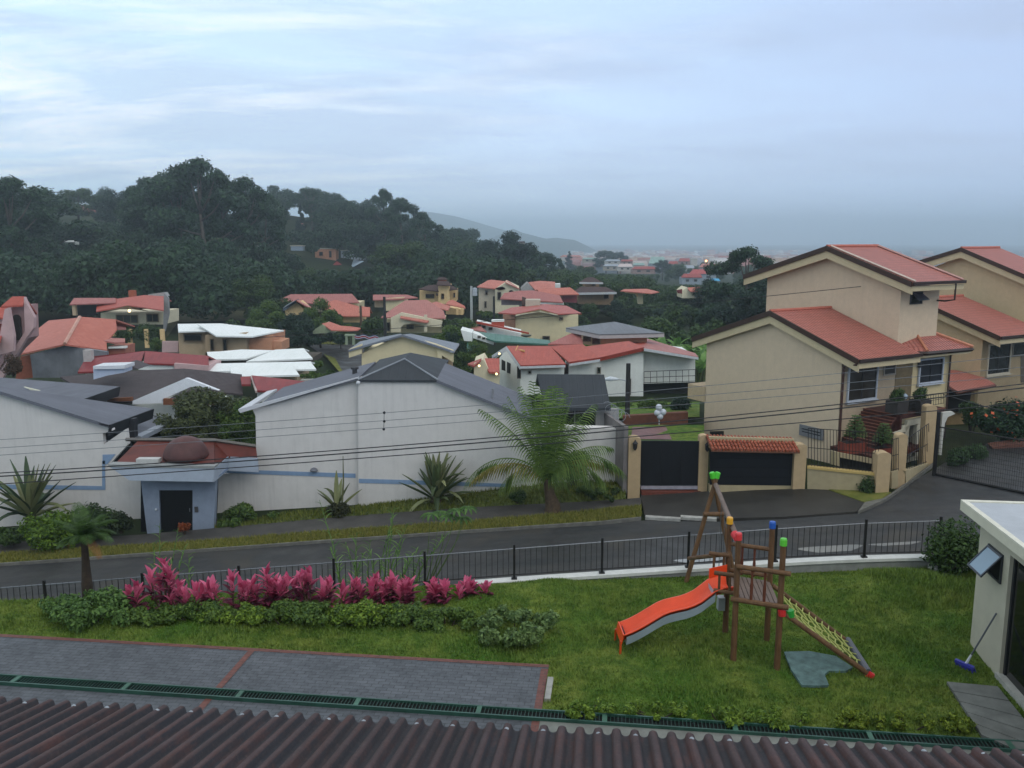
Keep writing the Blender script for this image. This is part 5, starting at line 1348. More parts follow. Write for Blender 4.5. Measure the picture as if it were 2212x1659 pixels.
# windows and door of the right hand face
WFR = 'b6bcc4'
window(yh, RF, *Z16(588, 190), *Z16(838, 492), frame=WFR, pane='33302c', fw=.08, mull=1, proud=.1, sill=True, mullc='1d1b1a')
window(yh, RF, *Z16(918, 150), *Z16(1020, 270), frame='9c9488', pane='33322e', fw=.07, mull=0)
dz0 = RF.hit(*Z16(1090, 470)).z
da, db = (RF.hit(*Z16(1022, 300))-C).dot(Vv), (RF.hit(*Z16(1175, 300))-C).dot(Vv)
do = part('door', MB().hexa(L(-.03, da, dz0-.9), Vv*(db-da), U*.06, (0, 0, 3.2)), plain('6f6147', .6, .2, 5), yh)
part('handle', MB().tube(L(-.07, db-.12, dz0+.9), L(-.07, db-.12, dz0+1.1), .02), plain('9a9080', .4), do)
window(yh, RF.off(.02), *Z16(1242, 130), *Z16(1448, 335), frame=WFR, pane='1c2026', fw=.08, mull=1, proud=.1, sill=True, mullc='15181c')
part('wall_lamp', MB().box(RF.hit(*Z16(1232, 205))+RF.n*.1, .16, .14, .34), plain('2a2b2e', .5), yh)
part('downpipe', MB().path([eR-UP*.25+U*.1, L(-.08, .06, ze-.5), L(-.08, .06, zb0+.1)], .06, 8), plain('4a3029', .5), yh)
bD = (RF.hit(*Z16(1500, 300))-C).dot(Vv)
part('downpipe', MB().path([L(-.8, bD, ze-.2), L(-.12, bD, ze-.5), L(-.12, bD, zb0+.1)], .055, 8), plain('3d2b26', .5), yh)
# basement window in the gable wall, small dark vent and the projecting box at the back
window(yh, G, *Z16(150, 728), *Z16(360, 880), frame='77797c', pane='2c363c', fw=.16, mull=0, trans=3, proud=.08)
part('vent', MB().prism([G.hit(*Z4(*p))+G.n*.03 for p in ((225, 1340), (312, 1338), (312, 1368), (228, 1366))], -G.n*.025), plain('26221e', .8), yh)
bx = G.hit(*Z4(200, 1062)); zt_, zb_ = bx.z, G.hit(*Z4(190, 1155)).z; dxx = along(bx, U, Z4(86, 1050)[0])
part('balcony', MB().hexa(V((bx.x, bx.y, zb_))-Vv*.0, U*dxx, Vv*2.2, (0, 0, zt_-zb_)), plain('bda888', .85, .08), yh)
# stairs, landing, planters, arched balustrade
BRK = plain('46241d', .75, .45, 5, .5); 
zl = Wall(C-U*2.05, Vv).hit(*Z16(1010, 652)).z
bl0 = (Wall(C-U*1.2, Vv).hit(*Z16(960, 650))-C).dot(Vv); bl1 = bl0+3.4
stp = MB(); NS = 11; bs0 = (Wall(C-U*1.0, Vv).hit(*Z16(745, 830))-C).dot(Vv); zs0 = Wall(C-U*1.0, Vv).hit(*Z16(745, 845)).z
for i in range(NS):
    k = i/NS; b = bs0-.5+(bl0+.2-bs0)*k; z1 = zs0-.3+(zl-zs0+.3)*(i+1)/NS
    stp.hexa(L(-2.0, b, z1-.8), Vv*((bl0+.2-bs0)/NS+.3), U*1.98, (0, 0, .8))
sto = part('stairs', stp, BRK, yh)
edg = MB()
for i in range(NS):
    k = i/NS; b = bs0-.5+(bl0+.2-bs0)*k; z1 = zs0-.3+(zl-zs0+.3)*(i+1)/NS
    edg.hexa(L(-2.01, b-.01, z1-.02), Vv*.09, U*1.99, (0, 0, .03)); edg.hexa(L(-2.02, b-.01, z1-.02), Vv*((bl0+.2-bs0)/NS), U*.06, (0, 0, .028))
part('step_edges', edg, plain('7d5040', .75, .3, 6), sto)
ld = MB().hexa(L(-2.0, bl0, zl-.25), Vv*(bl1-bl0), U*1.99, (0, 0, .25)); part('landing', ld, BRK, yh)
part('landing_edge', MB().hexa(L(-2.02, bl0, zl-.04), Vv*(bl1-bl0), U*.08, (0, 0, .05)), plain('7d5040', .75, .3, 6), yh)
WS2 = Wall(C-U*2.05, Vv)
def wp_(Z, *pts, W=WS2, d=0): return [W.hit(*Z(*p))+W.n*d for p in pts]
ar = MB()
for poly in (((1000, 810), (1085, 780), (1100, 745), (1135, 740), (1140, 700), (1310, 660), (1310, 715), (1155, 745), (1120, 800), (1040, 820)),
             ((1120, 760), (1160, 730), (1150, 800), (1135, 1060), (1110, 1060)), ((1225, 740), (1300, 700), (1262, 760), (1240, 1050), (1205, 1060)),
             ((1130, 1040), (1290, 1010), (1290, 1080), (1130, 1110))):
    ar.prism(wp_(Z16, *poly), -WS2.n*.18)
part('arched_balustrade', ar, plain('c3bda8', .8, .08), yh)
part('stair_wall', MB().prism(wp_(Z16, (1130, 760), (1300, 720), (1290, 1050), (1130, 1060), d=-.5), -WS2.n*.1), plain('6d6858', .85, .2), yh)
# carport slab and terracotta planters in front
cps = MB().prism(wp_(Z16, (470, 985), (880, 1060), (880, 1110), (510, 1035), (515, 1120), (470, 1110), W=Wall(C-U*2.6, Vv)), -RF.n*.3); part('carport_beam', cps, LOW, yh)
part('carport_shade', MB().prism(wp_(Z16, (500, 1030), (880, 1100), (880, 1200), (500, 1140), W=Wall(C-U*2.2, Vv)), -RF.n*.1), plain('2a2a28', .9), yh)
part('terrace', MB().prism([L(-2.6, -1.2, 0)+UP*(WS2.hit(*Z16(600, 985)).z), L(-2.6, 4.6, 0)+UP*(WS2.hit(*Z16(600, 985)).z), L(-.05, 4.6, 0)+UP*(WS2.hit(*Z16(600, 985)).z), L(-.05, -1.2, 0)+UP*(WS2.hit(*Z16(600, 985)).z)], (0, 0, -.2)) if False else
    MB().hexa(L(-2.6, -.6, wp_(Z16, (700, 1010))[0].z-.2), Vv*4.2, U*2.5, (0, 0, .2)), plain('4c2a22', .8, .35, 4), yh)
WPl = Wall(C-U*2.3, Vv)
def conifer(x, yt, yb, label, seed):
    b = WPl.hit(x, yb); tp = WPl.hit(x, yt); H = tp.z-b.z
    pot = thing('terracotta_planter', 'terracotta planter under the '+('taller left' if seed == 1 else 'shorter right')+' star branched conifer by the stairs', 'planter', b, 'terracotta planters by the stairs')
    part('pot', MB().hexa(b+V((-.55, -.3, -.5)), (1.1, .3, 0), (-.15, .55, 0), (0, 0, .5)), plain('7c3a2b', .8, .2, 5), pot)
    part('soil', MB().hexa(b+V((-.48, -.25, -.02)), (.96, .26, 0), (-.13, .47, 0), (0, 0, .03)), plain('2a211a', .95), pot)
    o = thing('potted_conifer', label, 'conifer', b); part('trunk', MB().tube(b, tp, .035, .01), BARK, o)
    m = MB(); rg = random.Random(seed)
    for i in range(8):
        z = H*(.2+.76*i/7); rr = (.62-.055*i)
        for j in range(6):
            a = j/6*6.28+i*.5; d = V((math.cos(a), math.sin(a), .25)); p = b+V((0, 0, z))
            blade_leaf(m, p, d, rr, .16, .5, 4)
            for s_ in (.4, .7): blade_leaf(m, p+d*rr*s_, d+V((-d.y, d.x, 0))*.8, rr*.35, .08, .4, 3); blade_leaf(m, p+d*rr*s_, d-V((-d.y, d.x, 0))*.8, rr*.35, .08, .4, 3)
    part('branches', m, leafmat('3a5230', '6f8a52'), o, normals=False, uv=False)
conifer(Z16(650, 660)[0], Z16(650, 655)[1], Z16(650, 900)[1], 'taller star branched potted conifer left of the brick stairs', 1)
conifer(Z16(910, 735)[0], Z16(910, 732)[1], Z16(910, 950)[1], 'shorter star branched potted conifer in front of the brick stairs', 2)
WLd = Wall(C-U*1.9, Vv)
for i, (x, yb, yt, lb) in enumerate(((1035, 620, 405, 'clipped dark shrub in a box planter, left of the entrance'), (1245, 620, 385, 'taller clipped dark shrub in a box planter, right of the entrance'))):
    b = WLd.hit(*Z16(x, yb)); tp = WLd.hit(*Z16(x, yt)); H = tp.z-b.z
    o = thing('potted_shrub', lb, 'potted plant', b, 'potted shrubs on the landing')
    part('box_planter', MB().box(b, .85, .7, H*.5, R(30)), plain('34312f', .8, .2), o)
    c = np.array([(0, 0, H*.62), (.08, 0, H*.8), (-.1, .05, H*.68)]); v = leaf_cards(1200, c, np.array([.3, .25, .28]), .11, rg=np.random.default_rng(i))
    npobj('foliage', npmesh('foliage', v, quads(v), MD), o)
bb_ = WLd.hit(*Z16(1108, 475)); single('globe_ornament', MB().ball(bb_, .16, 14), plain('93a2b0', .25), 'pale blue grey globe between the two potted shrubs', 'ornament', smooth=True)
single('balcony_railing', MB(), BLACK, 'x', 'x') if False else None
rl_ = thing('landing_railing', 'thin black railing along the entrance landing of the nearest yellow house', 'railing', WLd.hit(*Z16(1400, 500)))
railing(rl_, WLd.off(.1), (Z16(1080, 500), Z16(1470, 445)), (Z16(1080, 615), Z16(1470, 540)), 16, .012)
# ------------------------------------------------------------------ second yellow house
y2 = thing('yellow_house', 'second yellow house at the right edge with red gable roofs, partly behind the nearest one', 'house', atY(2130, 900, 55))
Cb = atY(2121, 760, 54); Gb = Wall(Cb, U); Rb = Wall(Cb, Vv)
zbb = gz(Cb.x, Cb.y)-.5+1.2
aE = Gb.off(.35).hit(*Z4(2062, 742)); sl = -(eR-aF)
aFb = aE+(aF-eR)*1.0; eLb = aFb+(eL-aF)
Lb = 5.0
yb_ = [Cb+U*0+UP*(aE.z-.1-Cb.z), ]
apx = aFb+(A1-aF); gb = [V((Cb.x, Cb.y, aE.z-.05)), apx, Gb.hit(*Z4(1500, 700))]
gb = [V((Cb.x, Cb.y, zbb)), V((Cb.x, Cb.y, aE.z-.05)), apx-UP*.25, Cb+U*9+UP*(eLb.z-Cb.z), Cb+U*9+UP*(zbb-Cb.z)]
part('wall', MB().prism(gb, Vv*Lb), YELD, y2)
gable_roof(y2, aFb, aE, eLb, Lb)
part('wall', MB().hexa(V((Cb.x, Cb.y, zbb))+Vv*.01, Vv*12, U*6, (0, 0, aE.z-zbb-.1)), CREAMY, y2)
G3 = Wall(apx+Vv*along(apx, Vv, Z4(1860, 520)[0]), U)
aF3, eR3, eL3 = G3.off(.55).hit(*Z4(1815, 180)), None, G3.off(.55).hit(*Z4(1548, 262))
eR3 = G3.off(.55).hit(*Z4(2275, 375))
uu = [G3.hit(*Z4(1560, 330)), G3.hit(*Z4(1812, 235)), G3.hit(*Z4(2240, 400))]; zlo = Cb.z-1
part('upper_wall', MB().prism([V((uu[0].x, uu[0].y, zlo)), uu[0], uu[1], uu[2], V((uu[2].x, uu[2].y, zlo))], Vv*4), YELD, y2)
gable_roof(y2, aF3, eR3, eL3, along(aF3, Vv, Z4(2055, 182)[0]))
window(y2, Rb, *Z4(1985, 790), *Z4(2112, 970), frame='b9b09c', pane='2c2e30', fw=.08, mull=1, proud=.1, sill=True, mullc='1d1b1a')
window(y2, Rb, *Z4(2140, 775), *Z4(2300, 850), frame='6d665a', pane='2c2e30', fw=.1, mull=1)
part('door', MB().prism([Rb.hit(*Z4(*p))+Rb.n*.03 for p in ((2190, 860), (2290, 850), (2290, 1040), (2190, 1030))], -Rb.n*.02), plain('5c5348', .7), y2)
# porch roof, dark porch and tan wall between the houses
pz = Wall(Cb-U*.0-Vv*3.2, Vv)
k1, k2, k3 = atY(*Z4(1722, 1040), 51), atY(*Z4(1790, 1085), 49.2), atY(*Z4(2030, 1040), 51.6)
m = MB(); slab(m, [k2, k3, atY(*Z4(1945, 990), 54.5), atY(*Z4(1780, 952), 55), atY(*Z4(1700, 950), 54.5), k1], .16)
po = part('porch_roof', m, TILE, y2); part('gutter', MB().path([k1-UP*.1, k2-UP*.1, k3-UP*.1], .1, 4), plain('5d3426', .6), po)
part('porch_wall', MB().prism([atY(*Z4(*p), 52.6) for p in ((1705, 1080), (1900, 1090), (1900, 1400), (1700, 1400))], (0, .3, 0)), plain('8a7450', .85, .15, 2), y2)
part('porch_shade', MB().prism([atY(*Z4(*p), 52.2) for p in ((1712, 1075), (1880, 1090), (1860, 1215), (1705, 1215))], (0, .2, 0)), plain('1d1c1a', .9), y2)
ac = atY(*Z4(1700, 1230), 49.5)
wa = thing('white_gate_arch', 'white curved wall end beside the black post of the mesh gate', 'wall', atY(*Z4(1690, 1500), 43.6))
part('wall_body', MB().prism([atY(*Z4(*p), 43.6) for p in ((1698, 1222), (1760, 1215), (1778, 1228), (1730, 1250), (1712, 1290), (1690, 1490), (1672, 1490))], (0, .2, 0)), plain('c6c5bc', .8, .08), wa)
def bushat(Z, pts, Y, mat, label, n, leaf, flower=None, name='bush', lobes=14):
    xs = [Z(*p)[0] for p in pts]; ys = [Z(*p)[1] for p in pts]; b = atY(sum(xs)/len(xs), max(ys), Y)
    w = atY(max(xs), max(ys), Y).x-atY(min(xs), max(ys), Y).x; h = atY(xs[0], min(ys), Y).z-b.z
    return shrub(sum(xs)/len(xs), max(ys), w, h, w*.7, mat, label, n, leaf, int(xs[0])+7, name, 'bush', None, lobes=lobes, yb=Y, flower=flower)
bushat(Z4, ((1890, 1100), (2260, 1400)), 46.2, DK, 'large dark bush with orange flowers before the second yellow house', 7000, .2, ('b8552c', 110, .2))
bushat(Z4, ((1800, 1070), (1960, 1340)), 48.5, MD, 'rounded dark bush under the small red porch roof', 3000, .18)
bushat(Z4, ((1700, 1420), (1860, 1570)), 42.6, leafmat('22381c', '48663a'), 'trimmed hedge at the foot of the white curved wall', 3200, .13)
bushat(Z4, ((1830, 1395), (2010, 1550)), 43.6, leafmat('22381c', '48663a'), 'trimmed hedge along the side street in front of the tan wall', 3200, .13)
m = MB().prism([atY(*Z4(*p), 45) for p in ((2010, 1440), (2300, 1400), (2300, 1440), (2040, 1490))], (0, .5, .1)); single('planter_wall', m, plain('6a463a', .8, .3, 6), 'low red brick planter edge beyond the hedges on the side street', 'wall')
# ------------------------------------------------------------------ houses of the neighbourhood beyond
def plane3(e0, e1, m):
    d = (e1-e0); return d.cross(V((0, 1, m))).normalized()
def roofF(parent, Z, pts, Y, mat, m=.35, t=.13, back=True, name='roof', edge=None, dz=0):
    """roof slope rising away from the viewer: the first two points are its eave, Y metres away"""
    if not isinstance(Y, tuple): Y = (Y, Y)
    e0, e1 = atY(*Z(*pts[0]), Y[0]), atY(*Z(*pts[1]), Y[1]); n = plane3(e0, e1, m)
    P = [e0, e1]+[atPl(*Z(*p), e0, n) for p in pts[2:]]
    mb = slab(MB(), P, t)
    top = sorted(P[2:], key=lambda p: -p.z)[:2]
    if back and len(top) == 2 and abs(top[0].x-top[1].x) > .5:
        d = max(1.5, (top[0].y-Y[0])*.8)
        slab(mb, [top[0]+V((0, .003, 0)), top[1]+V((0, .003, 0)), top[1]+V((0, d, -d*m)), top[0]+V((0, d, -d*m))], t)
    o = part(name, mb, mat, parent)
    if edge:
        part('fascia', MB().prism([e0+V((0, -.03, .03)), e1+V((0, -.03, .03)), e1+V((0, -.03, -edge[1])), e0+V((0, -.03, -edge[1]))], (0, .06, 0)), plain(edge[0], .6, .1), o)
    return P
def roofY(parent, Z, pts, mat, t=.13, name='roof'):
    """roof face through explicit depths"""
    P = [atY(*Z(x, y), Y) for x, y, Y in pts]; part(name, slab(MB(), P, t), mat, parent); return P
def wallF(parent, Z, pts, Y, mat, depth=4, name='wall'):
    W = flatY(Y); return part(name, MB().prism([W.hit(*Z(*p)) for p in pts], (0, depth, 0)), mat, parent)
def wallS(parent, Z, pts, mat, t=.2, name='wall'):
    P = [atY(*Z(x, y), Y) for x, y, Y in pts]; return part(name, MB().prism(P, (0, t, 0)), mat, parent)
def winF(parent, Z, x0, y0, x1, y1, Y, frame='8a8478', pane='15181b', fw=.07, mull=1, proud=.05):
    return window(parent, flatY(Y), *Z(x0, y0), *Z(x1, y1), frame, pane, fw, mull, 0, proud)
def house(Z, x, y, Y, label, name='house', group='houses of the neighbourhood'):
    return thing(name, label, 'house', atY(*Z(x, y), Y), group)
T1_, T2_, T3_ = tiles('b4594a', 'a34d40', .25, .36, .55, .3, far=True), tiles('b46b5e', 'c07b6c', .25, .36, .6, .35, far=True), tiles('ab6a62', '9b5c56', .25, .36, .6, .4, far=True)
T4_ = tiles('8f3535', '7d2d30', .3, .5, .5, .3, far=True); TOR = tiles('be7362', 'b26453', .25, .36, .6, .2, far=True); TBR = tiles('4a3430', '3c2a28', .3, .3, .7, .4, far=True); TSH = tiles('514a4b', '463f41', .5, .2, .8, .3, wave=False, far=True)
TPK = tiles('a4645e', 'b0776c', .25, .36, .6, .4, far=True); TRED = tiles('b55c4e', 'a55044', .25, .36, .5, .25, far=True); WROOF = sheet('e3e8e4', .6, .5, .12); GROOF = sheet('39695a', .5, .45, .35); GREYR = sheet('6f757e', .5, .5, .35)
CRM = plain('d9cba4', .85, .06, 2, stain=.25); CRM2 = plain('d9d0b2', .85, .06, 2, stain=.25); WHT = plain('e6eae4', .85, .05, 2, stain=.2); TAN = plain('b8a284', .85, .08, 2, stain=.3); YLW = plain('dfc08c', .85, .06, 2, stain=.2)
GRC = plain('767b80', .9, .25, .8, .3, stain=.8); PNK = plain('c4a6a4', .85, .08, 2, stain=.3); BEI = plain('b8b09e', .85, .08, 2, stain=.3); ORNG = plain('c58f70', .85, .08, 2, stain=.2)

# cream gable house with a grey roof (just behind the white house)
h = house(Z6, 1600, 500, 56, 'cream gabled house with grey roof just behind the white walled house')
wallF(h, Z6, [(1228, 345), (1560, 188), (1600, 190), (1880, 268), (1885, 600), (1228, 600)], 56, CRM, .4)
wallF(h, Z6, [(1115, 310), (1228, 262), (1228, 345), (1118, 380)], 55.7, CRM, .3)
wallF(h, Z6, [(1881, 268), (2020, 318), (2020, 420), (1920, 360), (1920, 480), (1881, 500)], 55.8, CRM, .3); wallF(h, Z6, [(1915, 330), (2012, 400), (2012, 470), (1915, 470)], 57, TAN, .3)
roofY(h, Z6, [(1580, 180, 55.6), (2025, 325, 55.6), (2072, 258, 61.5), (1650, 172, 57.6)], GREYR); roofY(h, Z6, [(1580, 180, 55.6), (1112, 312, 55.6), (1215, 238, 61.5), (1560, 172, 57.2)], GREYR)
wallF(h, Z6, [(1228, 345), (1880, 345), (1885, 600), (1228, 600)], 56.5, CRM, 6)
roofY(h, Z6, [(2025, 325, 55.5), (2072, 258, 61.4), (2020, 290, 61.4), (1990, 325, 55.5)], plain('9aa0a8', .5), .08, 'gutter')
# large white house with red roofs and grey hip tower
h = house(Z7, 1400, 650, 72, 'big white house with red tile roofs and a grey hip roofed tower'); Yh = 72
wallF(h, Z7, [(1400, 400), (1765, 305), (1762, 810), (1400, 810)], 72, WHT, 6)
wallF(h, Z7, [(1765, 320), (2212, 365), (2212, 590), (1765, 605)], 73, WHT, 6); wallF(h, Z7, [(1765, 600), (2212, 580), (2212, 820), (1765, 820)], 74, plain('2b2d2c', .9), 5)
wallF(h, Z7, [(1120, 440), (1400, 400), (1400, 640), (1120, 640)], 71.5, WHT, 5); wallF(h, Z7, [(700, 465), (1080, 450), (1080, 700), (700, 700)], 70, WHT, 5)
wallF(h, Z7, [(1080, 440), (1125, 440), (1125, 640), (1080, 640)], 72.5, plain('4a3a32', .8), .5)
wallS(h, Z7, [(520, 385, 73), (585, 300, 72), (700, 465, 69.8), (700, 720, 69.8), (520, 720, 73)], WHT)
EDG = ('8a3326', .28)
roofF(h, Z7, [(705, 448), (1095, 435), (960, 278), (580, 278)], 69.4, TRED, .38, edge=EDG)
roofF(h, Z7, [(1125, 420), (1390, 380), (1240, 262), (960, 280)], 70.6, TRED, .38, edge=EDG)
roofF(h, Z7, [(1390, 380), (1770, 292), (1640, 235), (1245, 285)], (71.2, 71.6), TRED, .3, edge=EDG)
roofY(h, Z7, [(1765, 298, 71.5), (2240, 372, 71.6), (2212, 340, 74), (1800, 215, 80)], TPK); roofY(h, Z7, [(1765, 298, 71.5), (1800, 215, 80), (1640, 237, 78), (1600, 262, 75)], TRED)
roofF(h, Z7, [(940, 260), (1240, 262), (1240, 165), (1160, 160)], 76, T3_, .3)
roofY(h, Z7, [(455, 360, 74), (580, 280, 72), (580, 296, 72), (470, 372, 74)], plain('c9cdd0', .6), .25, 'bargeboard')
roofY(h, Z7, [(580, 280, 71.8), (700, 448, 69.3), (700, 466, 69.3), (578, 298, 71.8)], plain('c9cdd0', .6), .2, 'bargeboard')
for q in ((700, 462, 1090, 450, 69.3), (1122, 440, 1390, 400, 70.5)): part('fascia', MB().prism([flatY(q[4]).hit(*Z7(*p)) for p in ((q[0], q[1]-6), (q[2], q[3]-6), (q[2], q[3]+14), (q[0], q[1]+14))], (0, .1, 0)), plain('c3c8cc', .6), h)
part('fascia', MB().prism([flatY(71.4).hit(*Z7(*p)) for p in ((1770, 300), (2240, 378), (2240, 398), (1770, 322))], (0, .1, 0)), plain('c3c8cc', .6), h)
tw = wallF(h, Z7, [(1232, 185), (1395, 225), (1400, 290), (1232, 260)], 77, TAN, 4); wallF(h, Z7, [(1395, 200), (1795, 205), (1795, 250), (1640, 240), (1400, 290)], 76.6, ORNG, 4)
winF(h, Z7, 1240, 190, 1310, 240, 76.5, '5a5048', '121416', .06, 0); winF(h, Z7, 1322, 210, 1388, 262, 76.5, '5a5048', '121416', .06, 0)
a_ = atY(*Z7(1385, 178), 74.8); b_ = atY(*Z7(1945, 165), 76); c_ = atY(*Z7(1095, 120), 79); ap_ = atY(*Z7(1515, 68), 79)
m = MB(); slab(m, [a_, b_, ap_], .1); slab(m, [a_, ap_, c_], .1); slab(m, [b_, c_+(b_-a_), ap_], .1); slab(m, [c_, ap_, c_+(b_-a_)], .1); tr_ = part('tower_roof', m, sheet('696d73', .5, .6, .2), h)
m = MB(); 
for p, q in ((a_, b_), (c_, a_)): m.prism([p, q, q-UP*.38, p-UP*.38], (0, .15, 0))
part('fascia', m, plain('a9a9a8', .7, .08), tr_)
for x0, y0, x1, y1 in ((538, 395, 572, 495), (585, 415, 620, 520)): part('window', MB().prism([atY(*Z7(*p), 71.3) for p in ((x0, y0), (x1, y0+18), (x1, y1), (x0, y1-10))], (0, .12, 0)), glass('2e2f2e'), h)
winF(h, Z7, 672, 455, 706, 560, 69.7, '4a443c', '202222', .06, 0); winF(h, Z7, 765, 490, 797, 520, 69.9, '8f8f88', '1c1e1e', .06, 0); winF(h, Z7, 1362, 460, 1397, 520, 71.4, '8a857a', '1c1e1e', .06, 0); winF(h, Z7, 1640, 560, 1655, 700, 71.9, '55524b', '17191a', .04, 0)
single('roof_ornament', MB().tube(atY(*Z7(610, 300), 73), atY(*Z7(735, 322), 71.4), .09, n=6).tube(atY(*Z7(680, 282), 72.6), atY(*Z7(660, 325), 71.8), .09, n=6), plain('c79a62', .7), 'small pale wooden crosspiece lying on the red roof of the big white house', 'roof fitting')
railing(h, flatY(71.8), (Z7(1770, 500), Z7(2212, 482)), (Z7(1770, 602), Z7(2212, 588)), 8, .02)
h = house(Z7, 430, 480, 68, 'small red roofed annex with two lamps left of the big white house')
wallF(h, Z7, [(380, 395), (440, 500), (520, 510), (520, 620), (300, 620), (300, 430)], 68, CRM2, 4); roofF(h, Z7, [(430, 502), (520, 508), (520, 385), (365, 385)], 67.6, TRED, .4); roofY(h, Z7, [(245, 430, 69.5), (365, 385, 68), (360, 400, 67.8), (300, 450, 67.6)], T1_)
BULB = glow('ffe0a0', 3.0)
def lamp(Z, x, y, Y, label, r=.12, col=None):
    r *= .7
    c = atY(*Z(x, y), Y); o = thing('porch_lamp', label, 'lamp', c, 'lit lamps')
    part('bulb', MB().ball(c, r, 8), col or BULB, o, smooth=True); part('lamp_holder', MB().tube(c+V((0, .0, r*.8)), c+V((0, .02, r*2)), .03), plain('777777', .5), o)
lamp(Z7, 345, 450, 67, 'left lit lamp under the red annex eave by the big white house', .13); lamp(Z7, 495, 520, 66.8, 'right lit lamp under the red annex eave by the big white house', .13); lamp(Z7, 520, 345, 71.2, 'lit lamp under the left gable of the big white house', .12)
# yellow gable house with red roof
h = house(Z3, 640, 1300, 100, 'pale yellow house with red gable roof and brown brick side')
wallF(h, Z3, [(385, 1085), (600, 1050), (760, 1085), (930, 1095), (930, 1330), (385, 1330)], 100, CRM, 7); wallF(h, Z3, [(280, 1095), (388, 1085), (388, 1210), (280, 1200)], 99.7, plain('8d6a55', .85, .15, 3), 5)
roofY(h, Z3, [(600, 1042, 99), (755, 1085, 99), (960, 1080, 101), (830, 1015, 107), (640, 1000, 107)], T1_); roofY(h, Z3, [(600, 1042, 99), (390, 1085, 99), (240, 1075, 101), (350, 1030, 107), (640, 1000, 107)], T1_)
roofY(h, Z3, [(600, 1048, 98.8), (755, 1092, 98.8), (755, 1106, 98.8), (600, 1062, 98.8)], CRM2, .1, 'bargeboard'); roofY(h, Z3, [(600, 1048, 98.8), (390, 1092, 98.8), (390, 1106, 98.8), (600, 1062, 98.8)], CRM2, .1, 'bargeboard')
wallF(h, Z3, [(475, 965), (605, 965), (600, 1030), (475, 1030)], 106, BEI, 2); winF(h, Z3, 765, 1112, 800, 1142, 99.8, '6a6050', '17191a', .1, 0); winF(h, Z3, 620, 1275, 685, 1312, 99.8, '6a6050', '17191a', .1, 0)
wallF(h, Z3, [(445, 940), (480, 950), (475, 1010), (445, 1010)], 107, plain('5a4a44', .9), 1)
single('satellite_dish', MB().lathe(atY(*Z3(480, 1280), 97), [(.05, -.1), (.5, .02), (.62, .16)], 14), plain('5d625f', .6), 'grey green satellite dish below the pale yellow gable house', 'dish')
# white house with red trim, green roofs
h = house(Z3, 250, 1220, 92, 'long low white house with red trim left of the yellow gable house'); wallF(h, Z3, [(45, 1165), (440, 1255), (420, 1320), (45, 1240)], 92, WHT, 4)
wallS(h, Z3, [(45, 1150, 91.6), (505, 1250, 90.5), (505, 1262, 90.5), (45, 1168, 91.6)], plain('a4442f', .6), .5, 'fascia'); roofF(h, Z3, [(0, 1215), (140, 1240), (90, 1195), (0, 1190)], 90, TPK, .2)
wallF(h, Z3, [(180, 1150), (290, 1150), (290, 1200), (180, 1185)], 94, plain('a03f2c', .7), 1.5); wallF(h, Z3, [(180, 1145), (290, 1143), (290, 1152), (180, 1154)], 93.8, WHT, 1.6, 'parapet')
for x in (55, 95, 155): winF(h, Z3, x, 1176+(x-50)*.22, x+35, 1204+(x-50)*.22, 91.7, '77736a', '141617', .06, 0)
h = house(Z7, 400, 220, 84, 'low house with green sheet roofs in front of the white house with red trim')
roofF(h, Z7, [(480, 235), (950, 262), (960, 230), (300, 150), (185, 135)], (82, 82), GROOF, .12); wallF(h, Z7, [(290, 165), (480, 232), (470, 270), (290, 210)], 83, WHT, 2); wallF(h, Z7, [(185, 140), (285, 165), (285, 240), (215, 235)], 82.5, WHT, 3)
for x in (330, 370): winF(h, Z7, x, 190+(x-330)*.3, x+30, 212+(x-330)*.3, 82.8, '77736a', '141617', .06, 0)
roofF(h, Z7, [(240, 330), (400, 350), (300, 225), (240, 230)], 80, GROOF, .2)
# upper row of houses
h = house(Z3, 200, 1040, 122, 'two storey grey beige house with arched window and hip roof'); wallF(h, Z3, [(70, 850), (215, 870), (215, 1080), (70, 1060)], 122, BEI, 6); wallF(h, Z3, [(213, 868), (310, 812), (420, 865), (420, 1080), (213, 1080)], 121, CRM2, 6)
roofF(h, Z3, [(55, 850), (240, 868), (310, 805), (180, 790), (150, 795)], 121.3, T2_, .4); roofY(h, Z3, [(300, 812, 120.5), (425, 868, 120.5), (330, 800, 126), (300, 798, 126)], T2_); roofY(h, Z3, [(215, 862, 120.5), (275, 848, 120.5), (300, 865, 120.5), (245, 875, 120.5)], T2_)
for q in ((125, 880, 150, 925), (118, 975, 140, 1035), (230, 895, 265, 965)): winF(h, Z3, *q, 120.8 if q[0] > 200 else 121.8, '6a655a', '16181a', .1, 0)
part('window', MB().prism([flatY(120.8).hit(*Z3(*p)) for p in ((330, 900), (335, 885), (350, 880), (368, 885), (374, 900), (374, 940), (330, 940))], (0, .1, 0)), glass('1b1c1e'), h)
h = house(Z3, 600, 850, 138, 'red roofed house with grey gable end and white chimney block'); wallF(h, Z3, [(435, 870), (490, 818), (555, 875), (555, 940), (435, 940)], 138, plain('9b9a96', .85, .1), 5); roofF(h, Z3, [(560, 880), (730, 890), (730, 808), (600, 800), (500, 812)], 137, T2_, .42); wallF(h, Z3, [(703, 828), (776, 826), (776, 862), (703, 860)], 141, WHT, 2)
h = house(Z3, 750, 930, 128, 'house with wide coral roof and dark red wall, left of the brown pagoda house'); roofF(h, Z3, [(610, 922), (940, 915), (860, 857), (570, 868)], 127, TOR, .35); wallF(h, Z3, [(795, 922), (920, 922), (920, 990), (800, 985)], 128, plain('84464a', .85, .1), 4)
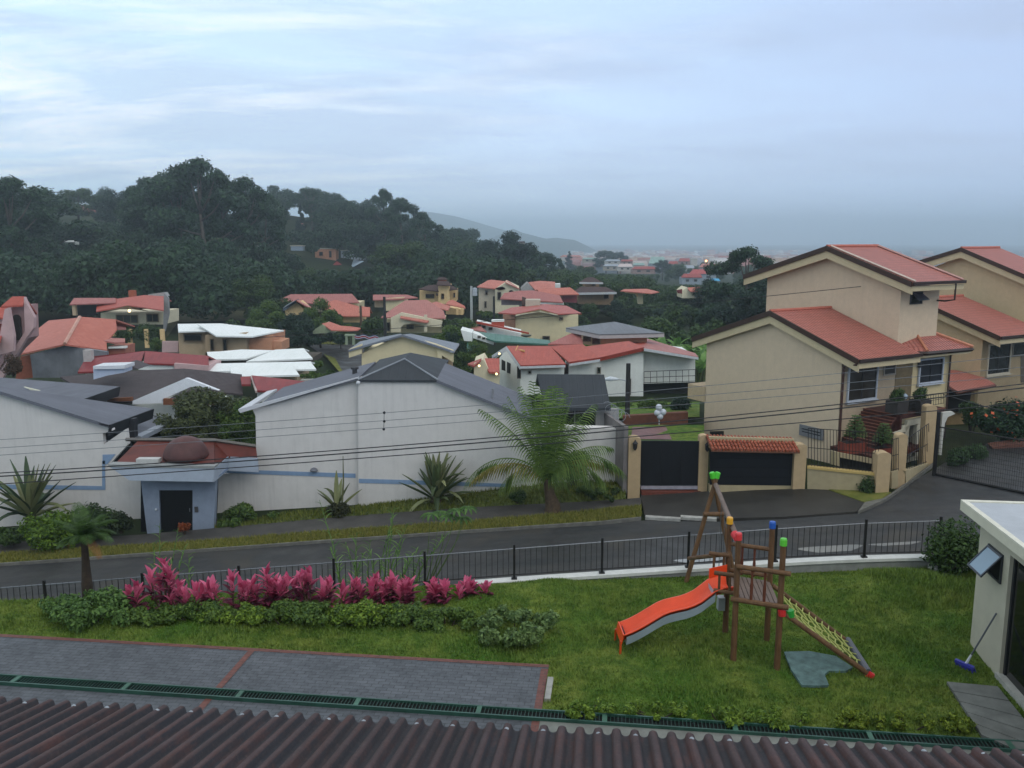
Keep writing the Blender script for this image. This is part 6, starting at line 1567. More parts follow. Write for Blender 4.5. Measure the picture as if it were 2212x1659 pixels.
h = house(Z3, 420, 960, 112, 'house with long faded pink roof below the arched window house'); roofF(h, Z3, [(255, 952), (800, 985), (770, 925), (540, 882), (420, 885), (290, 905)], 111, T3_, .3); wallF(h, Z3, [(265, 955), (600, 965), (600, 1010), (265, 1010)], 112, plain('7d7176', .85, .12), 4); wallF(h, Z3, [(600, 985), (805, 990), (805, 1005), (600, 1000)], 111.2, WHT, .4)
h = house(Z3, 1080, 1000, 135, 'brown two tier pagoda roofed house with white eaves'); wallF(h, Z3, [(930, 905), (1240, 905), (1225, 1010), (930, 1000)], 135, plain('8a7357', .85, .12, 2, stain=.4), 7); roofF(h, Z3, [(875, 905), (1262, 898), (1165, 852), (950, 850)], 133.5, TBR, .35, edge=('b9bcbc', .3)); wallF(h, Z3, [(985, 815), (1110, 815), (1110, 852), (985, 852)], 139, plain('8a7357', .85, .1), 4); roofF(h, Z3, [(940, 812), (1145, 815), (1060, 768), (1005, 770)], 137.5, TBR, .45, edge=('b9bcbc', .25)); winF(h, Z3, 1150, 915, 1195, 955, 134.8, '5b5040', '17191a', .1, 0); winF(h, Z3, 1050, 820, 1080, 845, 138.8, '5b5040', '17191a', .1, 0)
h = house(Z3, 1470, 980, 130, 'small house with flat orange roof and open porch among the trees'); roofF(h, Z3, [(1295, 885), (1560, 908), (1630, 895), (1520, 868), (1330, 872)], 128, TOR, .2); wallF(h, Z3, [(1440, 905), (1490, 905), (1490, 1000), (1450, 1000)], 130, CRM, 1); wallF(h, Z3, [(1320, 890), (1445, 905), (1445, 940), (1420, 915), (1340, 905)], 129, YLW, .5)
h = house(Z3, 1900, 930, 150, 'pale house with orange gable roof at the edge of the dark trees'); wallF(h, Z3, [(1828, 890), (1870, 855), (1905, 890), (2060, 890), (2060, 950), (1828, 950)], 150, CRM2, 5); roofF(h, Z3, [(1900, 892), (2110, 885), (2060, 848), (1865, 858)], 149, TOR, .4); roofY(h, Z3, [(1780, 880, 151), (1828, 870, 150), (1828, 905, 150), (1790, 900, 151)], T4_)
# row on the left of the centre
h = house(Z2, 550, 1250, 132, 'long dull red hip roof house in front of the forest'); roofF(h, Z2, [(215, 1268), (895, 1258), (830, 1183), (300, 1187), (210, 1230)], 131, T3_, .35); wallF(h, Z2, [(230, 1270), (880, 1265), (880, 1340), (230, 1340)], 133, CRM, 6)
h = house(Z2, 350, 1340, 118, 'small yellow gabled house with slate blue trim and coral roof'); wallF(h, Z2, [(250, 1330), (345, 1255), (430, 1330), (400, 1370), (260, 1370)], 118, YLW, 4); roofY(h, Z2, [(350, 1240, 117), (490, 1318, 117), (470, 1290, 122), (370, 1235, 122)], T2_); roofY(h, Z2, [(350, 1235, 117), (232, 1310, 117), (260, 1280, 122), (370, 1228, 122)], plain('5f6a74', .6)); roofY(h, Z2, [(350, 1252, 116.8), (235, 1326, 116.8), (235, 1312, 116.8), (350, 1236, 116.8)], plain('5f6a74', .6), .1, 'bargeboard')
h = house(Z2, 780, 1370, 116, 'house with big plain orange roof left of the dark utility pole'); roofF(h, Z2, [(600, 1375), (890, 1375), (890, 1292), (690, 1235), (560, 1270)], 115, TOR, .45); roofF(h, Z2, [(892, 1375), (985, 1375), (985, 1300), (895, 1290)], 115.3, TOR, .45); wallF(h, Z2, [(610, 1378), (900, 1378), (900, 1430), (610, 1430)], 116, YLW, 5)
h = house(Z2, 700, 1500, 100, 'low pale green house with wavy coral roof behind the flag'); roofF(h, Z2, [(650, 1495), (870, 1500), (905, 1478), (820, 1465), (735, 1460), (640, 1425), (570, 1440)], 99, TOR, .3); wallF(h, Z2, [(490, 1500), (570, 1450), (660, 1495), (660, 1530), (490, 1530)], 100, plain('8f9a7c', .85, .1), 4)
h = house(Z2, 1200, 1280, 128, 'cream house with shallow red roof left of the yellow tower house'); roofF(h, Z2, [(1010, 1235), (1200, 1232), (1400, 1215), (1300, 1190), (1010, 1190)], 127, T3_, .25); wallF(h, Z2, [(1115, 1222), (1280, 1212), (1280, 1330), (1115, 1330)], 127.5, CRM, 5); wallF(h, Z2, [(1025, 1240), (1112, 1235), (1112, 1300), (1025, 1300)], 128.5, TAN, 4)
h = house(Z2, 1570, 1240, 140, 'tawny yellow house with brown roofs and a square lookout tower'); wallF(h, Z2, [(1413, 1155), (1580, 1155), (1580, 1260), (1413, 1260)], 140, YLW, 6); wallF(h, Z2, [(1575, 1110), (1672, 1110), (1672, 1270), (1575, 1270)], 138.6, YLW, 5); wallF(h, Z2, [(1672, 1150), (1730, 1150), (1730, 1250), (1672, 1250)], 140, YLW, 5)
roofF(h, Z2, [(1400, 1142), (1580, 1160), (1570, 1105), (1490, 1108)], 138.5, TBR, .4); roofF(h, Z2, [(1672, 1150), (1745, 1140), (1700, 1115), (1672, 1112)], 138.5, TBR, .4); roofF(h, Z2, [(1560, 1105), (1692, 1110), (1660, 1075), (1570, 1072)], 137.6, TBR, .5); wallF(h, Z2, [(1575, 1055), (1640, 1055), (1640, 1080), (1575, 1080)], 141, plain('8a4a34', .8), 1.5); roofF(h, Z2, [(1562, 1058), (1655, 1058), (1630, 1040), (1580, 1040)], 140.4, TBR, .4)
for q, yy in (((1465, 1185, 1540, 1222), 139.8), ((1600, 1180, 1626, 1228), 138.4), ((1705, 1175, 1722, 1215), 139.8), ((1555, 1180, 1575, 1200), 138.5)): winF(h, Z2, *q, yy, '5a452c', '1b1813', .08, 0)
h = house(Z2, 1400, 1500, 108, 'cream house with faded pink hip roof and wide porch arch'); roofF(h, Z2, [(1080, 1385), (1640, 1392), (1620, 1330), (1480, 1235), (1290, 1240), (1180, 1310)], 106, TPK, .33)
wallF(h, Z2, [(1165, 1390), (1255, 1345), (1610, 1420), (1600, 1470), (1475, 1465), (1420, 1447), (1350, 1440), (1280, 1450), (1252, 1470), (1252, 1515), (1165, 1515)], 105.4, CRM2, .5); wallF(h, Z2, [(1130, 1400), (1620, 1400), (1600, 1520), (1130, 1520)], 108, CRM, 5); roofF(h, Z2, [(1245, 1390), (1480, 1430), (1510, 1398), (1330, 1355), (1262, 1345)], 104.8, T2_, .3)
winF(h, Z2, 1300, 1450, 1365, 1488, 107.8, '5f5a50', '15181a', .08, 1); winF(h, Z2, 1128, 1430, 1158, 1505, 107.8, '6a6a66', '15181a', .08, 0); part('pillar', MB().box(atY(*Z2(1468, 1510), 105.6), .35, .35, 2.0), CRM2, h)
h = house(Z2, 1680, 1340, 114, 'house with stepped coral roofs and yellow posts right of the pink hip roof'); roofF(h, Z2, [(1500, 1285), (1660, 1325), (1680, 1290), (1560, 1250), (1520, 1260)], 113, T2_, .3); roofF(h, Z2, [(1640, 1270), (1810, 1305), (1800, 1285), (1700, 1235), (1660, 1245)], 116, TOR, .35); wallF(h, Z2, [(1640, 1300), (1790, 1320), (1790, 1365), (1640, 1360)], 118, YLW, 3); 
for x in (1740, 1780): part('pillar', MB().box(atY(*Z2(x, 1365), 115.6), .3, .3, .9), YLW, h)
# white roofed houses, centre left
h = house(Z5, 1900, 740, 88, 'house with big white sheet roof and tan walls, highest of the white roofs')
roofF(h, Z5, [(1540, 560), (1800, 552), (1900, 490), (1535, 494)], 86, WROOF, .12); roofF(h, Z6, [(-135, 232), (60, 190), (60, 120), (-130, 140)], 86.5, WROOF, .1) if False else None
roofF(h, Z6, [(-30, 190), (280, 196), (555, 142), (0, 84), (-190, 90)], (84, 85), WROOF, .16)
wallF(h, Z5, [(1540, 570), (1775, 560), (1775, 780), (1550, 780)], 87, TAN, 5); wallF(h, Z5, [(1775, 590), (2130, 570), (2130, 740), (1775, 740)], 85.6, plain('ad977a', .85, .08, 2, stain=.2), 5); wallF(h, Z6, [(215, 195), (455, 185), (455, 320), (215, 320)], 86.5, ORNG, 5); wallF(h, Z6, [(455, 235), (538, 240), (538, 320), (455, 320)], 86.8, ORNG, 3)
winF(h, Z5, 1585, 578, 1750, 648, 86.8, '6d5f4c', '14181c', .1, 0); winF(h, Z5, 1812, 622, 1855, 730, 85.4, '6d5f4c', '1a1a1a', .08, 0); winF(h, Z5, 1922, 622, 1968, 730, 85.4, '6d5f4c', '1a1a1a', .08, 0)
wallF(h, Z5, [(1400, 645), (1540, 645), (1540, 740), (1400, 740)], 87.5, PNK, .3)
h = house(Z6, 500, 380, 76, 'white hip roofed house, middle of the three white roofs'); roofF(h, Z6, [(230, 412), (805, 385), (725, 298), (480, 310)], 75, WROOF, .22); roofF(h, Z6, [(-90, 395), (228, 388), (470, 315), (190, 308), (0, 325), (-110, 330)], 75.5, WROOF, .18); wallF(h, Z6, [(-80, 398), (780, 395), (780, 440), (-80, 440)], 76, plain('4a4236', .9), 5)
h = house(Z6, 500, 500, 66, 'white hip roofed house, lowest of the three white roofs'); roofF(h, Z6, [(100, 542), (690, 528), (630, 448), (90, 458)], 65, WROOF, .22); roofF(h, Z6, [(620, 482), (835, 478), (785, 412), (-60, 430), (-125, 500)], 66.5, WROOF, .2); wallF(h, Z6, [(110, 545), (670, 535), (670, 600), (110, 600)], 66, TAN, 4)
h = house(Z5, 1250, 820, 68, 'dark red roofed house with white gable ends in front of the white roofs')
roofF(h, Z5, [(670, 910), (805, 905), (1215, 832), (1250, 728), (800, 790), (745, 780)], 66, T4_, .3); roofF(h, Z5, [(1240, 832), (1805, 852), (1800, 770), (1255, 728)], 66.4, T4_, .3); wallF(h, Z5, [(1140, 850), (1250, 838), (1500, 855), (1500, 900), (1200, 890)], 66.6, WHT, 3); wallF(h, Z5, [(1505, 835), (1800, 855), (1800, 900), (1505, 900)], 66.3, PNK, 3); wallF(h, Z5, [(740, 915), (810, 905), (810, 960), (740, 960)], 66.8, WHT, 2)
roofY(h, Z5, [(1270, 752, 69), (1350, 752, 69), (1345, 775, 68), (1275, 775, 68)], plain('9aa6ac', .3), .1, 'skylight')
part('chimney', MB().box(atY(*Z5(770, 830), 68), .6, .5, 1.0), plain('b7b2ae', .8), h)
h = house(Z6, 500, 660, 58, 'low house with plain dark red roof beside the white wall gable'); roofF(h, Z6, [(325, 662), (700, 672), (880, 600), (280, 532)], 56.5, T4_, .25); wallF(h, Z6, [(325, 668), (700, 675), (700, 760), (325, 760)], 57, WHT, 4); roofY(h, Z6, [(280, 530, 60), (325, 662, 56.4), (310, 668, 56.4), (268, 535, 60)], plain('b9a8a0', .6), .15, 'bargeboard'); roofF(h, Z6, [(190, 610), (270, 610), (270, 540), (180, 545)], 59, T4_, .3); wallF(h, Z6, [(700, 570), (1050, 560), (1050, 600), (700, 600)], 60, plain('9fa29a', .8), .3)
h = house(Z5, 1300, 1150, 56, 'dark brown shingle roofed house with white gable boards and chimney block')
roofF(h, Z5, [(870, 1165), (1140, 1165), (1600, 960), (1590, 880), (1080, 900), (520, 950)], 55, TSH, .33); roofF(h, Z5, [(1600, 970), (1890, 1080), (2100, 1100), (2090, 930), (1800, 900), (1590, 880)], 58, TSH, .25)
roofF(h, Z5, [(1415, 1165), (1850, 1165), (1740, 1040), (1640, 1042)], 54.5, TSH, .3); wallF(h, Z5, [(1145, 1160), (1600, 965), (1620, 965), (1890, 1070), (1740, 1040), (1645, 1040), (1400, 1150), (1410, 1178), (1145, 1190)], 54.4, plain('e2e6ea', .7, .04), .3, 'gable_board')
wallF(h, Z5, [(870, 1180), (1850, 1180), (1850, 1330), (870, 1330)], 55.5, WHT, 4); wallF(h, Z5, [(865, 1145), (1140, 1128), (1140, 1160), (865, 1168)], 54.7, plain('7a4d33', .7), .2, 'fascia'); wallF(h, Z5, [(1410, 1140), (1850, 1160), (1850, 1195), (1410, 1195)], 54.2, plain('7a4d33', .7), .2, 'fascia')
wallF(h, Z5, [(805, 885), (1075, 882), (1075, 915), (930, 940), (808, 975)], 56.2, plain('b7c3d6', .7, .05), 1.2, 'chimney_block'); wallF(h, Z5, [(803, 860), (1078, 852), (1078, 882), (805, 886)], 56, plain('d5d8dc', .6, .04), 1.5, 'chimney_cap'); wallF(h, Z5, [(1075, 840), (1200, 885), (1075, 905)], 60, TSH, 2)
# left group
h = house(Z5, 700, 720, 74, 'broad salmon orange roofed house with bare grey side wall')
roofF(h, Z5, [(170, 755), (555, 668), (690, 440), (420, 465), (270, 580)], (71, 70), TOR, .3); roofF(h, Z5, [(560, 668), (925, 720), (920, 650), (1010, 540), (1000, 455), (690, 432)], (69.8, 72), TOR, .25); roofF(h, Z5, [(700, 605), (990, 655), (1080, 650), (1080, 620)], 73, TPK, .12); roofF(h, Z5, [(740, 472), (980, 540), (1015, 535), (1010, 480)], 77, TPK, .1)
wallF(h, Z5, [(260, 760), (555, 685), (920, 735), (920, 800), (750, 920), (520, 960), (285, 960)], 70.6, GRC, .4); wallF(h, Z5, [(180, 775), (265, 765), (285, 960), (130, 980)], 72, plain('9a5a44', .85, .15), 2); wallF(h, Z5, [(930, 690), (1080, 685), (1080, 770), (930, 780)], 73.5, plain('a86a58', .85, .1), 2); wallF(h, Z5, [(935, 692), (1085, 688), (1085, 705), (935, 708)], 73.2, WHT, .4, 'fascia')
part('ridge_cap', MB().path([atY(*Z5(560, 664), 69.8), atY(*Z5(690, 434), atPl(*Z5(690, 434), atY(*Z5(560, 668), 69.8), plane3(atY(*Z5(560, 668), 69.8), atY(*Z5(925, 720), 72), .25)).y)], .14, 5), plain('c79a88', .6), h)
h = house(Z5, 1100, 480, 104, 'red roofed house with lit porch and yellow posts before the forest')
roofF(h, Z5, [(600, 325), (1000, 310), (1000, 270), (640, 270)], 103, T3_, .25); roofF(h, Z5, [(830, 385), (1100, 335), (1130, 335), (1415, 375), (1415, 255), (1250, 245), (990, 280), (840, 310)], 101.5, T1_, .3, edge=None)
wallF(h, Z5, [(870, 400), (1410, 390), (1410, 500), (870, 500)], 104, CRM2, 5); wallF(h, Z5, [(1280, 240), (1420, 222), (1440, 255), (1275, 258)], 106, plain('9c9c98', .8), 1); wallS(h, Z5, [(1415, 225, 101), (1455, 270, 101), (1460, 400, 101), (1425, 560, 101), (1410, 560, 101)], plain('8f8f8e', .85, .1), .3)
wallF(h, Z5, [(910, 385), (1100, 335), (1280, 385), (1100, 362)], 101.3, plain('6f5a44', .8), .2, 'gable_board'); winF(h, Z5, 1000, 415, 1195, 490, 103.8, '7a6c50', '3c403c', .1, 2); winF(h, Z5, 1262, 405, 1375, 480, 103.8, '7a6c50', '23282c', .1, 1); part('chimney', MB().box(atY(*Z5(1147, 262), 106), .7, .6, .8), plain('a2583f', .8), h)
wallF(h, Z5, [(640, 335), (830, 330), (830, 420), (640, 425)], 106, plain('26282a', .9), .3); part('pillar', MB().box(atY(*Z5(650, 420), 103.4), .4, .4, 1.3), TAN, h)
for i, (x, y0, y1) in enumerate(((990, 545, 600), (1130, 540, 700), (1275, 540, 700), (1408, 540, 650))):
    b = atY(*Z5(x, y1), 97); t = atY(*Z5(x, y0), 97); single('yellow_post', MB().box(b, .4, .4, t.z-b.z), YLW, ['shortest yellow post beside the salmon orange roof', 'yellow post left of the middle below the lit porch house', 'yellow post right of the middle below the lit porch house', 'rightmost yellow post below the lit porch house'][i], 'post', 'yellow garden posts')
lamp(Z5, 1118, 382, 100.5, 'lit porch lamp under the red gable in front of the forest', .24)
h = house(Z5, 100, 700, 66, 'pink tower house with arched opening at the left edge', 'tower_house')
wallS(h, Z5, [(60, 345, 66), (205, 335, 66), (215, 620, 66), (100, 730, 66), (-100, 1000, 66), (-200, 1000, 66), (0, 500, 66)], plain('a98a88', .85, .1, 2, stain=.3), 2); wallS(h, Z5, [(205, 262, 65.6), (235, 330, 65.6), (295, 440, 65.6), (290, 530, 65.6), (230, 610, 65.6), (0, 1000, 65.6), (-60, 1000, 65.6), (215, 560, 65.6)], PNK, .35)
roofF(h, Z5, [(10, 340), (200, 330), (215, 256), (105, 258)], 65.4, T1_, .9); roofF(h, Z5, [(-160, 440), (50, 440), (70, 350), (-160, 355)], 64.5, T1_, .7); wallF(h, Z5, [(-160, 450), (60, 440), (60, 490), (-160, 500)], 64.8, PNK, .4); roofY(h, Z5, [(-160, 700, 63), (-10, 690, 63), (45, 490, 66), (-160, 500, 66)], TRED)
part('window', MB().prism([flatY(65.7).hit(*Z5(*p)) for p in ((105, 440), (125, 415), (150, 415), (172, 440), (182, 560), (180, 630), (120, 640))], (0, .15, 0)), plain('2a2522', .8), h)
h2 = flatY(64.6); wallS(h, Z5, [(40, 365, 64.4), (75, 355, 64.4), (120, 600, 64.4), (115, 730, 64.4), (0, 760, 64.4), (-60, 900, 64.4)], PNK, .3)
# houses up the slope and in the woods
def cube_house(Z, x0, y0, x1, y1, Y, wall, label, roof=None, rx=None, m=.3, group='houses among the trees'):
    h = thing('house', label, 'house', atY(*Z((x0+x1)/2, y1), Y), group); W = flatY(Y); a, b = W.hit(*Z(x0, y0)), W.hit(*Z(x1, y1))
    wallF(h, Z, [(x0, y0), (x1, y0), (x1, y1), (x0, y1)], Y, wall, max(2, (b.x-a.x)*.7))
    if roof is not None:
        o = (x1-x0)*.05; yr = rx if rx is not None else y0-(x1-x0)*.22
        roofF(h, Z, [(x0-o, y0), (x1+o, y0), (x1-o, yr), (x0+o*2, yr)], Y-.4, roof, m)
    else: part('roof', MB().hexa(a+V((-.2, -.2, .003)), (b.x-a.x+.4, 0, 0), (0, (b.x-a.x)*.7+.4, 0), (0, 0, .2)), plain('b9b4a6', .7), h)
    wd = x1-x0
    if wd > 70 and y1-y0 > 22 and Y > 300:
        for k in (.2, .62): winF(h, Z, x0+wd*k, y0+(y1-y0)*.25, x0+wd*(k+.17), y0+(y1-y0)*.62, Y-.02, '6f6a64', '20242a', .12, 0)
    return h
hh = cube_house(Z2, 510, 795, 690, 910, 262, ORNG, 'orange flat roofed house among the trees below the eucalyptus'); winF(hh, Z2, 545, 820, 580, 855, 261.5, '7a5a48', '2a2a2c', .1, 0); winF(hh, Z2, 630, 812, 655, 870, 261.5, '7a5a48', '2a2a2c', .1, 0)
cube_house(Z2, 733, 812, 932, 890, 268, plain('b9c3cc', .7, .08), 'white and blue box shaped house beside the orange flat roofed one')
hh = house(Z2, 830, 930, 255, 'shed with pale blue sheet roof below the white and blue house', 'shed', 'houses among the trees'); roofF(hh, Z2, [(840, 948), (930, 900), (860, 890), (700, 895)], 254, sheet('a9bccb', .5, .4, .1), .2); roofF(hh, Z2, [(660, 935), (740, 930), (700, 900)], 254, T4_, .3)
cube_house(Z1, 660, 742, 870, 790, 380, plain('b0703f', .85, .1), 'orange house on the wooded hill at the upper left', tiles('b5583f', 'a34a36', .3, .4), 690)
cube_house(Z1, 335, 748, 490, 790, 390, plain('9aa3ad', .8, .08), 'small pale grey house left of the orange hill house', sheet('8f99a6', .5, .5, .1), 735)
cube_house(Z1, 890, 735, 1000, 775, 370, plain('a58c86', .8, .08), 'pale pink house right of the orange hill house')
cube_house(Z2, -30, 745, 40, 775, 240, WHT, 'white roofed house half hidden by the big eucalyptus', WROOF, 738)
cube_house(Z2, 300, 772, 405, 810, 255, plain('8e9dad', .8, .1), 'grey blue house in the trees left of the orange flat roofed one')
cube_house(Z2, 360, 580, 410, 605, 330, CRM, 'tiny cream house high between the eucalyptus trees', TOR, 572)
cube_house(Z3, 410, 468, 470, 500, 320, BEI, 'beige house on the hill beside the big round tree', TBR, 458)
cube_house(Z1, 550, 1005, 650, 1030, 215, WHT, 'white shed glimpsed in the lower forest', WROOF, 992)
# far town on the right
R1c, R2c, G1c, G2c = plain('b0746a', .8, .2, .5), tiles('a3463c', '8f3a34', .5, .8), sheet('8d949c', .6, .5, .2), sheet('7f9a92', .6, .5, .2)
FW = [plain('b9b5ad', .85, .1), plain('a39a8c', .85, .1), plain('9a8078', .85, .1), plain('8f9aa2', .85, .1)]
town = [(780, 592, 950, 615, 620, 0, R1c, 578, 'far house with pale red roof at the left end of the town'), (970, 612, 1100, 632, 560, 1, G2c, 600, 'far house with green roof beside the pale red one'), (1165, 628, 1290, 645, 520, 0, G1c, 615, 'far grey roofed house right of the round trees'), (1300, 630, 1400, 655, 500, 2, R2c, 615, 'far red house right of the long grey roof'),
        (1150, 672, 1280, 700, 430, 1, G1c, 655, 'grey roofed town house lowest at the left'), (1275, 678, 1395, 706, 420, 0, plain('c3b3ae', .7, .1), 652, 'town house with pale pinkish white roof'), (1400, 698, 1590, 728, 400, 2, R2c, 675, 'town house with wide dull red roof above the trees'), (1405, 662, 1500, 672, 450, 0, G2c, 645, 'town house with pale teal roof'),
        (1545, 650, 1680, 665, 470, 3, G2c, 592, 'large town hall like building with tall grey green roof'), (1710, 655, 1790, 680, 460, 0, R2c, 630, 'town house with red roof left of the tall white one'), (1800, 630, 1895, 655, 500, 2, R2c, 605, 'far town house with dark red roof on the skyline'), (1820, 690, 1930, 705, 420, 0, G1c, 665, 'town house with pale grey roof below the tall white one'),
        (1985, 680, 2125, 700, 400, 2, R1c, 652, 'town house with pinkish red roof right of the tall white one'), (2130, 680, 2210, 700, 395, 1, R2c, 655, 'town house with red roof at the right end by the tall tree'), (1900, 738, 2120, 790, 340, 3, tiles('b5504a', 'a5443f', .5, .8), 700, 'grey walled town house with bright red roof'), (1825, 770, 1995, 820, 330, 3, R2c, 738, 'nearest town house with red roof and grey wall'),
        (1765, 745, 1860, 760, 380, 1, G2c, 726, 'town house with small green roof left of the grey walled ones')]
for x0, y0, x1, y1, Y, w, r, yr, lb in town: cube_house(Z3, x0, y0, x1, y1+12, Y, FW[w], lb, r, yr, .5, 'houses of the far town')
cube_house(Z3, 1905, 612, 1960, 672, 450, FW[0], 'tall narrow white building in the far town', None, None, .3, 'houses of the far town')
for i, (x0, y0, x1, y1, Y, lb) in enumerate(((2055, 800, 2158, 780, 300, 'larger bright blue tarpaulin roof below the town'), (2008, 842, 2070, 828, 290, 'smaller bright blue tarpaulin roof below the town'))):
    hh = thing('tarp_shelter', lb, 'shelter', atY(*Z3(x0, y0), Y)); P = roofF(hh, Z3, [(x0, y0), (x1, y0), (x1-15, y1), (x0+20, y1)], Y, plain('3f9cc4', .6, .1), .5, .08, True, 'tarp'); part('pole', MB().tube(P[0]-UP*2.5, P[0], .06).tube(P[1]-UP*2.5, P[1], .06), BARK, hh)
# farther town: a mass of small buildings
def far_town():
    m = []; f = []
    vs = []
    for i in range(900):
        Y = 560+1900*random.random()**1.6; X = Y*random.uniform(.06, .34) if random.random() < .8 else Y*random.uniform(.3, .75)
        w, d, h = random.uniform(7, 16), random.uniform(7, 14), random.uniform(3, 7.5); z = gz(X, Y)
        b = len(vs); q = h*.28
        vs += [(X, Y, z-1), (X+w, Y, z-1), (X+w, Y+d, z-1), (X, Y+d, z-1), (X, Y, z+h), (X+w, Y, z+h), (X+w, Y+d, z+h+q), (X, Y+d, z+h+q)]
        f += [(b, b+1, b+5, b+4), (b+1, b+2, b+6, b+5), (b+2, b+3, b+7, b+6), (b+3, b, b+4, b+7), (b+4, b+5, b+6, b+7)]
    t = NT('far_buildings'); g = t.n('ShaderNodeNewGeometry'); t.base(t.ramp(g.outputs['Random Per Island'], [(0, lin('b5b2ac')), (.3, lin('9a5a4e')), (.5, lin('8d949a')), (.75, lin('a38a78')), (1, lin('c6c8c8'))])); t.rough(.8, .2)
    tag(npobj('distant_town', npmesh('distant_town', np.array(vs, float), np.array(f, dtype=np.int32), t.m)), 'hazy sprawl of small buildings far down the valley', 'town', None, 'stuff')
far_town()
# ------------------------------------------------------------------ trees of the hillside
WOODS = 'trees of the wooded hillside'
TL = [(18, 383, 175, 'tall1', 1.1, 'tall dark tree cut by the left edge of the view'), (62, 402, 200, 'broad1', 1.5, 'broad dark tree second from the left edge on the skyline'), (100, 425, 320, 'broad2', 1.3, 'far rounded tree left of the dip in the skyline'),
      (165, 404, 300, 'broad2', 1.4, 'rounded tree standing over the orange hill house'), (225, 420, 300, 'broad1', 1.2, 'low rounded tree just right of the orange hill house'), (258, 408, 270, 'broad3', 1.25, 'domed tree left of the great eucalyptus group'),
      (312, 384, 215, 'tall2', .95, 'leftmost eucalyptus of the great group'), (352, 372, 205, 'tall1', 1.0, 'eucalyptus stepping up left of the tallest one'), (382, 358, 200, 'tall2', 1.0, 'second tallest eucalyptus, left of the summit'), (432, 343, 195, 'tall1', 1.1, 'tallest eucalyptus, its crown the summit of the skyline'),
      (472, 372, 205, 'tall2', .8, 'eucalyptus on the right shoulder of the tallest one'), (530, 383, 205, 'tall1', 1.05, 'separate eucalyptus with gaps of sky, right of the summit'), (568, 420, 215, 'tall2', .8, 'short eucalyptus at the right foot of the great group'), (603, 450, 290, 'broad1', 1.0, 'small far tree in the dip right of the great group'),
      (672, 409, 300, 'sparse1', 1.3, 'thin see through eucalyptus against the sky'), (648, 440, 300, 'cone1', .9, 'slim dark tree beside the thin see through eucalyptus'), (722, 436, 290, 'broad3', 1.0, 'dark rounded tree right of the thin eucalyptus'), (748, 434, 285, 'broad1', 1.05, 'dense dark tree with a flat top in the middle group'), (782, 440, 285, 'broad3', 1.0, 'dark tree left of the pointed eucalyptus'),
      (828, 408, 270, 'tall1', .85, 'pointed eucalyptus at the top of the middle group'), (868, 428, 265, 'tall2', 1.0, 'broad eucalyptus at the right of the middle group'), (915, 458, 255, 'tall1', .9, 'rounded eucalyptus at the right end of the middle group'), (943, 485, 250, 'cone1', 1.1, 'small dark cone shaped tree before the blue hills'), (985, 493, 330, 'broad1', 1.2, 'greyish far tree in front of the blue hills'),
      (1092, 497, 215, 'broad3', 1.15, 'big round dark tree standing out against the blue hills'), (1050, 530, 230, 'broad1', 1.1, 'dark tree left of the big round one by the hills'), (1012, 518, 250, 'broad2', 1.1, 'bushy tree below the greyish far one'), (1135, 530, 230, 'broad2', 1.1, 'green tree right of the big round one'), (1172, 545, 240, 'broad1', 1.0, 'tree on the falling edge of the wood, left of the town'), (1205, 558, 260, 'tall2', .8, 'thin topped tree at the right end of the wood'),
      (598, 500, 262, 'broad2', 1.1, 'tree left of the grey blue house in the wood'), (655, 500, 318, 'broad1', 1.2, 'tree behind the grey blue house in the wood'), (700, 579, 222, 'broad2', 1.3, 'tree below the orange flat roofed house, left'), (748, 583, 218, 'broad1', 1.3, 'tree below the orange flat roofed house, right'), (812, 525, 275, 'broad2', 1.2, 'tree right of the white and blue house'), (640, 562, 215, 'broad1', 1.2, 'tree in front of the grey blue house in the wood'), (870, 517, 190, 'broad2', 1.35, 'large lighter green tree in the middle of the slope'), (925, 542, 185, 'broad1', 1.0, 'tree right of the large lighter green one'), (970, 555, 180, 'broad2', 1.1, 'leafy tree above the square lookout tower'), (790, 575, 175, 'broad3', 1.1, 'dark tree below the white and blue house'), (730, 590, 160, 'broad1', 1.2, 'dark tree above the long dull red roof'),
      (555, 590, 128, 'broad2', 1.25, 'lighter green tree standing alone left of the long dull red roof'), (655, 575, 170, 'broad2', 1.2, 'green tree under the orange flat roofed house'), (1060, 570, 175, 'broad1', 1.3, 'dark tree behind the grey beige two storey house'), (1130, 580, 180, 'broad2', 1.2, 'tree above the red roof with white chimney block'), (1195, 590, 185, 'broad3', 1.2, 'dark tree behind the brown pagoda house')]
for px, yt, Y, pr, w, lb in TL: tree(px, yt, Y, pr, lb, w, group=WOODS)
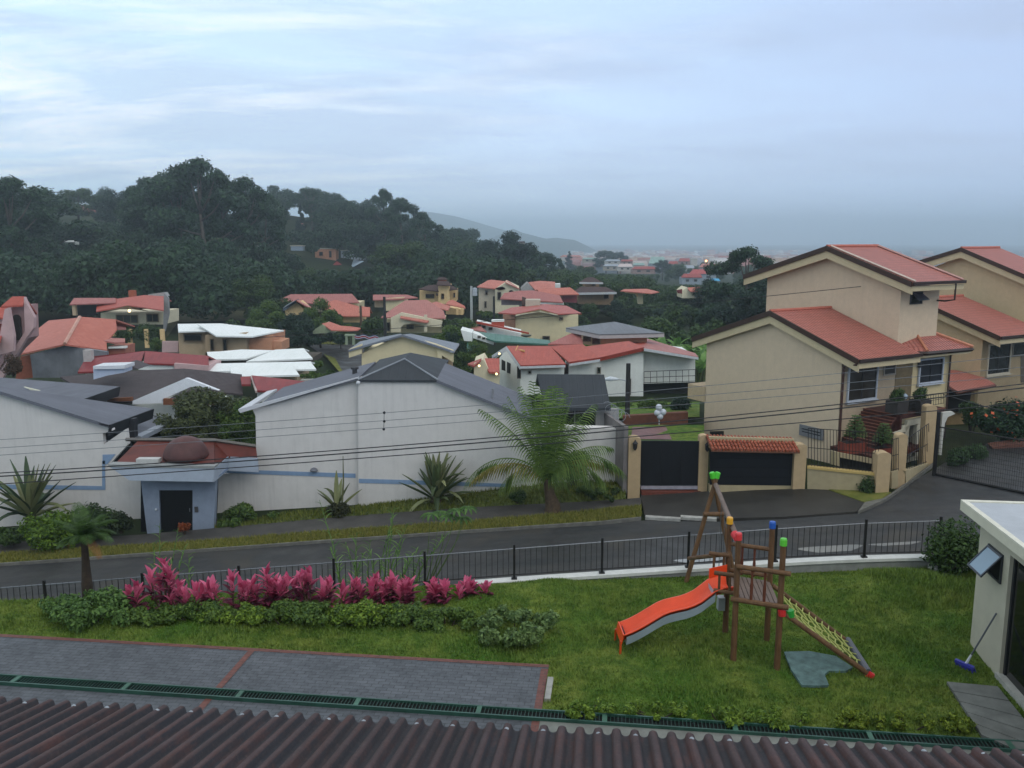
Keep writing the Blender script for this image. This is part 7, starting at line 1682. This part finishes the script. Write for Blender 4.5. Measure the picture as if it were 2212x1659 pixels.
TR = [(1620, 533, 120, 'tall1', 1.25, 'tall dark tree just left of the yellow house roof'), (1655, 600, 105, 'broad3', 1.1, 'dark tree under the tall one by the yellow house'), (1598, 640, 108, 'broad3', 1.3, 'broad dark tree left of the yellow house gable'), (1400, 640, 165, 'broad1', 1.3, 'dark tree right of the small open porch'), (1350, 612, 230, 'broad2', 1.3, 'tree between the pagoda house and the town'), (1420, 618, 240, 'broad2', 1.3, 'broad tree below the wide dull red town roof'),
      (1480, 628, 230, 'broad1', 1.3, 'dark tree below the grey walled town houses'), (1265, 572, 300, 'broad2', 1.3, 'light green tree at the left edge of the town'), (1300, 590, 270, 'broad1', 1.1, 'tree just above the pagoda roof on the right'), (1310, 541, 560, 'broad1', 1.5, 'far round tree on the town skyline, left of a pair'), (1335, 543, 560, 'broad3', 1.3, 'far round tree on the town skyline, right of a pair'), (1230, 542, 520, 'cone1', 1.4, 'far dark tree over the pale red roof of the town'),
      (1432, 560, 420, 'broad3', 1.1, 'dark tree beside the tall grey green town roof'), (1540, 600, 150, 'broad3', 1.2, 'dark tree below the blue tarpaulins'), (1450, 655, 125, 'broad3', 1.4, 'dark spreading tree in front of the pale house with orange gable'), (1540, 660, 112, 'broad1', 1.3, 'dark tree between the pale orange gabled house and the yellow house'), (1345, 665, 118, 'broad3', .9, 'dark small tree before the open porch')]
for px, yt, Y, pr, w, lb in TR: tree(px, yt, Y, pr, lb, w, group='trees towards the town')
TM = [(690, 645, 108, 'green1', 1.0, 'bushy green tree in front of the plain orange roof'), (640, 672, 100, 'broad3', 1.0, 'dark tree at the corner of the slate trimmed yellow house'), (962, 702, 82, 'green1', .95, 'round green tree before the cream house with the grey roof'), (1000, 690, 90, 'green1', 1.1, 'dark green garden tree left of the red trimmed white house'),
      (1052, 744, 79, 'green1', .9, 'leafy shrub tree in front of the green sheet roofs'), (1012, 737, 79, 'green1', 1.0, 'round garden tree below the green roofs'), (978, 715, 79, 'broad3', .6, 'slim dark tree right of the round green one'), (460, 838, 51, 'olive1', 1.35, 'olive green tree between the brown shingle roof and the white walled house'), (400, 878, 49, 'olive1', 1.0, 'lower yellowish tree behind the porch roof'), (520, 862, 50, 'green1', .9, 'small tree tight against the white wall gable'),
      (575, 650, 108, 'green1', 1.1, 'bushy green tree left of the slate trimmed yellow house'), (735, 685, 107, 'green1', .8, 'low green tree behind the wavy coral roof')]
for px, yt, Y, pr, w, lb in TM: tree(px, yt, Y, pr, lb, w, group='garden trees among the houses')
# the wood between them reads as one mass
def woodland(name, spec, mat, label, n_per, leaf):
    C, Rr = [], []
    keep = [(676, 530, 795, 578, 250), (158, 450, 228, 474, 360), (78, 452, 126, 474, 360), (536, 518, 570, 540, 235), (620, 526, 660, 546, 250), (640, 478, 662, 494, 320), (133, 516, 167, 534, 210), (218, 452, 255, 470, 360), (1205, 560, 1290, 578, 500), (1290, 560, 1430, 590, 500), (1430, 560, 1575, 612, 330), (1230, 590, 1335, 660, 130), (1335, 620, 1430, 650, 128), (1455, 610, 1548, 648, 146), (1120, 520, 1140, 535, 315)]
    for (x0, x1, Y0, Y1, n, hmin, hmax) in spec:
        for _ in range(n):
            Y = random.uniform(Y0, Y1); X = random.uniform(x0, x1)*Y; h = random.uniform(hmin, hmax); z = gz(X, Y); (cx_, cy_), (tx_, ty_) = proj(V((X, Y, z+h*.3))), proj(V((X, Y, z+h*1.05))); rr_ = h*.5/Y*1917
            lim = max([k[3] for k in keep if Y < k[4]+6 and k[0]-rr_ < cx_ < k[2]+rr_ and ty_ < k[3]] or [0])
            if lim:
                h = (atY(cx_, lim+1, Y).z-z)/1.05
                if h < 1.6: continue
            for k in range(5):
                a = random.random()*6.28; r = random.uniform(.1, .32)*h
                C.append((X+r*math.cos(a), Y+r*math.sin(a), z+h*random.uniform(.35, .85))); q = h*random.uniform(.16, .26); Rr.append((q, q, q*.8))
    C, Rr = np.array(C), np.array(Rr)
    v = leaf_cards(n_per*len(C), C, Rr, leaf)
    tag(npobj(name, npmesh(name, v, quads(v), mat)), label, 'woodland', None, 'stuff')
woodland('woodland', [(-.62, -.3, 128, 185, 70, 9, 15), (-.32, -.02, 146, 200, 60, 7, 12), (-.62, -.25, 190, 260, 80, 9, 14), (-.3, .06, 205, 290, 120, 7, 13), (-.65, -.15, 270, 400, 110, 9, 13), (-.3, .08, 290, 420, 70, 8, 12)], DK, 'dark wood filling the hillside between the single trees', 250, .78)
woodland('thicket', [(.04, .17, 170, 300, 80, 5, 9), (.08, .3, 138, 215, 90, 5, 8), (.05, .25, 215, 330, 90, 5, 8), (.16, .34, 90, 125, 26, 3.5, 6), (.07, .3, 300, 520, 70, 5, 9), (.02, .12, 130, 165, 14, 4, 7), (-.33, -.24, 108, 122, 8, 3, 5)], MD, 'dense scrub and trees between the houses and the far town', 300, .55)
# banana grove
def banana_grove():
    b0 = len(COL.objects)
    spots = [(1262, 700, 112), (1285, 690, 110), (1310, 702, 104), (1335, 712, 98), (1360, 706, 96), (1385, 690, 100), (1300, 690, 116), (1345, 692, 112), (1430, 688, 106), (1450, 722, 84), (1370, 722, 92), (1320, 718, 98), (1520, 722, 78), (1412, 700, 92), (1440, 712, 88), (1465, 702, 90), (1490, 690, 92), (1515, 700, 84), (1540, 712, 80), (1470, 725, 82), (1400, 725, 86), (1505, 735, 76), (1275, 720, 100), (1376, 706, 115), (1444, 703, 116), (1552, 726, 82), (1495, 717, 94), (1353, 710, 108), (1536, 703, 108), (1332, 722, 92), (1522, 722, 102), (1598, 706, 82), (1557, 713, 80), (1270, 713, 95), (1453, 705, 105), (1550, 730, 106), (1323, 693, 101), (1324, 695, 109), (1599, 722, 105), (1409, 710, 104), (1452, 698, 114), (1554, 714, 104), (1427, 720, 121), (1269, 737, 95), (1598, 686, 122)]
    me = []
    for s_ in range(3):
        m = MB(); rg = random.Random(s_)
        for st in range(3):
            bx_, by_ = rg.uniform(-.9, .9), rg.uniform(-.7, .7); H = rg.uniform(1.9, 2.7)
            for i in range(8):
                a = rg.random()*6.28; el = rg.uniform(.5, 1.3); blade_leaf(m, V((bx_, by_, H)), V((math.cos(a)*math.cos(el), math.sin(a)*math.cos(el), math.sin(el))), rg.uniform(1.6, 2.3), .6, rg.uniform(.9, 1.7), 6, fold=.15)
        t = MB()
        for st in range(3): t.tube(V((0, 0, -.5)), V((rg.uniform(-.5, .5), rg.uniform(-.5, .5), 2.2)), .16, .1)
        d = bpy.data.meshes.new('leaves'); d.from_pydata([tuple(p) for p in m.v], [], m.f); d.materials.append(leafmat('3c6430', '86ad5c', 'banana_leaves', .45, .35)); finish(d, False, False, False)
        d2 = bpy.data.meshes.new('stem'); d2.from_pydata([tuple(p) for p in t.v], [], t.f); d2.materials.append(plain('5e6a3c', .8)); finish(d2, True, False, False)
        me.append((d, d2))
    for i, (x, y, Y) in enumerate(spots):
        p = atY(x, y, Y); z = gz(p.x, Y); s = max(.7, min(1.3, (p.z-z)/4.2))*.8
        o = bpy.data.objects.new('banana_plant', None); COL.objects.link(o); o.location = (p.x, Y, z); o.scale = (s, s, s); o.rotation_euler = (0, 0, i*1.3)
        for nm, d in (('leaves', me[i % 3][0]), ('stem', me[i % 3][1])):
            c = bpy.data.objects.new(nm, d); COL.objects.link(c); c.parent = o
        tag(o, 'bright green banana plant in the grove left of the yellow house', 'banana plant', 'banana grove')
banana_grove()
# hedges and lawns of the middle distance
def hedge(Z, x0, y0, x1, y1, Y, mat, label, n=2600, leaf=.22):
    return bushat(Z, ((x0, y0), (x1, y1)), Y, mat, label, n, leaf, None, 'hedge', 16)
hedge(Z2, 240, 1470, 500, 1640, 97, DK2, 'dark hedge left of the hanging flag', 3200, .28); hedge(Z2, 480, 1520, 800, 1620, 96, DK2, 'long dark hedge under the wavy coral roof', 3200, .28); hedge(Z2, 900, 1370, 1120, 1540, 104, MD, 'green hedge left of the cream arched house', 2600, .28)
hedge(Z2, 1600, 1370, 1860, 1470, 108, MD, 'hedge right of the cream arched house', 2400, .3); hedge(Z2, 640, 1350, 760, 1430, 110, MD, 'hedge under the plain orange roof', 1800, .28); hedge(Z6, 900, 470, 1010, 560, 60, MD, 'green shrub at the end of the side street', 1500, .16); hedge(Z6, 690, 500, 1000, 560, 62, LT, 'garden shrubs below the lowest white roof', 2600, .16); hedge(Z6, 800, 390, 900, 470, 74, LT, 'green verge shrub by the middle white roof', 1400, .18)
hedge(Z5, 1010, 490, 1180, 650, 97, MD, 'leafy shrub behind the yellow posts, left', 2200, .26); hedge(Z5, 1180, 470, 1420, 660, 98, MD, 'leafy shrub behind the yellow posts, right', 2600, .26); hedge(Z5, 1300, 600, 1410, 730, 92, LT, 'light green shrub in front of the lit porch house', 1600, .22); hedge(Z5, 20, 740, 200, 950, 61, leafmat('3c3024', '5f4a36'), 'brownish bare shrub below the pink tower house', 2400, .16); hedge(Z7, 1480, 740, 1680, 870, 62, LT, 'green hedge below the big white house', 2600, .16); hedge(Z7, 1680, 720, 2040, 870, 60, LT, 'green hedge left of the yellow house corner', 3600, .16); hedge(Z7, 1990, 660, 2160, 880, 58, DK2, 'dark shrub against the yellow house corner', 2600, .16); hedge(Z3, 960, 960, 1100, 1130, 118, MD, 'shrubs right of the pale yellow gable house', 2200, .3); hedge(Z3, 1150, 960, 1320, 1070, 125, DK2, 'dark shrub below the brown pagoda house', 2200, .3); hedge(Z3, 20, 1050, 240, 1130, 118, LT, 'light green hedge below the grey beige house', 2000, .3)
m = MB().poly([rd(*Z7(*p))+V((0, 0, .35)) for p in ((1600, 900), (2300, 880), (2300, 1110), (1640, 1110))]); 
g5 = MB(); Yb = 54
gA = [atY(*Z7(1480, 880), 52), atY(*Z7(2250, 860), 52), atY(*Z7(2250, 760), 64), atY(*Z7(1480, 770), 64)]
zA = [gz(p.x, p.y)+.3 for p in gA]
setting('lawn', MB().poly([atY(*Z7(1540, 1110), 43.5), atY(*Z7(2290, 1110), 44.5), atY(*Z7(2290, 960), 49.5), atY(*Z7(1560, 960), 49.5)]), LAWN, normals=False)
setting('lawn', MB().poly([atY(*Z7(1500, 905), 52), atY(*Z7(2250, 890), 52), atY(*Z7(2250, 760), 66), atY(*Z7(1480, 770), 66)]), LAWN, normals=False)
single('garden_step_wall', MB().prism([flatY(51).hit(*Z7(*p)) for p in ((1590, 885), (2150, 850), (2150, 975), (1600, 985))], (0, .4, 0)), plain('6b4434', .85, .25, 3, stain=.4), 'reddish brown garden wall behind the black gate', 'wall')
setting('brick_path', MB().poly([atY(*Z7(1655, 1090), 44.4)+V((0, 0, .05)), atY(*Z7(2010, 1095), 44.6)+V((0, 0, .05)), atY(*Z7(1960, 985), 48.6)+V((0, 0, .05)), atY(*Z7(1670, 985), 48.4)+V((0, 0, .05))]), brickmat('7a4a40', '6a3d35', '3f302c', .4, .2, 'red_path_tiles', .55), normals=False)
# side street in the distance
def gdrape(name, pts, mat, dz=.12):
    P = []
    for x, y, Y in pts: p = atY(x, y, Y); P.append(p+V((0, 0, dz)))
    setting(name, MB().poly(P), mat, normals=False)
def onground(x, y):
    r = ray(x, y); lo, hi = 45.0, 400.0
    for _ in range(50):
        Y = (lo+hi)/2; p = CAM+r*(Y/r.y)
        if p.z > gz(p.x, Y): lo = Y
        else: hi = Y
    return CAM+r*(hi/r.y)
def gpoly(name, Z, pts, mat, dz):
    m = MB(); P = [onground(*Z(*p))+V((0, 0, dz)) for p in pts]; m.poly(P); setting(name, m, mat, normals=False)
gpoly('side_street', Z6, [(760, 300), (1250, 300), (1250, 540), (1060, 560), (900, 400)], ASPH, .5)
gpoly('grass_verge', Z6, [(690, 268), (1100, 285), (1100, 302), (760, 300)], VERGE, .55)
gpoly('grass_verge', Z6, [(900, 390), (1000, 430), (1070, 560), (1040, 560)], VERGE, .6)
gpoly('grass_slope', Z5, [(1440, 380), (2120, 400), (2130, 480), (1540, 500), (1440, 640)], plain('4a4a2c', .9, .35, .4, .5), .4)
# ------------------------------------------------------------------ hills on the horizon
def hills(name, pts, Y, width, col, seed):
    rg = np.random.default_rng(seed); xs = np.linspace(pts[0][0], pts[-1][0], 140); ys = np.interp(xs, [p[0] for p in pts], [p[1] for p in pts])
    ys = ys+np.convolve(np.cumsum(rg.normal(size=148))*.35, np.ones(9)/9, 'valid')*.5
    rows = []
    for k in np.linspace(0, 2, 21):
        row = []
        for x, y in zip(xs, ys):
            p = atY(x, y, Y); f = max(0.0, 1-abs(k-1)); f = f*f*(3-2*f); z0 = -45
            yy = Y+(k-1)*width; row.append((p.x*(1+.0*k)+0, yy, z0+(p.z-z0)*f))
        rows.append(row)
    v = np.array(rows); n, m = v.shape[:2]; i = np.arange(n*m).reshape(n, m); f = np.stack([i[:-1, :-1], i[:-1, 1:], i[1:, 1:], i[1:, :-1]], -1).reshape(-1, 4)
    o = npobj(name, npmesh(name, v.reshape(-1, 3), f, plain(col, .95, .3, .01), True)); tag(o, kind='structure')
hills('hills', [(620, 500), (700, 470), (800, 455), (930, 459), (985, 468), (1040, 484), (1085, 497), (1140, 511), (1200, 522), (1270, 545), (1330, 562)], 3000, 600, '33463a', 1)
hills('hills', [(1060, 515), (1108, 494), (1130, 503), (1180, 515), (1202, 513), (1240, 518), (1262, 528), (1285, 540), (1330, 560)], 2300, 420, '2d4033', 2)
# ------------------------------------------------------------------ plants along the walls
def agave(x, yb, yt, Y, n, L, label, seed, mat, sp=1.0):
    b = atY(x, yb, Y); o = thing('agave', label, 'agave', b, 'agaves along the white walls'); rg = random.Random(seed); m = MB(); m2 = MB()
    for i in range(n):
        a = rg.random()*6.28; el = .3+1.15*(i/n)**.7; l = L*rg.uniform(.75, 1.05)
        blade_leaf(m if i % 2 else m2, b+V((0, 0, .1+.25*i/n)), V((math.cos(a)*math.cos(el), math.sin(a)*math.cos(el)*.8, math.sin(el))), l, .3*sp, rg.uniform(.05, .5) if i % 7 else 2.0, 6, fold=.3)
    part('leaves', m, mat, o, normals=False, uv=False); part('pale_leaves', m2, leafmat('52603f', '93966a', 'variegated_leaves', .5, .15), o, normals=False, uv=False)
    part('stump', MB().lathe(b+V((0, 0, -.1)), [(.22, 0), (.3, .2), (.2, .45), (.05, .5)], 10), plain('4a4032', .9, .3), o)
AG = leafmat('2e4030', '5b6d50', 'agave_leaves', .45, .12)
a1 = rd(68, 1130); agave(68, 1128, 1005, 40.2, 34, 2.7, 'largest agave, in front of the left white wall', 3, AG, 1.15)
agave(942, 1088, 985, 40.6, 46, 2.2, 'agave with pale striped leaves against the middle white wall', 5, leafmat('35462f', '66744c', 'agave_leaves2', .45, .12), 1.0)
agave(728, 1112, 1030, 40.3, 9, 1.7, 'thin agave with bent leaves and a tall spike by the wall joint', 8, leafmat('3d4a2e', '767a4c', 'agave_leaves3', .5, .12), .8)
sp = atY(738, 1100, 40.3); spt = atY(741, 985, 40.3)
single('agave_spike', MB().path([sp, sp.lerp(spt, .5)+V((.05, 0, 0)), spt], [.05, .04, .015], 6), plain('5f6340', .7), 'tall bare flower spike of the thin agave', 'flower spike')
streetbush(730, 1118, 39.9, 1.3, .85, 'dark clump at the foot of the thin agave', leafmat('232b1c', '474a30'), 2200, .12)
streetbush(538, 1135, 40.2, 3.2, 1.05, 'bright green shrub at the foot of the white wall right of the porch', LT, 4200, .17, 16)
streetbush(478, 1141, 39.8, 1.1, .45, 'small rusty shrub beside the porch door', leafmat('5a2f20', '7d4a34'), 900, .12)
streetbush(400, 1152, 38.3, .55, .6, 'small orange leaved potted shrub at the door', leafmat('7a3a22', 'a8613c'), 700, .1)
streetbush(110, 1178, 37.6, 3.2, 1.6, 'yellow green bush in front of the largest agave', leafmat('2c4a18', '6d8a2c'), 4600, .16, 18)
streetbush(205, 1162, 38.6, 2.4, 1.9, 'dark green bush left of the porch', MD, 4000, .16, 16)
streetbush(262, 1150, 38.4, 1.1, 1.1, 'dark drooping shrub close to the porch column', leafmat('1c2a1a', '3c4a2c'), 1800, .15)
streetbush(20, 1175, 38.2, 2.0, .9, 'low green shrub at the left edge by the sidewalk', MD, 2400, .15)
streetbush(1118, 1085, 39.6, .9, .7, 'small dark shrub left of the coconut palm', MD, 1200, .12)
streetbush(1300, 1076, 39.8, 2.6, .55, 'low dark plants at the foot of the wall right of the palm', leafmat('22331a', '445a2a'), 2600, .14, 16)
streetbush(1240, 1046, 41.0, 1.6, 2.0, 'leafy dark shrub behind the coconut palm trunk', leafmat('2a3a22', '55622f'), 2600, .16)
# coconut palm
cb = rd(1195, 1118); cb = V((cb.x, cb.y+.6, rz(cb.x)+.1)); ct = atY(1182, 1035, cb.y)
cpm = thing('coconut_palm', 'coconut palm with drooping yellow tipped fronds on the planting strip', 'palm', cb)
part('trunk', MB().path([cb-V((0, 0, .2)), cb+V((0, 0, .35)), cb.lerp(ct, .5), ct], [.42, .33, .24, .17], 12), plain('4f4234', .95, .4, 7, .7), cpm)
CF = leafmat('425e2c', '86a052', 'coconut_leaves', .5, .3)
tgt = [((1150, 820), .2, 0), ((1195, 828), .15, 0), ((1235, 862), .5, 0), ((1125, 840), .5, 0), ((1050, 890), .9, 0), ((1275, 880), .8, 0), ((1100, 860), .5, 0), ((1020, 1050), 2.4, 0), ((1330, 1000), 2.3, 1), ((1090, 1060), 2.4, 0), ((1270, 1050), 2.3, 0), ((1300, 960), 1.6, 0), ((1210, 1045), 2.5, 0), ((1180, 835), .1, 0), ((1140, 860), .35, 0), ((1205, 832), .12, 0), ((1172, 850), .2, 0), ((1222, 850), .3, 0), ((1190, 870), .1, 0), ((1100, 880), .8, 0), ((1240, 900), .7, 0), ((1250, 915), .9, 0), ((1300, 1040), 2.4, 0)]
for i, ((x, y), dr_, mi) in enumerate(tgt):
    e = atY(x, y, cb.y+random.uniform(-1.0, 1.0)); m = MB()
    d = (e-ct); Ln = d.length*(1+.16*dr_); d = (d.normalized()+V((0, 0, dr_*.52))).normalized()
    frond(m, ct, d, Ln*.94, 1.0, dr_*.95, 17, .02, .25, .4+.15*dr_)
    part('frond', m, CF, cpm, normals=False, uv=False)
for (x, y) in ((1030, 1042), (1318, 1010)):
    e = atY(x, y, cb.y-.3); m = MB(); d = (e-ct); Ln = d.length*1.25; d = (d.normalized()+V((0, 0, 1.0))).normalized(); frond(m, ct, d, Ln, .7, 1.9, 16, .022, .1, .7); part('frond', m, PY, cpm, normals=False, uv=False)
# ------------------------------------------------------------------ wires, poles, flag
def wire(pts, Y, r, label, col='26282b', n=14):
    xs = [p[0] for p in pts]; ys = [p[1] for p in pts]; co = np.polyfit(xs, ys, 2)
    X = np.linspace(xs[0], xs[-1], n); P = [atY(x, float(np.polyval(co, x)), Y[0]+(Y[1]-Y[0])*(x-xs[0])/(xs[-1]-xs[0])) for x in X]
    single('power_line', MB().path(P, r, 5), plain(col, .5), label, 'power line', 'power lines along the street', uv=False)
A_ = (33, 34)
wire([(-40, 951), (0, 948.6), (553, 917), (1027, 877.7), (1457, 836), (1820, 804), (2260, 764)], A_, .011, 'uppermost of the three thin wires above the street', '6d7176'); wire([(-40, 970), (0, 967), (474, 936), (1027, 894.7), (1457, 856.6), (2260, 789)], A_, .011, 'middle of the three thin wires above the street', '6d7176'); wire([(-40, 986), (0, 984), (474, 948), (1027, 912.7), (1457, 873.7), (2260, 806)], A_, .011, 'lowest of the three thin wires above the street', '6d7176')
wire([(-40, 1025), (0, 1022), (549, 984), (1027, 947.7), (1518, 906), (2037, 850), (2260, 822)], A_, .021, 'uppermost of the thick black cables'); wire([(-40, 1032), (0, 1029.4), (553, 991), (1027, 956.5), (1457, 921), (2037, 858), (2260, 831)], A_, .026, 'middle thick black cable above the white walls'); wire([(-40, 1048), (0, 1045), (474, 1012.7), (1027, 975), (1457, 932), (2037, 884), (2260, 868)], A_, .02, 'lowest of the thick black cables')
wire([(540, 732), (614, 725), (1014, 696), (1256, 678), (1569, 649), (1928, 611)], (60, 48), .018, 'single thin cable high across the red roofs to the yellow house')
wire([(2037, 852), (2120, 876), (2260, 908)], (34, 33), .02, 'cable sloping down to the right from the gate post')
spz = [atY(x, y, 33.4) for x, y in ((830, 891.5), (830, 910), (829, 927))]
spc = thing('wire_spacer', 'three black beads clipping the thin wires together before the white wall', 'wire spacer', spz[2])
for q in spz: part('bead', MB().ball(q, .055, 8), plain('16181a', .5), spc, smooth=True)
part('cord', MB().tube(spz[0], spz[2], .01), plain('3a3c3e', .5), spc)
def pole(x, yt, yb, Y, r, label, mat, arm=None, drum=False):
    t = atY(x, yt, Y); b = V((t.x, Y, min(gz(t.x, Y), atY(x, yb, Y).z)-.2)); o = thing('utility_pole', label, 'pole', b, 'poles among the houses')
    part('shaft', MB().tube(b, t, r*1.3, r), mat, o)
    if drum: part('transformer', MB().lathe(t+V((r+.3, 0, -1.3)), [(.05, 0), (.32, .03), (.32, 1.0), (.1, 1.1)], 12), plain('a9b2b8', .5), o)
    if arm:
        q = atY(*arm, Y); l = part('lamp_arm', MB().path([t-V((0, 0, .55)) if False else atY(x, arm[1]+5, Y), atY(x-14, arm[1]+1, Y), q], [.045, .04, .03], 6), plain('a9afb3', .4), o); part('lamp_head', MB().path([q+V((.35, 0, 0)), q+V((-.1, 0, .02)), q+V((-.55, 0, -.02))], [.07, .15, .05], 8), plain('cdd5da', .35), l)
WP_ = plain('a8aeac', .7, .1); DP_ = plain('2b2c2c', .8, .2)
pole(1018, 618, 672, 118, .16, 'white utility pole with transformer left of the grey beige house', WP_, None, True); pole(830, 641, 724, 101, .15, 'dark utility pole in front of the pink hip roof', DP_); pole(779, 660, 700, 110, .14, 'dark utility pole before the plain orange roof', plain('5a4a3c', .8)); pole(1067, 640, 672, 117, .14, 'slim pole at the corner of the grey beige house', DP_)
pole(1357.5, 785, 898, 52, .13, 'dark street light pole with lamp arm in front of the big white house', DP_, (1322, 819))
pole(905, 655, 700, 112, .1, 'thin dark pole by the plain orange roof', DP_) if False else None
# flag banner
fl = thing('flag_banner', 'long blue white and red striped flag banner hung by the dark hedge', 'flag', atY(*Z2(960, 1560), 92), None)
cols = ['1f2c5c', 'b9bcc4', '8f1f30', 'b9bcc4', '1f2c5c']; hgt = [0, .17, .34, .66, .83, 1]
for i, cc_ in enumerate(cols):
    m = MB(); n = 16; P = []
    for k in range(n+1):
        x = 852+(1060-852)*k/n; off = 6*math.sin(k*.8)
        for hq_ in (hgt[i], hgt[i+1]): P.append(atY(*Z2(x, 1536+10*k/n+off+hq_*36), 92)+V((0, .12*math.sin(k*1.1), 0)))
    m.v = P; m.f = [(2*k, 2*k+1, 2*k+3, 2*k+2) for k in range(n)]; o = part('stripe', m, plain(cc_, .8, .05), fl, normals=False)
gp_ = thing('garden_gate_posts', 'pale green gate frame beside the flag banner', 'gate frame', atY(*Z2(810, 1620), 92.5))
for x0, x1 in ((772, 790), (832, 852)): part('post', MB().prism([flatY(92.5).hit(*Z2(*p)) for p in ((x0, 1545), (x1, 1545), (x1, 1625), (x0, 1625))], (0, .4, 0)), plain('8d9b80', .8), gp_)
part('lintel', MB().prism([flatY(92.45).hit(*Z2(*p)) for p in ((765, 1535), (858, 1535), (858, 1548), (765, 1548))], (0, .5, 0)), plain('8d9b80', .8), gp_)
c_ = atY(*Z3(2035, 628), 420); lamp(Z3, 2035, 628, 420, 'lit street lamp far off in the town', .6, glow('ffb060', 9.0))
